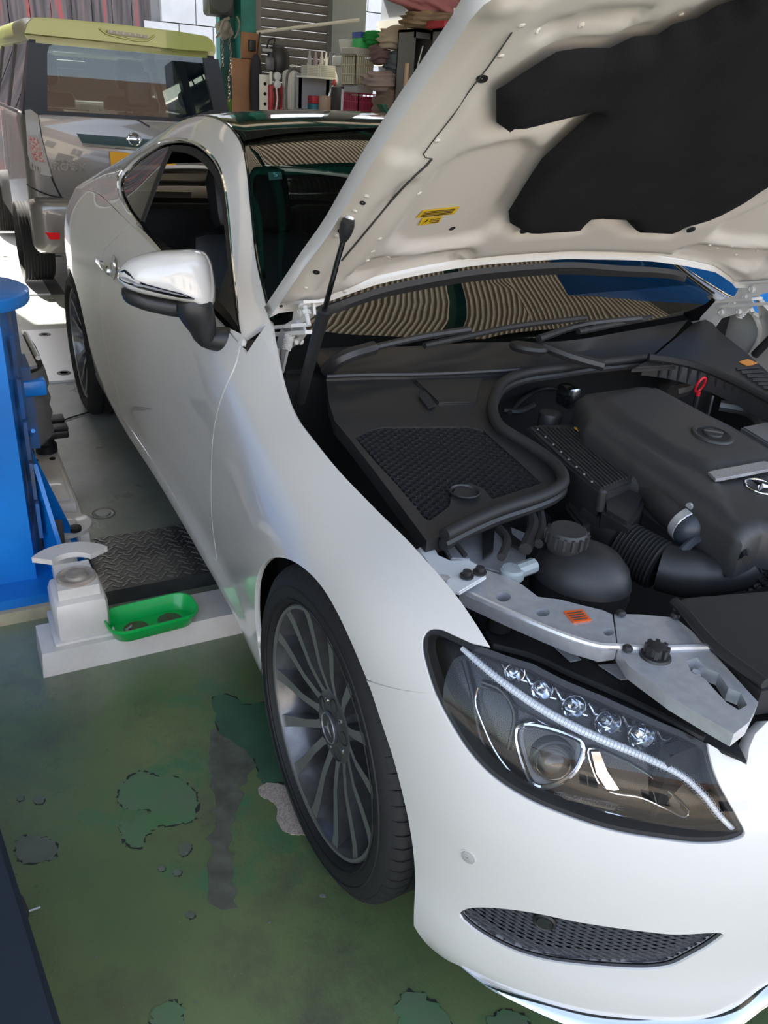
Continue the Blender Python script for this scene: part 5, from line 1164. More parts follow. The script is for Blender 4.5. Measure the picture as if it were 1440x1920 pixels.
# ------------------------------------------------------------------ wipers
def strip(pts, z, r, name, m=M_plast, parent=None, n=20): return MB().tube(smooth_path([pp(x, y, zz-.038) for (x, y), zz in zip(pts, z)], n), r, 8).build(name, m, parent or car)
w1 = strip([(612, 694), (640, 672), (700, 652)], [.915, .955, .965], [.017]*20, 'wiper_arm'); strip([(700, 652), (790, 632), (880, 618)], [.965, .975, .98], .009, 'wiper_link', M_plast, w1)
strip([(796, 648), (870, 632), (960, 613), (1098, 596)], [.955, .965, .975, .985], .0085, 'wiper_blade', M_rubber, w1)
c = pp(990, 652, .915); w2 = squash([(.001, -.012), (.032, -.010), (.038, 0), (.034, .008), (.001, .012)], c, 1.35, .8, 24, .6).build('wiper_arm', M_plast, car)
strip([(1020, 650), (1080, 672), (1130, 686)], [.945, .93, .915], .014, 'wiper_link', M_plast, w2); strip([(1010, 635), (1090, 610), (1200, 597)], [.955, .965, .975], .010, 'wiper_link', M_plast, w2)
strip([(1084, 622), (1180, 603), (1278, 586)], [.955, .965, .965], .009, 'wiper_blade', M_rubber, w2)
# ------------------------------------------------------------------ floor marks: chipped paint patches as thin skins
def blob(name, pts, m, z=.0012, jag=.006, parent=None):
    P = smooth_path([pz(x, y, 0.) for x, y in pts], max(36, 5*len(pts)), True)
    P = [p+np.array([rng.normal()*jag, rng.normal()*jag, 0])*.5 for p in P]
    for p in P: p[2] = .0002
    return MB().prism(P, (0, 0, z)).build(name, m, parent if parent is not None else fl, False)
M_gp = mat('bare_green_patch', (.07, .18, .075), .45, col2=(.115, .16, .095), nscale=9)
M_gp2 = mat('grey_green_patch', (.125, .155, .115), .45, noise=.25, nscale=14)
M_conc = mat('speckled_concrete', (.52, .44, .37), .85, col2=(.30, .25, .21), nscale=260)
M_rim_ = mat('patch_edge_dark', (.022, .024, .02), .7)
def patchy(pts, m, jag=.006):
    c = np.mean(pts, axis=0); blob('paint_chip_edge', [tuple(c+(np.array(q)-c)*1.03+[1.0, 1.0]) for q in pts], M_rim_, .0006, jag); blob('paint_patch', pts, m, .0014, jag)
patchy([(222, 1490), (232, 1468), (258, 1450), (278, 1448), (300, 1458), (322, 1456), (350, 1470), (366, 1490), (370, 1508), (360, 1538), (335, 1545), (305, 1550), (278, 1562), (268, 1585), (250, 1590), (236, 1580), (226, 1560), (228, 1540), (250, 1545), (262, 1532), (285, 1522), (270, 1518), (240, 1518), (226, 1508)], M_gp)
patchy([(32, 1580), (45, 1568), (65, 1568), (95, 1574), (108, 1590), (104, 1608), (80, 1616), (55, 1620), (36, 1612)], M_gp2)
patchy([(335, 1590), (345, 1580), (358, 1582), (355, 1598), (342, 1606)], M_gp2, .002)
for q in ((38, 1497, 7), (73, 1500, 11), (303, 1629, 7), (333, 1637, 8), (357, 1716, 9), (75, 1935, 20)): patchy([(q[0]+q[2]*math.cos(t), q[1]+.75*q[2]*math.sin(t)) for t in np.linspace(0, 2*math.pi, 9, endpoint=False)], M_gp2, .002)
patchy([(282, 1925), (290, 1895), (320, 1876), (338, 1890), (345, 1930)], M_gp)
patchy([(745, 1880), (760, 1862), (790, 1860), (812, 1878), (840, 1910), (850, 1950), (760, 1960), (748, 1910)], M_gp)
patchy([(915, 1915), (935, 1897), (960, 1895), (990, 1915), (980, 1960), (920, 1960)], M_gp)
patchy([(400, 1308), (425, 1302), (460, 1322), (520, 1315), (530, 1400), (540, 1460), (500, 1470), (470, 1420), (445, 1395), (412, 1375), (405, 1340)], mat('deep_green_patch', (.05, .13, .075), .4, noise=.3, nscale=6))
blob('oil_smear', [(400, 1370), (430, 1375), (465, 1400), (470, 1440), (440, 1520), (435, 1640), (440, 1700), (405, 1700), (395, 1600), (400, 1500), (388, 1420)], mat('dark_smear', (.115, .128, .098), .42, noise=.4, nscale=25), .0008, .012)
blob('bare_concrete_patch', [(484, 1478), (498, 1470), (520, 1470), (545, 1480), (580, 1520), (600, 1560), (560, 1566), (535, 1560), (520, 1540), (520, 1515), (505, 1500), (488, 1492)], M_conc, .0016, .002)
for q in ((605, 1680, 6), (350, 1600, 3), (60, 1715, 3), (180, 1795, 2), (368, 1880, 2), (505, 1730, 2)):
    blob('paint_flake', [(q[0]+q[2]*math.cos(t), q[1]+.5*q[2]*math.sin(t)) for t in np.linspace(0, 2*math.pi, 7, endpoint=False)], mat('flake_grey', (.16, .17, .15), .6), .002, .001)
# floor cover disc
c = pz(193, 963, 0); MB().lathe([(.045, 0), (.045, .002), (.040, .003), (.037, .0015), (.028, .0015), (.026, .004), (.001, .004)], c, (0, 0, 1), 28).build('drain_cover', mat('dull_metal', (.30, .31, .30), .4, metal=.7), fl)
# ------------------------------------------------------------------ blue lift post beside the coupe
M_blue = mat('blue_machine_paint', (.0, .21, .68), .38, coat=.25, noise=.25, nscale=4, col2=(.002, .15, .50))
M_bluew = mat('worn_blue_paint', (.02, .12, .36), .5, col2=(.07, .08, .10), nscale=7)
M_wht = mat('chipped_white_paint', (.70, .66, .61), .45, coat=.2, col2=(.62, .58, .53), nscale=12)
M_steel = mat('bright_steel_plate', (.62, .62, .61), .35, metal=.6, noise=.2, nscale=9)
M_rub2 = mat('grey_rubber', (.10, .095, .09), .55)
post = empty('lift_post', (-1.4, -1.45, 0), 'short blue lift post with a round flange, beside the coupe door', 'lift post')
MB().prism([(-1.22, -1.80, .04), (-1.22, -1.286, .04), (-1.40, -1.255, .04), (-1.40, -1.80, .04)], (0, 0, .84)).build('column_front', M_blue, post)
MB().prism([(-1.40, -1.78, .04), (-1.40, -1.245, .04), (-1.55, -1.222, .04), (-1.55, -1.78, .04)], (0, 0, .84)).build('column_rear', M_bluew, post)
MB().lathe([(.19, -.02), (.195, -.01), (.195, .012), (.185, .018), (.09, .018), (.085, .010), (.085, -.02)], (-1.40, -1.385, .895), (0, 0, 1), 40, cap=False).build('flange', M_blue, post)
MB().lathe([(.084, .0), (.08, .002), (.001, .002)], (-1.40, -1.385, .90), (0, 0, 1), 24).build('flange_bore', M_dark, post)
MB().box((-1.62, -1.95, 0), (-1.10, -1.22, .04)).build('base_plate', mat('cream_base_paint', (.55, .47, .30), .6, noise=.4, nscale=10), post, False)
MB().box((-1.60, -1.93, .038), (-1.12, -1.24, .07)).build('foot_plate', M_blue, post, False)
for k in range(5): MB().prism([(-1.30+.02*k, -1.262, .80-.12*k), (-1.36, -1.250, .78-.12*k), (-1.37, -1.250, .70-.12*k), (-1.31+.02*k, -1.262, .68-.12*k)], (.004, .010, 0)).build('ratchet_tooth', M_bluew, post)
MB().prism([(-1.28, -1.25, .02), (-1.28, -1.25, .42), (-1.10, -1.20, .06), (-1.10, -1.20, .02)], (0, .012, 0)).build('gusset', M_blue, post)
MB().prism([(-1.40, -1.24, .02), (-1.40, -1.24, .42), (-1.36, -1.13, .06), (-1.36, -1.13, .02)], (.012, 0, 0)).build('gusset', M_blue, post)
MB().tube([(-1.32, -1.20, .02), (-1.32, -1.20, .20)], .016, 12).build('pivot_pin', M_rub2, post)
MB().tube([pl(0, 905, 1, -1.29), pl(62, 808, 1, -1.24)], .006, 8).build('stay_rod', M_blue, post)
# carriage with grey rubber door guard
cg = MB().box((-1.60, -1.30, .40), (-1.45, -1.21, .66)).build('carriage_block', M_bluew, post)
top = [(-1.92, -1.22), (-1.90, -1.165), (-1.80, -1.145), (-1.62, -1.145), (-1.52, -1.15), (-1.46, -1.185), (-1.46, -1.24)]
gp = smooth_path([np.array([x, y-.02, .64]) for x, y in top], 30)
V = []
for p in gp: V += [p, p+np.array([0, .006, -.02]), p+np.array([0, .012, -.06]), p+np.array([0, .004, -.08]), p+np.array([0, .012, -.11]), p+np.array([0, .004, -.13]), p+np.array([0, .012, -.16]), p+np.array([0, .004, -.18]), p+np.array([0, .010, -.22]), p+np.array([0, -.008, -.24])]
MB().add(V, [(10*i+k, 10*i+10+k, 10*i+11+k, 10*i+k+1) for i in range(29) for k in range(9)]).build('rubber_guard', M_rub2, post)
MB().prism([(-1.90, -1.27, .635), (-1.88, -1.19, .635), (-1.52, -1.185, .635), (-1.48, -1.27, .635)], (0, 0, .012)).build('guard_plate', M_steel, post)
MB().tube([(-1.86, -1.18, .655), (-1.56, -1.175, .655)], .008, 8).build('guard_rail', M_steel, post)
MB().rbox((-1.50, -1.28, .57), (-1.44, -1.17, .62), .01).build('guard_bracket', M_blue, post)
# folded white arm behind the post
arm = MB().rbox((-2.15, -1.235, .0), (-1.36, -1.10, .12), .012).build('lift_arm', M_wht, post); arm['label'] = 'chipped white folding lift arm'
MB().rbox((-2.05, -1.222, .115), (-1.52, -1.115, .16), .008).build('arm_slide', M_wht, arm)
MB().rbox((-1.80, -1.205, .16), (-1.54, -1.130, .172), .004).build('arm_rib', M_wht, arm)
for y in (-1.20, -1.14): MB().lathe([(.011, 0), (.011, .003), (.001, .003)], (-1.92, y, .160), (0, 0, 1), 12).build('arm_hole', M_hole, arm)
MB().lathe([(.040, 0), (.040, .03), (.032, .034), (.032, .07), (.001, .071)], (-2.00, -1.15, .16), (0, 0, 1), 20).build('pad_post', M_black, arm)
MB().rbox((-2.08, -1.21, .23), (-1.93, -1.07, .262), .008).rbox((-2.08, -1.21, .262), (-2.02, -1.07, .277), .004).rbox((-1.98, -1.21, .262), (-1.93, -1.07, .277), .004).build('lift_pad', M_black, arm)
MB().lathe([(.085, .0), (.085, .012), (.04, .014), (.036, .022), (.02, .024), (.001, .024)], (-1.43, -1.17, .12), (0, 0, 1), 28).build('gear_segment', M_wht, arm)
MB().lathe([(.020, 0), (.020, .012), (.010, .016), (.001, .016)], (-1.37, -1.145, .135), (0, 0, 1), 14).build('lock_knob', M_black, arm)
MB().tube([(-1.36, -1.14, .13), (-1.33, -1.14, .06)], .006, 8).build('lock_pin', M_steel, arm)
# white front arm lying across under the car
fa_ = empty('lift_beam', (-.88, -1.1, 0), 'long white lift beam with round cap, on the floor under the sill', 'lift beam')
MB().prism([(-.81, -1.325, 0), (-.812, -1.320, .075), (-.955, -1.320, .075), (-.96, -1.325, 0)], (0, .575, 0)).build('beam', M_wht, fa_)
MB().prism([(-.825, -.75, .005), (-.83, -.75, .065), (-.945, -.75, .065), (-.95, -.75, .005)], (0, .5, 0)).build('beam_extension', M_wht, fa_)
bm_ = MB().rbox((-1.0, -1.275, .072), (-.835, -1.135, .20), .022).rbox((-1.005, -1.285, .074), (-.827, -1.125, .086), .006); bm_.build('pivot_box', M_wht, fa_)
MB().prism([(-.86, -1.258, .195), (-.86, -1.152, .195), (-1.0, -1.158, .195), (-1.0, -1.252, .195)], (0, 0, .035)).build('pivot_tower', M_wht, fa_)
MB().lathe([(.052, 0), (.052, .006), (.046, .009), (.040, .005), (.030, .005), (.026, .012), (.012, .016), (.001, .016)], (-.915, -1.203, .230), (0, 0, 1), 30).build('pivot_cap', mat('dirty_cap', (.42, .36, .30), .5, noise=.4, nscale=30), fa_)
th = np.linspace(2.1, 4.1, 20); sg = [(-.965+.12*math.cos(t), -1.203+.12*math.sin(t), .232) for t in th]+[(-.965+.06*math.cos(t), -1.203+.06*math.sin(t), .232) for t in th[::-1]]
MB().prism(sg, (0, 0, .016)).build('locking_sector', M_wht, fa_)
MB().rbox((-1.16, -1.245, .05), (-1.10, -1.175, .20), .006).build('sector_block', M_wht, fa_)
# green parts tray
tray = empty('parts_tray', (-.835, -1.025, .0755), 'bright green plastic parts tray with two worn discs inside', 'tray')
def rrect(cx, cy, hx_, hy_, r, z, n=6):
    P = []
    for (sx, sy, a0) in ((1, 1, 0), (-1, 1, 90), (-1, -1, 180), (1, -1, 270)):
        for k in range(n+1):
            a = math.radians(a0+90*k/n); P.append(np.array([cx+sx*(hx_-r)+r*math.cos(a), cy+sy*(hy_-r)+r*math.sin(a), z]))
    return P
RR = [rrect(0, 0, a, b, c, z) for a, b, c, z in ((.045, .105, .035, 0), (.050, .110, .038, .004), (.062, .122, .044, .040), (.067, .127, .047, .042), (.067, .127, .047, .049), (.063, .123, .045, .049), (.058, .118, .042, .040), (.046, .106, .035, .006))]
TM = Matrix.Translation((-.835, -1.025, .0755))@Matrix.Rotation(math.radians(4), 4, 'Z'); n0 = len(RR[0]); V = [np.array(TM@Vector(p)) for R in RR for p in R]
Fc = [(k*n0+i, k*n0+(i+1) % n0, (k+1)*n0+(i+1) % n0, (k+1)*n0+i) for k in range(7) for i in range(n0)]+[tuple(range(n0))[::-1], tuple(7*n0+i for i in range(n0))]
MB().add(V, Fc).build('tray_body', mat('green_plastic', (.0, .42, .075), .35, coat=.3), tray)
for y in (-.045, .05): MB().lathe([(.034, 0), (.034, .0015), (.022, .002), (.001, .002)], np.array(TM@Vector((0, y, .006))), (0, 0, 1), 24).build('worn_disc', mat('rusty_disc', (.05, .13, .06), .6, col2=(.10, .07, .04), nscale=60), tray)
for k in range(3):
    s_ = np.array(TM@Vector((.018-.012*k, -.085+.014*k, .011))); tag(MB().tube([s_, s_+np.array([.012, .018*(1-k), .002])], .0035, 6).lathe([(.006, -.002), (.006, .002)], s_, (.5, .6, .1), 6).build('loose_bolt', M_steel), ['small steel bolt at the near left corner inside the green tray', 'small steel bolt in the middle of three in the green tray', 'small steel bolt furthest from the tray corner'][k], 'bolt')
# chequer plate ramp
ck = empty('chequer_plate', (-1.28, -.7, 0), 'dark steel chequer plate cover on the floor beside the white lift beam', 'floor plate')
M_ck = mat('worn_chequer_steel', (.20, .195, .18), .40, metal=.7, col2=(.10, .10, .10), nscale=7)
MB().box((-1.45, -1.115, .0), (-1.10, -.2, .050)).build('plate', M_ck, ck, False)
lg = MB(); row = 0; x = -1.44
while x < -1.105:
    y = -1.10+(.014 if row % 2 else 0)
    while y < -.35:
        a = math.radians(50 if (row+int(round((y+1.1)/.028))) % 2 else -50)
        lg.rbox((-.013, -.0035, 0), (.013, .0035, .0022), .0015, Matrix.Translation((x, y, .050))@Matrix.Rotation(a, 4, 'Z'), 1); y += .028
    x += .020; row += 1
tag(lg.build('plate_lugs', mat('lug_steel', (.34, .33, .31), .35, metal=.8), ck, False), kind='stuff')
# brake-tester plates further back
M_pl1 = mat('worn_grey_plate', (.40, .40, .38), .4, metal=.4, noise=.3, nscale=5)
def plates(name, lab, x0, x1, y0):
    e = empty(name, ((x0+x1)/2, y0+.5, 0), lab, 'floor plate')
    MB().box((x0, y0, 0), (x1, y0+.30, .012)).build('plate', mat('bright_floor_plate', (.66, .68, .70), .32, metal=.5), e, False)
    MB().box((x0, y0+.30, 0), (x1, y0+.40, .004)).build('channel', M_rub2, e, False)
    MB().box((x0, y0+.40, 0), (x1, y0+1.25, .012)).build('plate', M_pl1, e, False)
    for x in (x0+.12*(x1-x0), x1-.12*(x1-x0)):
        for y in (y0+.12, y0+.55): MB().lathe([(.035, 0), (.035, .003), (.022, .004), (.02, 0), (.001, 0)], (x, y, .012), (0, 0, 1), 16).build('plate_bolt', M_rub2, e)
    return e
plates('tester_plate', 'flat pale steel tester plates on the floor beside the coupe rear wheel', -4.35, -3.30, -1.02)
plates('tester_plate', 'flat pale steel tester plates under the grey van rear wheel', -7.0, -5.35, -1.02)
# lead on the floor
tag(MB().tube(smooth_path([np.array([p[0], p[1], .006]) for p in (pz(105, 800, 0), pz(125, 788, 0), pz(150, 780, 0), pz(172, 773, 0))], 20), .004, 6).build('floor_cable', M_rubber), 'thin black cable on the floor ahead of the coupe rear wheel', 'cable')
# far lift post on the other side of the car
fp = empty('lift_post', (-1.3, 1.45, 0), 'tall blue lift post seen past the open bonnet hinge, far side of coupe', 'lift post')
MB().box((-1.36, 1.29, .04), (-1.00, 1.75, 2.3)).build('column', M_blue, fp, False)
MB().box((-1.55, 1.22, 0), (-.9, 1.85, .04)).build('base_plate', M_blue, fp, False)
# dark chest close to the camera, bottom left
dq = np.array([.424, .049, 0]); dq /= np.linalg.norm(dq); nq = np.array([dq[1], -dq[0], 0]); c0 = np.array([-.60, -1.5155, 0])
dp = empty('tool_chest', (0, -1.6, 0), 'low dark navy chest at the lower left edge, closest to the camera', 'chest')
P = [c0, c0+dq*1.0, c0+dq*1.0+nq*.5, c0+nq*.5]
MB().prism([p+[0, 0, .01] for p in P], (0, 0, .16)).build('chest_body', mat('dark_navy_steel', (.010, .020, .034), .55), dp)
MB().prism([p+[0, 0, .17]+nq*.01 for p in P], (0, 0, .02)).build('chest_lid', MATS['dark_navy_steel'], dp)
c = pz(46, 1700, 0); c[2] = 0
e = empty('metal_bracket', tuple(c), 'small dark metal bracket with a pin, lying beside the navy chest', 'bracket')
MB().prism([pz(34, 1683, 0), pz(46, 1694, 0), pz(55, 1716, 0), pz(48, 1732, 0), pz(42, 1715, 0)], (0, 0, .02)).build('bracket_plate', mat('bracket_dark', (.06, .06, .065), .4, metal=.6), e)
MB().tube([pz(56, 1716, 0)+[0, 0, .012], pz(77, 1709, 0)+[0, 0, .012]], .0022, 6).build('pin', M_steel, e)
# ------------------------------------------------------------------ the grey van
van = empty('van', (-7.0, -.03, 0), 'grey box-shaped minivan with yellow-green roof spoiler, seen from behind', 'van')
M_van = mat('bronze_grey_paint', (.20, .185, .172), .35, metal=.35, coat=1, coatr=.03)
M_vtop = mat('yellow_green_paint', (.38, .42, .085), .35, coat=.8)
VY = -.045; hw = .742
def vbox(lo, hi, r): return MB().rbox(lo, hi, r, None, 4)
# lower body with rounded corners, tailgate slightly raked
def loft(secs, name, m, parent, cap=True):        # secs: list of (x, [(y, z)...])
    n = len(secs[0][1]); V = [(x, y, z) for x, L in secs for y, z in L]
    Fc = [(k*n+i, k*n+(i+1) % n, (k+1)*n+(i+1) % n, (k+1)*n+i) for k in range(len(secs)-1) for i in range(n)]
    if cap: Fc += [tuple(range(n))[::-1], tuple((len(secs)-1)*n+i for i in range(n))]
    return MB().add(V, Fc).build(name, m, parent, True, 40)
def sec(h, z0, z1, r, inset_top=0.): 
    P = []
    for (sy, zz, a0) in ((1, z1, 0), (-1, z1, 90), (-1, z0, 180), (1, z0, 270)):
        for k in range(7):
            a = math.radians(a0+15*k); hh = h-(inset_top if zz == z1 else 0)
            P.append((VY+sy*(hh-r)+r*math.cos(a), (zz-r if zz == z1 else zz+r)+r*math.sin(a)))
    return P
loft([(-5.33, sec(hw-.05, .34, 1.20, .10)), (-5.36, sec(hw-.015, .30, 1.215, .09)), (-5.42, sec(hw, .28, 1.22, .07)), (-8.5, sec(hw, .28, 1.22, .07)), (-8.64, sec(hw-.05, .3, 1.0, .1))], 'lower_body', M_van, van)
# rear bumper
loft([(-5.255, sec(hw-.09, .36, .62, .07)), (-5.275, sec(hw-.03, .31, .66, .07)), (-5.32, sec(hw, .30, .68, .06)), (-5.44, sec(hw+.004, .30, .68, .05))], 'rear_bumper', M_van, van)
# upper cabin: pillars, roof, panes
M_vblk = mat('van_black_gloss', (.006, .008, .014), .25, spec=.25)
G_van = glassmat('van_glass', (.62, .68, .66), 1.5)
def vq(L, x): return [px_(a, b, x) for a, b in L]
def vslab(name, L, x, th, m, parent, slope=0.): 
    P = vq(L, x)
    return MB().prism(P, (th, 0, 0)).build(name, m, parent)
def rake(z): return -5.335-.035*max(0, z-1.2)/.45
hz_ = [(z, hw-.03-.085*(z-1.2)/.45) for z in (1.20, 1.35, 1.5, 1.62)]
frame_out = [(VY-h, z) for z, h in hz_]+[(VY+h, z) for z, h in hz_[::-1]]
win_px = [(88, 90), (95, 83), (110, 81), (310, 101), (385, 112), (398, 200), (405, 214), (277, 246), (140, 236), (90, 215)]
win_in = [px_(a, b, -5.37) for a, b in [(88, 100), (92, 86), (104, 81), (240, 94), (380, 108), (398, 205), (340, 240), (277, 244), (140, 232), (88, 212)]]
LLv = [dens([np.array(p) for p in frame_out], .05), dens([np.array([p[1], max(p[2], 1.225)]) for p in win_in], .05)]
ab, T, _, _n = cdt(LLv, .12, True)
V = [np.array([rake(z)+.004, y, z]) for y, z in ab]; n0 = len(V)
ec = {}
T = [t if np.cross(V[t[1]]-V[t[0]], V[t[2]]-V[t[0]])[0] > 0 else (t[0], t[2], t[1]) for t in T]
for t in T:
    for i in range(3): ec[(t[i], t[(i+1) % 3])] = 1
MB().add(V+[v-np.array([.05, 0, 0]) for v in V], T+[(b, a, a+n0, b+n0) for a, b in ec if (b, a) not in ec]).build('tailgate_frame', M_vblk, van)
gp_ = [np.array([rake(z)-.006, y, z]) for y, z in frame_out]
MB().add(gp_, [tuple(range(len(gp_)))]).build('tailgate_glass', G_van, van, False)
for s in (-1, 1):
    yb, yt = VY+s*(hw-.02), VY+s*(hw-.125)
    for x0, x1 in ((-5.38, -5.56), (-6.35, -6.45), (-7.35, -7.45), (-8.0, -8.08)):
        MB().add([(x0, yb, 1.2), (x1, yb, 1.2), (x1, yt, 1.64), (x0-.06*(x0 > -5.5), yt, 1.64), (x0, yb-s*.04, 1.2), (x1, yb-s*.04, 1.2), (x1, yt-s*.04, 1.64), (x0-.06*(x0 > -5.5), yt-s*.04, 1.64)],
                 [(0, 1, 2, 3), (4, 7, 6, 5), (0, 3, 7, 4), (1, 5, 6, 2)]).build('pillar', M_vblk, van, False)
    MB().add([(-5.5, yb-s*.01, 1.2), (-8.0, yb-s*.01, 1.2), (-8.0, yt-s*.01, 1.64), (-5.5, yt-s*.01, 1.64)], [(0, 1, 2, 3)]).build('side_glass', glassmat('van_side_glass', (.35, .38, .42), 1.5) if s < 0 else MATS['van_side_glass'], van, False)
    MB().tube([(-5.5, yb+s*.004, 1.205), (-8.2, yb+s*.004, 1.205)], .008, 6).build('belt_trim', M_chrome, van)
# roof and spoiler
loft([(-5.46, sec(hw-.10, 1.62, 1.745, .06)), (-5.60, sec(hw-.09, 1.62, 1.77, .06)), (-7.6, sec(hw-.09, 1.62, 1.775, .06)), (-7.9, sec(hw-.10, 1.60, 1.73, .05))], 'roof', M_vtop, van)
spv = vq([(46, 62), (52, 44), (62, 33), (90, 33), (200, 43), (330, 58), (388, 68), (398, 76), (402, 97), (340, 93), (187, 76)], -5.33)
SPO = MB().prism(spv, (-.14, 0, 0)).build('roof_spoiler', M_vtop, van)
spt = [np.array([p[0]-.005, p[1], p[2]]) for p in vq([(50, 42), (62, 28), (105, 25), (200, 36), (330, 52), (385, 62), (397, 72), (388, 68), (330, 58), (200, 43), (90, 33), (62, 33)], -5.34)]
vslab('brake_light', [(200, 56), (276, 66), (277, 72), (202, 63)], -5.315, .012, mat('lamp_grey', (.35, .33, .26), .2), SPO)
for k in range(6): c = px_(208+11.5*k, 60+1.4*k, -5.30); MB().lathe([(.010, 0), (.006, .004), (.001, .005)], c, (1, 0, 0), 10).build('brake_led', mat('led_cell', (.6, .58, .5), .15), SPO)
MB().tube(smooth_path(vq([(186, 52), (197, 62), (210, 66), (278, 75), (290, 66)], -5.318), 16), .006, 6).build('spoiler_recess', M_vtop, SPO)
# tail lamp (left visible, right mirrored)
tl_px = [(47, 206), (58, 205), (71, 215), (77, 255), (86, 290), (97, 331), (80, 328), (60, 316), (52, 290), (50, 254)]
tlp = vq(tl_px, -5.31)
for s in (0, 1):
    P = [np.array([p[0], p[1] if not s else 2*VY-p[1], p[2]]) for p in tlp]
    o = MB().prism(P, (-.10, 0, 0)).build('tail_lamp', mat('clear_tail_lens', (.42, .40, .38), .12, coat=.8), van)
    q = vq([(53, 254), (73, 262), (80, 292), (84, 305), (62, 300), (57, 280)], -5.305); P = [np.array([p[0], p[1] if not s else 2*VY-p[1], p[2]]) for p in q]
    MB().prism(P, (.003, 0, 0)).build('red_lens', mat('red_lens', (.45, .10, .08), .15, col2=(.5, .45, .42), nscale=70), o)
    for k in range(4):
        q = vq([(55+5*k, 305+3.0*k), (61+5*k, 305+3*k), (62+5*k, 318+2*k), (57+5*k, 317+2*k)], -5.303); P = [np.array([p[0], p[1] if not s else 2*VY-p[1], p[2]]) for p in q]
        MB().prism(P, (.003, 0, 0)).build('lamp_cell', M_chrome, o)
MB().tube(smooth_path(vq([(71, 216), (78, 262), (100, 340), (122, 383)], -5.325), 20), .006, 6).build('tailgate_gap', M_dark, van)
MB().tube(smooth_path([px_(a, b, -5.32) for a, b in ((50, 345), (60, 352), (92, 366), (125, 372))], 12), .004, 6).build('bumper_gap', M_dark, van)
vslab('tailgate_garnish', [(143, 250), (290, 262), (280, 282), (248, 278), (156, 272)], -5.315, .012, mat('dark_teal_garnish', (.03, .07, .075), .12, coat=.5), van)
vslab('garnish_chrome', [(154, 268), (285, 279), (285, 283), (156, 273)], -5.300, .008, M_chrome, van)
vslab('number_plate', [(205, 283), (330, 296), (328, 330), (208, 318)], -5.315, .01, mat('yellow_plate', (.80, .38, .01), .5), van)
c = px_(252, 262, -5.295); eb_ = MB().tube([c+.040*np.array([0, math.cos(t), math.sin(t)]) for t in np.linspace(0, 2*math.pi, 28, endpoint=False)], .007, 8, closed=True).rbox((-.004, -.055, -.010), (.006, .055, .010), .003, Matrix.Translation(c)).build('round_badge', M_chrome, van)
text('badge_text', 'ROOX', px_(131, 314, -5.318), .075, (0, 1, 0), (0, 0, 1), M_chrome, van, .004)
text('badge_text', 'Highway', px_(124, 303, -5.318), .040, (0, 1, 0), (0, 0, 1), M_chrome, van, .003)
for s in (0, 1):
    P = vq([(85, 436), (112, 437), (112, 449), (94, 449)], -5.245); P = [np.array([p[0], p[1] if not s else 2*VY-p[1], p[2]]) for p in P]
    MB().prism(P, (-.02, 0, 0)).build('reflector', mat('red_reflector', (.8, .01, .015), .2), van)
MB().tube(smooth_path(vq([(148, 218), (200, 216), (255, 224), (280, 238)], -5.34), 16), [.006]*12+[.012]*4, 6).build('rear_wiper', M_black, van)
# van cabin
MB().box((-8.3, VY-.68, .5), (-5.5, VY+.68, .95)).build('van_floor', M_dark, van, False)
for y in (-.36, .36):
    s_ = MB().rbox((-7.15, VY+y-.24, .8), (-7.0, VY+y+.24, 1.32), .05).build('van_seat', M_leather, van)
    MB().rbox((-7.13, VY+y-.13, 1.36), (-7.02, VY+y+.13, 1.60), .05).tube([(-7.08, VY+y-.05, 1.3), (-7.08, VY+y-.05, 1.4)], .008, 6).tube([(-7.08, VY+y+.05, 1.3), (-7.08, VY+y+.05, 1.4)], .008, 6).build('van_headrest', M_leather, s_)
hr = px_(259, 172, -5.9)
MB().rbox((-5.95, hr[1]-.10, hr[2]-.11), (-5.87, hr[1]+.10, hr[2]+.14), .05, None, 4).tube([(-5.9, hr[1]-.04, 1.1), (-5.9, hr[1]-.04, hr[2])], .008, 6).tube([(-5.9, hr[1]+.04, 1.1), (-5.9, hr[1]+.04, hr[2])], .008, 6).build('rear_headrest', M_leather, van)
MB().rbox((-6.0, VY-.6, .9), (-5.85, VY+.6, 1.19), .04).build('rear_bench', M_leather, van)
MB().rbox((-8.0, VY-.14, 1.5), (-7.96, VY+.14, 1.57), .01).build('van_mirror', M_black, van)
MB().prism([(-8.05, VY-.6, 1.62), (-8.05, VY+.6, 1.62), (-8.5, VY+.68, 1.15), (-8.5, VY-.68, 1.15)], (-.004, 0, 0)).build('van_windscreen', G_van, van)
# van wheels
for cx in (-5.78, -8.13):
    for s in (-1, 1):
        c = np.array([cx, VY+s*.665, .309]); ay = (0, s, 0)
        w = MB().lathe([(.19, -.07), (.255, -.072), (.275, -.06)]+[(.283 if k % 2 == 0 else .276, -.055+.011*(k//2*2)+(.003 if k % 2 else 0)) for k in range(20)]+[(.275, .06), (.255, .072), (.19, .07)], c, ay, 48, cap=False).build('van_wheel', M_tyre, van)
        mb = MB().lathe([(.19, .07), (.18, .06), (.17, .03), (.05, .045), (.04, .06), (.001, .06)], c, ay, 32, cap=False); mb.build('van_rim', M_rimf, w)
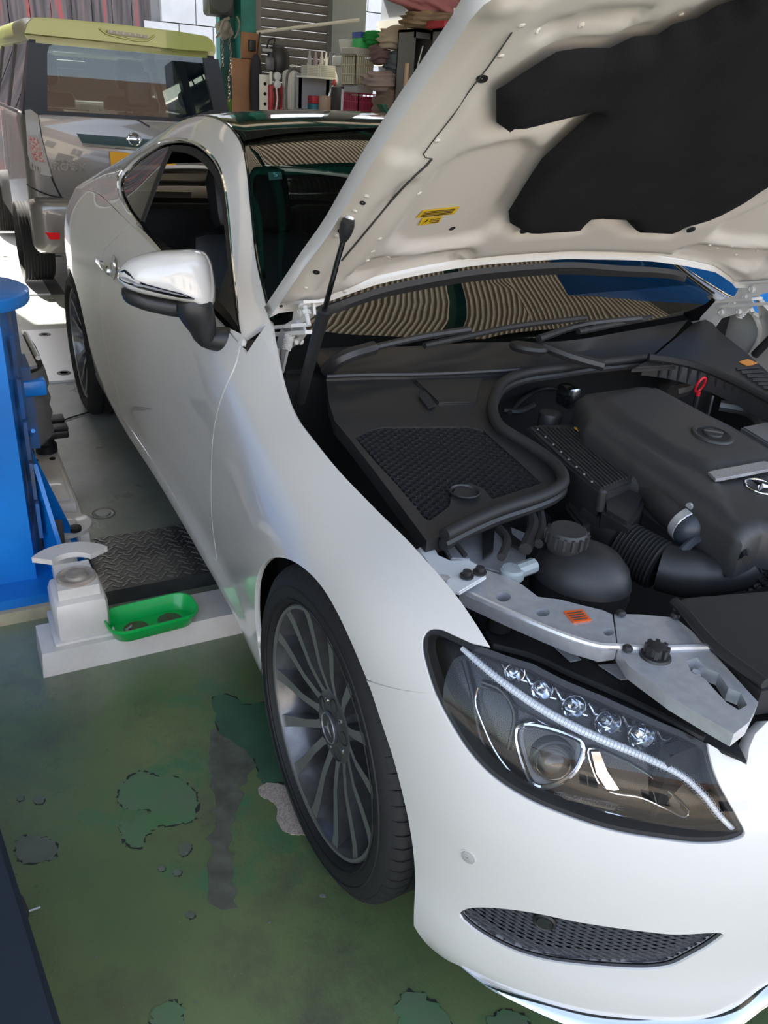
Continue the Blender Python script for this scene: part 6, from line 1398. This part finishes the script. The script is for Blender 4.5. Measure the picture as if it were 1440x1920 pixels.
# ------------------------------------------------------------------ buildings outside
def slabwall(name, x0, y0, x1, y1, z0, z1, m): return tag(MB().box((x0, y0, z0), (x1, y1, z1)).build(name, m, None, False), kind='structure')
def streaky():
    m = bpy.data.materials.new('weathered_red_boards'); m.use_nodes = True; n = m.node_tree; b = n.nodes['Principled BSDF']; b.inputs['Roughness'].default_value = .8
    tc = n.nodes.new('ShaderNodeTexCoord'); mp = n.nodes.new('ShaderNodeMapping'); mp.inputs['Scale'].default_value = (1, 6, .35); t = n.nodes.new('ShaderNodeTexNoise'); t.inputs['Scale'].default_value = 2.2; t.inputs['Detail'].default_value = 8
    r = n.nodes.new('ShaderNodeValToRGB'); e = r.color_ramp.elements; e[0].position = .38; e[0].color = (.045, .035, .035, 1); e[1].position = .70; e[1].color = (.30, .06, .055, 1); k = e.new(.58); k.color = (.12, .095, .09, 1)
    n.links.new(tc.outputs['Object'], mp.inputs[0]); n.links.new(mp.outputs[0], t.inputs['Vector']); n.links.new(t.outputs[0], r.inputs[0]); n.links.new(r.outputs[0], b.inputs['Base Color']); return m
shed = empty('shed', (-13.2, -1.5, 0), 'weathered dark shed with flaking red boards beyond the van', 'building')
M_str = streaky()
y = -9.0
while y < 1.75: MB().box((-13.2-.02*rng.random(), y, 0), (-13.0+.02*rng.random(), y+.27, 5.2)).build('board', M_str, shed, False); y += .28
bw = empty('block_wall', (-13.0, 3, 0), 'pale concrete block wall beyond the van roof', 'wall')
M_blk = mat('pale_block', (.55, .53, .52), .8, noise=.12, nscale=4)
for r_ in range(10):
    for k in range(12):
        MB().box((-13.15, 1.80+.52*k+(.26 if r_ % 2 else 0), .45*r_), (-12.95, 1.80+.52*k+.505+(.26 if r_ % 2 else 0), .45*r_+.435)).build('block', M_blk, bw, False)
MB().box((-13.2, 1.8, 0), (-13.14, 8.2, 4.5)).build('mortar', mat('mortar', (.4, .39, .38), .9), bw, False)
fb = empty('street_house', (16, 0, 0), 'cream rendered house across the street, behind the camera', 'building')
M_cream = mat('cream_render', (.58, .50, .40), .85, noise=.12, nscale=2)
MB().box((15, -14, 0), (15.4, 14, 3.6)).build('facade', M_cream, fb, False)
MB().prism([(14.4, -14.4, 3.5), (19, -14.4, 5.2), (19, -14.4, 5.0), (14.4, -14.4, 3.4)], (0, 28.8, 0)).build('roof', mat('brown_tiles', (.20, .13, .09), .7), fb)
for y in (-9, -4.5, 0, 4.5, 9):
    f_ = MB().box((14.95, y-.8, 1.0), (15.02, y+.8, 2.2)).build('window', M_blackg, fb, False); MB().box((14.93, y-.03, 1.0), (14.96, y+.03, 2.2)).build('window_bar', M_chrome, f_, False)
# ------------------------------------------------------------------ rear corner of the workshop: column, shutter, bench and what stands there
RX = -7.0
MB().box((-7.10, 1.10, 0), (-6.98, 1.24, RZ)).build('trim_1', mat('dark_teal', (.012, .10, .10), .5), None, False)
MB().box((-7.02, 1.235, 0), (-6.80, 1.37, RZ)).build('trim_2', M_teal, None, False)
MB().box((-7.0, 1.37, 0), (-6.94, 1.47, RZ)).build('trim_3', mat('grey_jamb', (.25, .24, .23), .6), None, False)
MB().box((-7.0, 2.12, 0), (-6.85, 2.46, RZ)).build('trim_4', mat('grey_green_panel', (.28, .31, .30), .6), None, False)
for n_ in ('trim_1', 'trim_2', 'trim_3', 'trim_4'): bpy.data.objects[n_]['kind'] = 'structure'
shu = empty('door_1', (-7.0, 1.8, 0)); shu['kind'] = 'structure'
M_shut = mat('brown_grey_shutter', (.19, .18, .165), .5, metal=.2, noise=.2, nscale=3)
sec_ = [(0, 0), (.018, .012), (.022, .035), (.018, .058), (0, .070)]
slat_me = None
for k in range(36):
    z = .08+.072*k; V = [(-6.98+a, y, z+b) for y in (1.46, 2.13) for a, b in sec_]
    MB().add(V, [(i, i+5, i+6, i+1) for i in range(4)]).build('slat', M_shut, shu)
# ---- work bench along the side wall
bench = empty('work_bench', (-5.5, 2.1, 0), 'long grey work bench standing along the side wall behind the coupe', 'bench')
BZ = 1.285
MB().box((-6.75, 1.48, BZ-.04), (-5.22, 2.57, BZ)).box((-5.22, 1.48, BZ-.04), (-5.02, 1.96, BZ)).build('bench_top', mat('bench_wood', (.30, .24, .18), .6, noise=.3, nscale=5), bench, False)
for x in (-6.7, -5.3):
    for y in (1.52, 2.52): MB().box((x-.03, y-.03, 0), (x+.03, y+.03, BZ-.04)).build('leg', M_rub2, bench, False)
# frame of white rails over grey boards on the side wall
wf = empty('shelf_frame', (-5.6, 2.66, 0), 'white framed grey wall boards above the work bench', 'frame')
M_cw = mat('cream_white_metal', (.68, .66, .58), .5)
MB().box((-6.9, 2.64, 1.2), (-3.5, 2.69, 3.0)).build('board', M_wallg, wf, False)
for z in (1.72, 2.0, 2.3): MB().box((-6.9, 2.60, z), (-3.5, 2.64, z+.09)).build('rail', M_cw, wf, False)
for x in (-6.3, -4.9, -3.6): MB().box((x, 2.58, 1.2), (x+.07, 2.64, 3.0)).build('upright', M_cw, wf, False)
def xc(p): return float(py_(p, 150, 1.9)[0])
def B(l, t, r, b, dep=.25, x=None):               # box seen between pixel bounds: front face at x, depth away from the camera
    m = (l+r)/2; x = x if x is not None else max(xc(m), -6.6)
    a = px_(l, (t+b)/2, x); c = px_(r, (t+b)/2, x); z1 = px_(m, t, x)[2]; z0 = px_(m, b, x)[2]
    return np.array([x-dep, a[1], z0]), np.array([x, c[1], z1])
def thing(name, lab, cat, l, t, r, b, m, dep=.25, rad=.012, x=None, floor=True, grp=None, taper=1.0):
    lo, hi = B(l, t, r, b, dep, x)
    if floor: lo[2] = BZ
    mb = MB().rbox(lo, hi, rad)
    if taper != 1.0:
        c = (lo+hi)/2
        for v in mb.v:
            f = 1+(taper-1)*(hi[2]-v[2])/(hi[2]-lo[2]); v[0] = c[0]+(v[0]-c[0])*f; v[1] = c[1]+(v[1]-c[1])*f
    o = mb.build(name, m, None); tag(o, lab, cat, grp); return o, lo, hi
def rootthing(name, lab, cat, lo, grp=None): return empty(name, tuple(lo), lab, cat, grp)
# long pole from column to wall
a = px_(481, 61, -6.75); b = py_(674, 37, 2.2); tag(MB().tube([a, b], .014, 8).build('pole', M_cw), 'thin cream pole hung level in front of the shutter', 'pole')
# fan-like speaker on the column
x = -6.8; c = px_(416, 6, x); e = empty('loudspeaker', tuple(c), 'black round-fronted loudspeaker high on the teal column', 'speaker')
lo, hi = B(391, -30, 440, 30, .2, x); MB().rbox(lo, hi, .03).build('cabinet', mat('speaker_black', (.03, .033, .04), .5), e)
MB().lathe([(.10, 0), (.098, .012), (.085, .016), (.04, .008), (.001, .010)], np.array([x, (lo[1]+hi[1])/2, lo[2]+.12]), (1, 0, 0), 32).build('grille', mat('speaker_grille', (.05, .055, .065), .6), e)
# chain block and chains
x = -6.75; c = px_(420, 60, x); e = empty('chain_hoist', tuple(c), 'dirty grey chain hoist hanging on the teal column', 'hoist')
lo, hi = B(412, 38, 436, 72, .10, x); MB().rbox(lo, hi, .02, Matrix.Translation((lo+hi)/2)@Matrix.Rotation(.5, 4, 'X')@Matrix.Translation(-(lo+hi)/2)).build('hoist_body', mat('greasy_metal', (.30, .27, .23), .5, noise=.5, nscale=20), e)
MB().tube(smooth_path([px_(a_, b_, x+.03) for a_, b_ in ((405, 70), (412, 60), (416, 48), (420, 38), (430, 34))], 14), .012, 8).build('hook', MATS['greasy_metal'], e)
MB().tube(smooth_path([px_(a_, b_, x+.03) for a_, b_ in ((444, 30), (449, 45), (446, 60), (440, 72))], 14), .008, 6).build('hook', MATS['greasy_metal'], e)
ch_me = None
def chain(name, lab, pts, x):
    P = smooth_path([px_(a_, b_, x) for a_, b_ in pts], 60); L = np.r_[0, np.cumsum(np.linalg.norm(np.diff(np.array(P), axis=0), axis=1))]; n = int(L[-1]/.026); e = empty(name, tuple(P[-1]), lab, 'chain')
    for k in range(n):
        c = np.array([np.interp(L[-1]*k/n, L, np.array(P)[:, j]) for j in range(3)]); d = np.array([0, 0, 1.]); s_ = np.array([0, 1., 0]) if k % 2 else np.array([1., 0, 0])
        MB().tube([c+d*.018*math.cos(t)+s_*.009*math.sin(t) for t in np.linspace(0, 2*math.pi, 10, endpoint=False)], .0036, 5, closed=True).build('chain_link', MATS['chain_steel'], e)
mat('chain_steel', (.32, .30, .28), .4, metal=.7, noise=.4, nscale=30)
chain('chain', 'steel chain hanging from the hoist beside the teal column', ((431, 48), (431, 70), (430, 82), (433, 95)), -6.72)
chain('chain', 'long steel chain hanging left of the tall brown board', ((433, 92), (432, 128), (429, 150), (430, 180), (428, 192)), -6.72)
chain('chain', 'rusty chain hanging closest to the van, left of the hoist', ((416, 72), (417, 95), (418, 128)), -6.74)
# boards
M_wood = mat('brown_plywood', (.33, .16, .075), .6, noise=.25, nscale=6)
o, lo, hi = thing('wooden_board', 'small square plywood board screwed to the teal column', 'board', 452, 61, 487, 110, M_wood, .02, .002, -6.74, False)
x = -6.735; 
o, lo, hi = thing('control_box', 'small black box with white marks on the plywood board', 'control box', 468, 75, 480, 96, M_black, .045, .004, -6.70, False)
o, lo, hi = thing('wooden_board', 'tall brown plywood board standing by the column', 'board', 436, 110, 472, 213, M_wood, .02, .002, -6.66, False)
# jacket and welding mask
x = -6.62; c = px_(480, 150, x); 
e = empty('work_jacket', tuple(c), 'dark jacket hanging from the pole right of the plywood boards', 'jacket')
squash([(.02, -.30), (.06, -.27), (.07, -.1), (.065, .05), (.05, .16), (.02, .20)], c, .7, .8, 20).build('jacket_body', mat('dark_cloth', (.035, .03, .04), .9, bump=.5, bscale=60), e)
MB().tube([c+[0, 0, .15], px_(487, 61, -6.70)], .006, 6).build('hanger_loop', M_rubber, e)
e = empty('welding_mask', tuple(px_(520, 115, -6.5)), 'black welding mask hanging on the pole', 'mask'); c = px_(522, 114, -6.62)
squash([(.05, -.10), (.09, -.09), (.105, -.03), (.10, .05), (.075, .10), (.03, .12)], c, .9, 1.0, 24, .4).build('mask_shell', M_plast, e); lo, hi = B(500, 107, 515, 132, .05, -6.40); MB().rbox(lo, hi, .015).build('visor', mat('visor_grey', (.10, .10, .11), .3), e)
MB().tube(smooth_path([px_(a_, b_, -6.45) for a_, b_ in ((500, 92), (505, 75), (515, 72), (512, 90))], 14), .008, 6).build('strap', M_rubber, e); lo, hi = B(493, 91, 511, 97, .02, -6.42); MB().rbox(lo, hi, .003).build('strap_tag', mat('grey_tag', (.3, .3, .31), .5), e)
# cream board with three holes
e = empty('drilled_panel', tuple(px_(496, 205, -6.45)), 'cream panel with three round holes standing on the bench', 'panel'); lo, hi = B(487, 140, 506, 210, .02, -6.45); lo[2] = BZ; MB().rbox(lo, hi, .003).build('sheet', M_cw, e)
for y_ in (157, 176, 195): MB().lathe([(.014, 0), (.014, .002), (.001, .002)], px_(497, y_, -6.448), (1, 0, 0), 14).build('hole', M_hole, e)
# red gauge set
e = empty('gauge_set', tuple(px_(518, 205, -6.4)), 'red gauge set with two round dials beside the cream panel', 'gauge'); lo, hi = B(506, 160, 530, 210, .06, -6.4); lo[2] = BZ; M_red = mat('red_case', (.42, .02, .03), .45); MB().rbox(lo, hi, .01).build('case', M_red, e)
for y_ in (143, 158): MB().lathe([(.032, -.02), (.032, .006), (.028, .008), (.001, .008)], px_(520, y_, -6.38), (1, 0, 0), 20).build('dial', mat('dial_face', (.55, .55, .55), .3), e)
for k in range(3): MB().tube(smooth_path([px_(a_, b_, -6.37) for a_, b_ in ((513+5*k, 165), (515+5*k, 185), (512+5*k, 207))], 10), .007, 6).build('hose', [M_rubber, M_cw, M_rubber][k], e)
lo, hi = B(506, 134, 511, 158, .02, -6.38); MB().rbox(lo, hi, .004).build('valve_stem', M_cw, e)
# white upright machine with hose loop
e = empty('upright_cleaner', tuple(px_(550, 208, -6.35)), 'white upright machine with a grey hose looped over it', 'machine'); lo, hi = B(537, 131, 563, 212, .14, -6.35); lo[2] = BZ; MB().rbox(lo, hi, .04).build('body', M_cw, e)
lo, hi = B(548, 130, 553, 210, .02, -6.33); MB().rbox(lo, hi, .004).build('stripe', mat('white_gloss', (.75, .75, .73), .3), e); lo, hi = B(547, 121, 558, 133, .03, -6.36); MB().rbox(lo, hi, .008).build('handle', M_cw, e)
MB().tube(smooth_path([px_(a_, b_, -6.30) for a_, b_ in ((537, 210), (537, 160), (541, 135), (551, 128), (561, 134), (567, 150))], 24), .012, 8).build('hose', M_rub2, e)
# drill
e = empty('cordless_drill', tuple(px_(577, 205, -6.2)), 'dark cordless drill standing on the bench', 'drill'); x = -6.33
lo, hi = B(566, 147, 590, 163, .10, x); MB().rbox(lo, hi, .02).build('motor', mat('drill_grey', (.09, .09, .10), .45), e); lo, hi = B(571, 160, 582, 190, .07, x); MB().rbox(lo, hi, .012).build('grip', M_black, e); lo, hi = B(567, 188, 588, 200, .10, x); lo[2] = BZ; MB().rbox(lo, hi, .008).build('battery', mat('battery_silver', (.35, .36, .38), .4), e)
# tool boxes
o, lo, hi = thing('tool_box', 'flat teal box under the red box on the bench', 'box', 585, 195, 609, 209, mat('teal_box', (.02, .16, .22), .5), .18, .008, -6.1); zt = hi[2]
o, lo, hi = thing('tool_box', 'small red box on top of the teal box', 'box', 586, 180, 608, 195, M_red, .16, .008, -6.1, False)
for v in o.data.vertices: v.co.z += zt-lo[2]
o, lo, hi = thing('paper_bag', 'crumpled tan paper bag with cord on the bench', 'bag', 608, 180, 627, 210, mat('tan_paper', (.42, .30, .22), .8), .14, .02, -5.95)
o, lo, hi = thing('plastic_cup', 'pale plastic tub beside the paper bag', 'tub', 629, 185, 637, 212, mat('pale_tub', (.50, .50, .44), .5), .10, .01, -5.9)
e = empty('pipe_wrench', tuple(px_(625, 165, -5.98)), 'wrench with red jaw leaning above the paper bag', 'wrench'); MB().tube([px_(616, 183, -6.0), px_(622, 165, -6.0), px_(628, 152, -6.0)], .010, 8).build('shaft', M_steel, e); MB().tube([px_(625, 160, -5.99), px_(629, 150, -5.99)], .016, 8).build('jaw', M_red, e)
o, lo, hi = thing('red_motor', 'dark red electric motor on the bench behind the boxes', 'motor', 592, 157, 612, 178, mat('maroon', (.20, .03, .04), .5), .16, .03, -6.35)
o, lo, hi = thing('white_cabinet', 'small white-fronted cabinet with dark sides on the bench', 'cabinet', 638, 164, 660, 217, M_black, .20, .008, -5.75); zc_ = hi[2]; P_ = B(640, 167, 658, 216, .01, -5.738); P_[0][2] = BZ+.01; MB().rbox(P_[0], P_[1], .003).build('cabinet_door', mat('white_paper', (.70, .71, .73), .6), o)
# wire baskets with bottles, on a wall shelf
sh = empty('wall_shelf', tuple(px_(607, 146, -6.0)), 'narrow pale shelf bracketed under the two plastic baskets', 'shelf'); lo, hi = B(573, 145, 640, 148, .20, -6.0); MB().box(lo, hi).build('shelf_board', M_cw, sh, False); zs = hi[2]
MB().box((-6.22, lo[1], zs-.25), (-6.20, hi[1], zs+.02)).box((-6.22, lo[1]+.02, BZ), (-6.20, lo[1]+.05, zs)).box((-6.22, hi[1]-.05, BZ), (-6.20, hi[1]-.02, zs)).build('shelf_back', MATS['grey_wall_board'], sh, False)
M_bsk = mat('cream_basket', (.55, .54, .44), .5)
for k, (l, r, lab) in enumerate(((576, 598, 'smaller cream slatted plastic basket, left one on the narrow shelf'), (599, 639, 'larger cream slatted plastic basket, right one on the narrow shelf'))):
    lo, hi = B(l, 121, r, 143, .14, -6.01); lo[2] = zs; e = empty('plastic_basket', tuple(lo), lab, 'basket')
    for j in range(7): z = lo[2]+(hi[2]-lo[2])*j/7; MB().box((lo[0], lo[1], z), (hi[0], hi[1], z+.006)).build('slat', M_bsk, e, False)
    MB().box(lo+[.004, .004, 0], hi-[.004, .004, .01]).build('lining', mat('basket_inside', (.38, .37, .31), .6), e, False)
    for y0 in (lo[1], hi[1]-.01): MB().box((hi[0]-.012, y0, lo[2]), (hi[0]+.001, y0+.01, hi[2]+.004)).build('corner', M_bsk, e, False)
for k, (l, r, t, col, lab) in enumerate(((579, 586, 95, (.30, .30, .29), 'grey spray bottle with trigger, leftmost in the baskets'), (590, 598, 97, (.30, .22, .24), 'dark red and grey aerosol can in the left basket'), (602, 609, 97, (.48, .44, .38), 'tan aerosol can, first in the right basket'), (611, 617, 98, (.62, .60, .55), 'white bottle beside the tan can in the right basket'), (618, 625, 97, (.10, .10, .11), 'black-capped bottle in the middle of the right basket'), (627, 633, 104, (.52, .47, .44), 'short beige bottle, rightmost in the baskets'))):
    lo, hi = B(l, t, r, 123, .05, -6.06); c = (lo+hi)/2; rr = (hi[1]-lo[1])/2; c[2] = zs+.02
    e = MB().lathe([(rr, 0), (rr, hi[2]-c[2]-.05), (rr*.5, hi[2]-c[2]-.03), (rr*.45, hi[2]-c[2])], c, (0, 0, 1), 14).build('bottle', mat('bottle_%d' % k, col, .4)); tag(e, lab, 'bottle')
# bin, bowls, crates
o, lo, hi = thing('waste_bin', 'light grey plastic bin with lid beside the cream crate', 'bin', 641, 124, 664, 161, mat('bin_grey', (.42, .40, .34), .5), .15, .012, -5.77, False, taper=.85); lo[2] = zc_; lo_b = B(641, 124, 664, 161, .15, -5.77)[0][2]; lo2, hi2 = B(639, 105, 665, 125, .18, -5.76); MB().rbox(lo2, hi2, .012).build('bin_lid', mat('bin_lid', (.50, .50, .44), .5), o)

for v in o.data.vertices: v.co.z = zc_+(v.co.z-lo_b)*(hi[2]-zc_)/(hi[2]-lo_b)
c = px_(663, 103, -5.7); e = MB().lathe([(.05, 0), (.075, .06), (.085, .11), (.08, .112)], np.array([-5.80, c[1], hi2[2]]), (0, 0, 1), 20).build('bowl_stack', mat('off_white_plastic', (.60, .58, .52), .5)); tag(e, 'stack of off-white plastic bowls on the grey bin', 'bowls')
def crate(name, lab, l, t, r, b, m, x, dep, cols, rows, z0=None):
    lo, hi = B(l, t, r, b, dep, x)
    if z0 is not None: lo[2] = z0
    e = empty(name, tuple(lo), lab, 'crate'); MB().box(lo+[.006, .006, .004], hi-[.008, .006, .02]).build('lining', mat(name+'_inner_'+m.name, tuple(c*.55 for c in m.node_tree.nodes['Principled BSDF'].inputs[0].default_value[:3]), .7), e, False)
    for j in range(rows+1): z = lo[2]+(hi[2]-lo[2]-.008)*j/rows; MB().box((lo[0], lo[1], z), (hi[0], hi[1], z+.010)).build('rail', m, e, False)
    for j in range(cols+1): y_ = lo[1]+(hi[1]-lo[1]-.007)*j/cols; MB().box((hi[0]-.008, y_, lo[2]), (hi[0], y_+.007, hi[2])).build('bar', m, e, False)
    for j in range(7): x_ = lo[0]+(hi[0]-lo[0]-.007)*j/6; MB().box((x_, lo[1], lo[2]), (x_+.007, lo[1]+.006, hi[2])).build('bar', m, e, False)
    return lo, hi
M_pink = mat('crimson_crate', (.38, .03, .07), .5)
lo, hi = crate('plastic_crate', 'crimson plastic crate at the bottom of the stack on the bench', 671, 176, 708, 220, M_pink, -5.45, .28, 5, 3, BZ); z1 = hi[2]
o, lo2, hi2 = thing('drawer_box', 'grey plastic drawer box between the crimson and cream crates', 'box', 670, 160, 700, 176, mat('drawer_grey', (.33, .32, .31), .5), .26, .008, -5.45, False)
for v in o.data.vertices: v.co.z += z1-lo2[2]
z1 += hi2[2]-lo2[2]
lo, hi = crate('plastic_crate', 'cream plastic crate with grid sides, above the grey drawer box', 666, 104, 700, 158, mat('cream_crate', (.55, .50, .36), .5), -5.46, .26, 8, 3, z1); z1 = hi[2]
o, lo2, hi2 = thing('tray_box', 'flat grey tray on top of the cream crate', 'tray', 664, 90, 700, 104, mat('tray_grey', (.36, .33, .29), .6), .24, .006, -5.46, False)
for v in o.data.vertices: v.co.z += z1-lo2[2]
z1 += hi2[2]-lo2[2]
o, lo2, hi2 = thing('green_box', 'bright green carton with blue top on the grey tray', 'box', 677, 60, 702, 90, mat('bright_green', (.03, .42, .10), .5), .16, .006, -5.48, False)
for v in o.data.vertices: v.co.z += z1-lo2[2]
lo3, hi3 = B(677, 60, 702, 71, .162, -5.478); dz = z1-lo2[2]; MB().box(lo3+[0, -.001, dz], hi3+[0, .001, dz+.001]).build('blue_top', mat('blue_print', (.03, .07, .30), .5), o, False)
text('carton_print', 'KENKO', np.array([-5.475, (lo3[1]+hi3[1])/2, (lo3[2]+hi3[2])/2+dz]), .032, (0, 1, 0), (0, 0, 1), mat('white_print', (.8, .8, .8), .5), o, .001) if False else None
# cloths and towels
from mathutils import noise as mnoise
def cloth(name, lab, l, t, r, b, col, x, dep=.3, z0=None, seed=0., cat='towel', ang=0.):
    lo, hi = B(l, t, r, b, dep, x)
    if z0 is not None: lo[2] = z0
    c = (lo+hi)/2; h = (hi-lo)/2; V = []; n, m_ = 36, 22
    for i in range(m_+1):
        ph = math.pi*i/m_-math.pi/2
        for k in range(n):
            th_ = 2*math.pi*k/n; d = np.array([math.cos(ph)*math.cos(th_), math.cos(ph)*math.sin(th_), math.sin(ph)])
            d = np.sign(d)*np.abs(d)**.75; p = d*h
            f = 1+.16*math.sin(9*p[2]/max(h[2], .05)*1.4+5*mnoise.noise(Vector(p*6)+Vector((seed, 0, 0))))*math.cos(ph)+.22*mnoise.noise(Vector(p*7)+Vector((seed, 3, 1)))
            V.append(c+p*f)
    Fc = [(i*n+k, i*n+(k+1) % n, (i+1)*n+(k+1) % n, (i+1)*n+k) for i in range(m_) for k in range(n)]
    M = Matrix.Translation(c)@Matrix.Rotation(ang, 4, 'X')@Matrix.Translation(-c)
    mb = MB().add([np.array(M@Vector(v)) for v in V], Fc); o = mb.build(name, mat('cloth_'+lab[:14].replace(' ', '_'), col, .95, bump=.6, bscale=150, spec=.1), None, True, None); return tag(o, lab, cat)
cloth('towel', 'folded brown towel at the bottom of the cloth pile', 726, 160, 760, 194, (.22, .155, .12), -5.02, .3, BZ+.02, 1.)
cloth('towel', 'pinkish brown towel bulging out halfway up the cloth pile', 700, 132, 762, 172, (.33, .25, .22), -5.05, .3, None, 2.)
cloth('work_trousers', 'slate blue-grey work clothes bundled in the pile beside the locker', 742, 92, 770, 138, (.13, .15, .165), -5.03, .26, None, 3., 'clothes')
cloth('towel', 'dark brown towel hanging over the cream crate side', 708, 80, 737, 122, (.17, .11, .10), -5.16, .2, None, 4.)
cloth('towel', 'beige towel bundled high beside the locker top', 724, 46, 776, 92, (.46, .38, .27), -5.06, .22, None, 5.)
cloth('cloth_bundle', 'bright green striped cloth bundle next to the green carton', 697, 57, 730, 86, (.03, .27, .06), -5.3, .2, None, 6., 'cloth')
# folded plates leaning below the towels
for k, (l, col, lab) in enumerate(((716, (.03, .13, .08), 'dark green panel leaning under the towels'), (726, (.24, .25, .24), 'grey panel leaning beside the dark green one'), (742, (.20, .22, .19), 'olive grey panel leaning nearest the locker'))):
    a = px_(l, 196, -5.05); b = px_(l+20, 232, -5.05); o = MB().prism([a, a+[0, .04, 0], b+[0, .04, 0], b], (-.10, 0, 0)).build('leaning_panel', mat('panel_%d' % k, col, .5)); tag(o, lab, 'panel')
# lockers
M_lock = mat('grey_brown_locker', (.15, .145, .135), .45, metal=.3)
def locker(lab, l, t, r, b, x, openf):
    lo, hi = B(l, t, r, b, .25, x); lo[2] = 0.; e = empty('locker', tuple(lo), lab, 'locker')
    w = .012
    for nm, a_, c_ in (('side_panel', lo, np.array([hi[0], lo[1]+w, hi[2]])), ('side_panel', np.array([lo[0], hi[1]-w, lo[2]]), hi), ('top_panel', np.array([lo[0], lo[1], hi[2]-w*1.5]), hi), ('back_panel', lo, np.array([lo[0]+w, hi[1], hi[2]])), ('front_rail', np.array([hi[0]-w, lo[1], hi[2]-.055]), hi)): MB().box(a_, c_).build(nm, M_lock, e, False)
    if openf: 
        MB().box((hi[0]-.01, hi[1]-.014, .2), (hi[0]+.10, hi[1]+.002, hi[2]-.06)).build('locker_door', M_lock, e, False)
        for k in range(4): MB().box((hi[0]+.03, hi[1]-.018, hi[2]-.30-.04*k), (hi[0]+.08, hi[1]-.012, hi[2]-.285-.04*k)).build('louvre', M_rub2, e, False)
    else: MB().box((hi[0]-.004, lo[1]+.01, .1), (hi[0]+.006, hi[1]-.01, hi[2]-.06)).build('locker_door', M_lock, e, False)
    return lo, hi
l1 = locker('narrow grey locker with its door standing open', 772, 55, 804, 230, -4.75, True)
l2 = locker('closed grey locker to the right, partly hidden by the bonnet', 838, 55, 900, 230, -4.35, False)
e = MB().tube(smooth_path([px_(a_, b_, -4.74) for a_, b_ in ((793, 86), (788, 105), (783, 125), (783, 137))], 12), .005, 6).build('hanging_cord', M_cw); tag(e, 'pale cord hanging inside the open locker', 'cord')
o, lo, hi = thing('tool_case', 'red flat case on top of the closed locker', 'case', 832, 43, 878, 58, M_red, .25, .012, -4.4, False)
for v in o.data.vertices: v.co.z += l2[1][2]-lo[2]
o, lo, hi = thing('red_can', 'round red can between the two lockers', 'can', 824, 72, 835, 97, M_red, .035, .015, -4.61, False); MB().box((lo[0], lo[1], 0), (hi[0], hi[1], lo[2])).build('can_stand', M_black, o, False)
zt = l1[1][2]
cloth('blanket', 'tan folded blanket lying on top of the lockers', 786, 18, 862, 54, (.30, .21, .13), -4.62, .35, None, 8., 'blanket')
cloth('blanket', 'dusty pink blanket draped on top of the pile, highest cloth', 735, -44, 880, 26, (.42, .17, .17), -4.66, .3, None, 9., 'blanket', -.25)
e = empty('wire_rack', tuple(px_(870, 48, -4.25)), 'small white wire rack above the closed locker', 'rack')
for p_ in (852, 888): MB().tube([px_(p_, 15, -4.3), px_(p_, 50, -4.3)], .006, 6).build('rack_post', M_cw, e)
for q_ in (16, 22): MB().tube([px_(852, q_, -4.3), px_(888, q_-2, -4.3)], .004, 6).build('rack_wire', M_cw, e)
for k in range(6): MB().tube([px_(854+6*k, 16, -4.3), px_(854+6*k, 23, -4.3)], .003, 5).build('rack_wire', M_cw, e)
o, lo, hi = thing('wooden_plank', 'pale wooden plank standing behind the bonnet edge', 'plank', 898, -40, 914, 60, mat('pale_pine', (.48, .34, .20), .6), .03, .003, -4.1, False)
o, lo, hi = thing('wooden_plank', 'pale wooden batten left of the open locker', 'plank', 759, 118, 770, 230, mat('pale_pine', (.48, .34, .20), .6), .03, .003, -4.8, False)
# green plant-like ropes near the column foot
e = MB()
for k in range(9): e.tube(smooth_path([px_(426+1.5*k, 186, -6.975), px_(424+2.5*k, 200, -6.96), px_(419+4*k, 214, -6.94)], 8), .006, 5)
tag(e.build('green_rope', mat('green_rope', (.12, .30, .06), .7)), 'tangle of green rope hung low on the teal column', 'rope')

GR = {'bottle': 'bottles in the cream baskets', 'towel': 'towels in the cloth pile', 'chain': 'chains by the teal column', 'bolt': 'bolts in the green tray', 'leaning_panel': 'panels leaning under the towels', 'locker': 'grey lockers', 'plastic_basket': 'cream baskets on the narrow shelf', 'plastic_crate': 'stacked crates on the bench', 'tester_plate': 'steel tester plates in the floor', 'lift_post': 'blue lift posts', 'blanket': 'blankets on the lockers', 'wooden_board': 'plywood boards by the column', 'wooden_plank': 'pale wooden planks', 'tool_box': 'tool boxes on the bench', 'loose_bolt': 'bolts in the green tray'}
for o in bpy.data.objects:
    if o.parent is None and o.name.split('.')[0] in GR: o['group'] = GR[o.name.split('.')[0]]
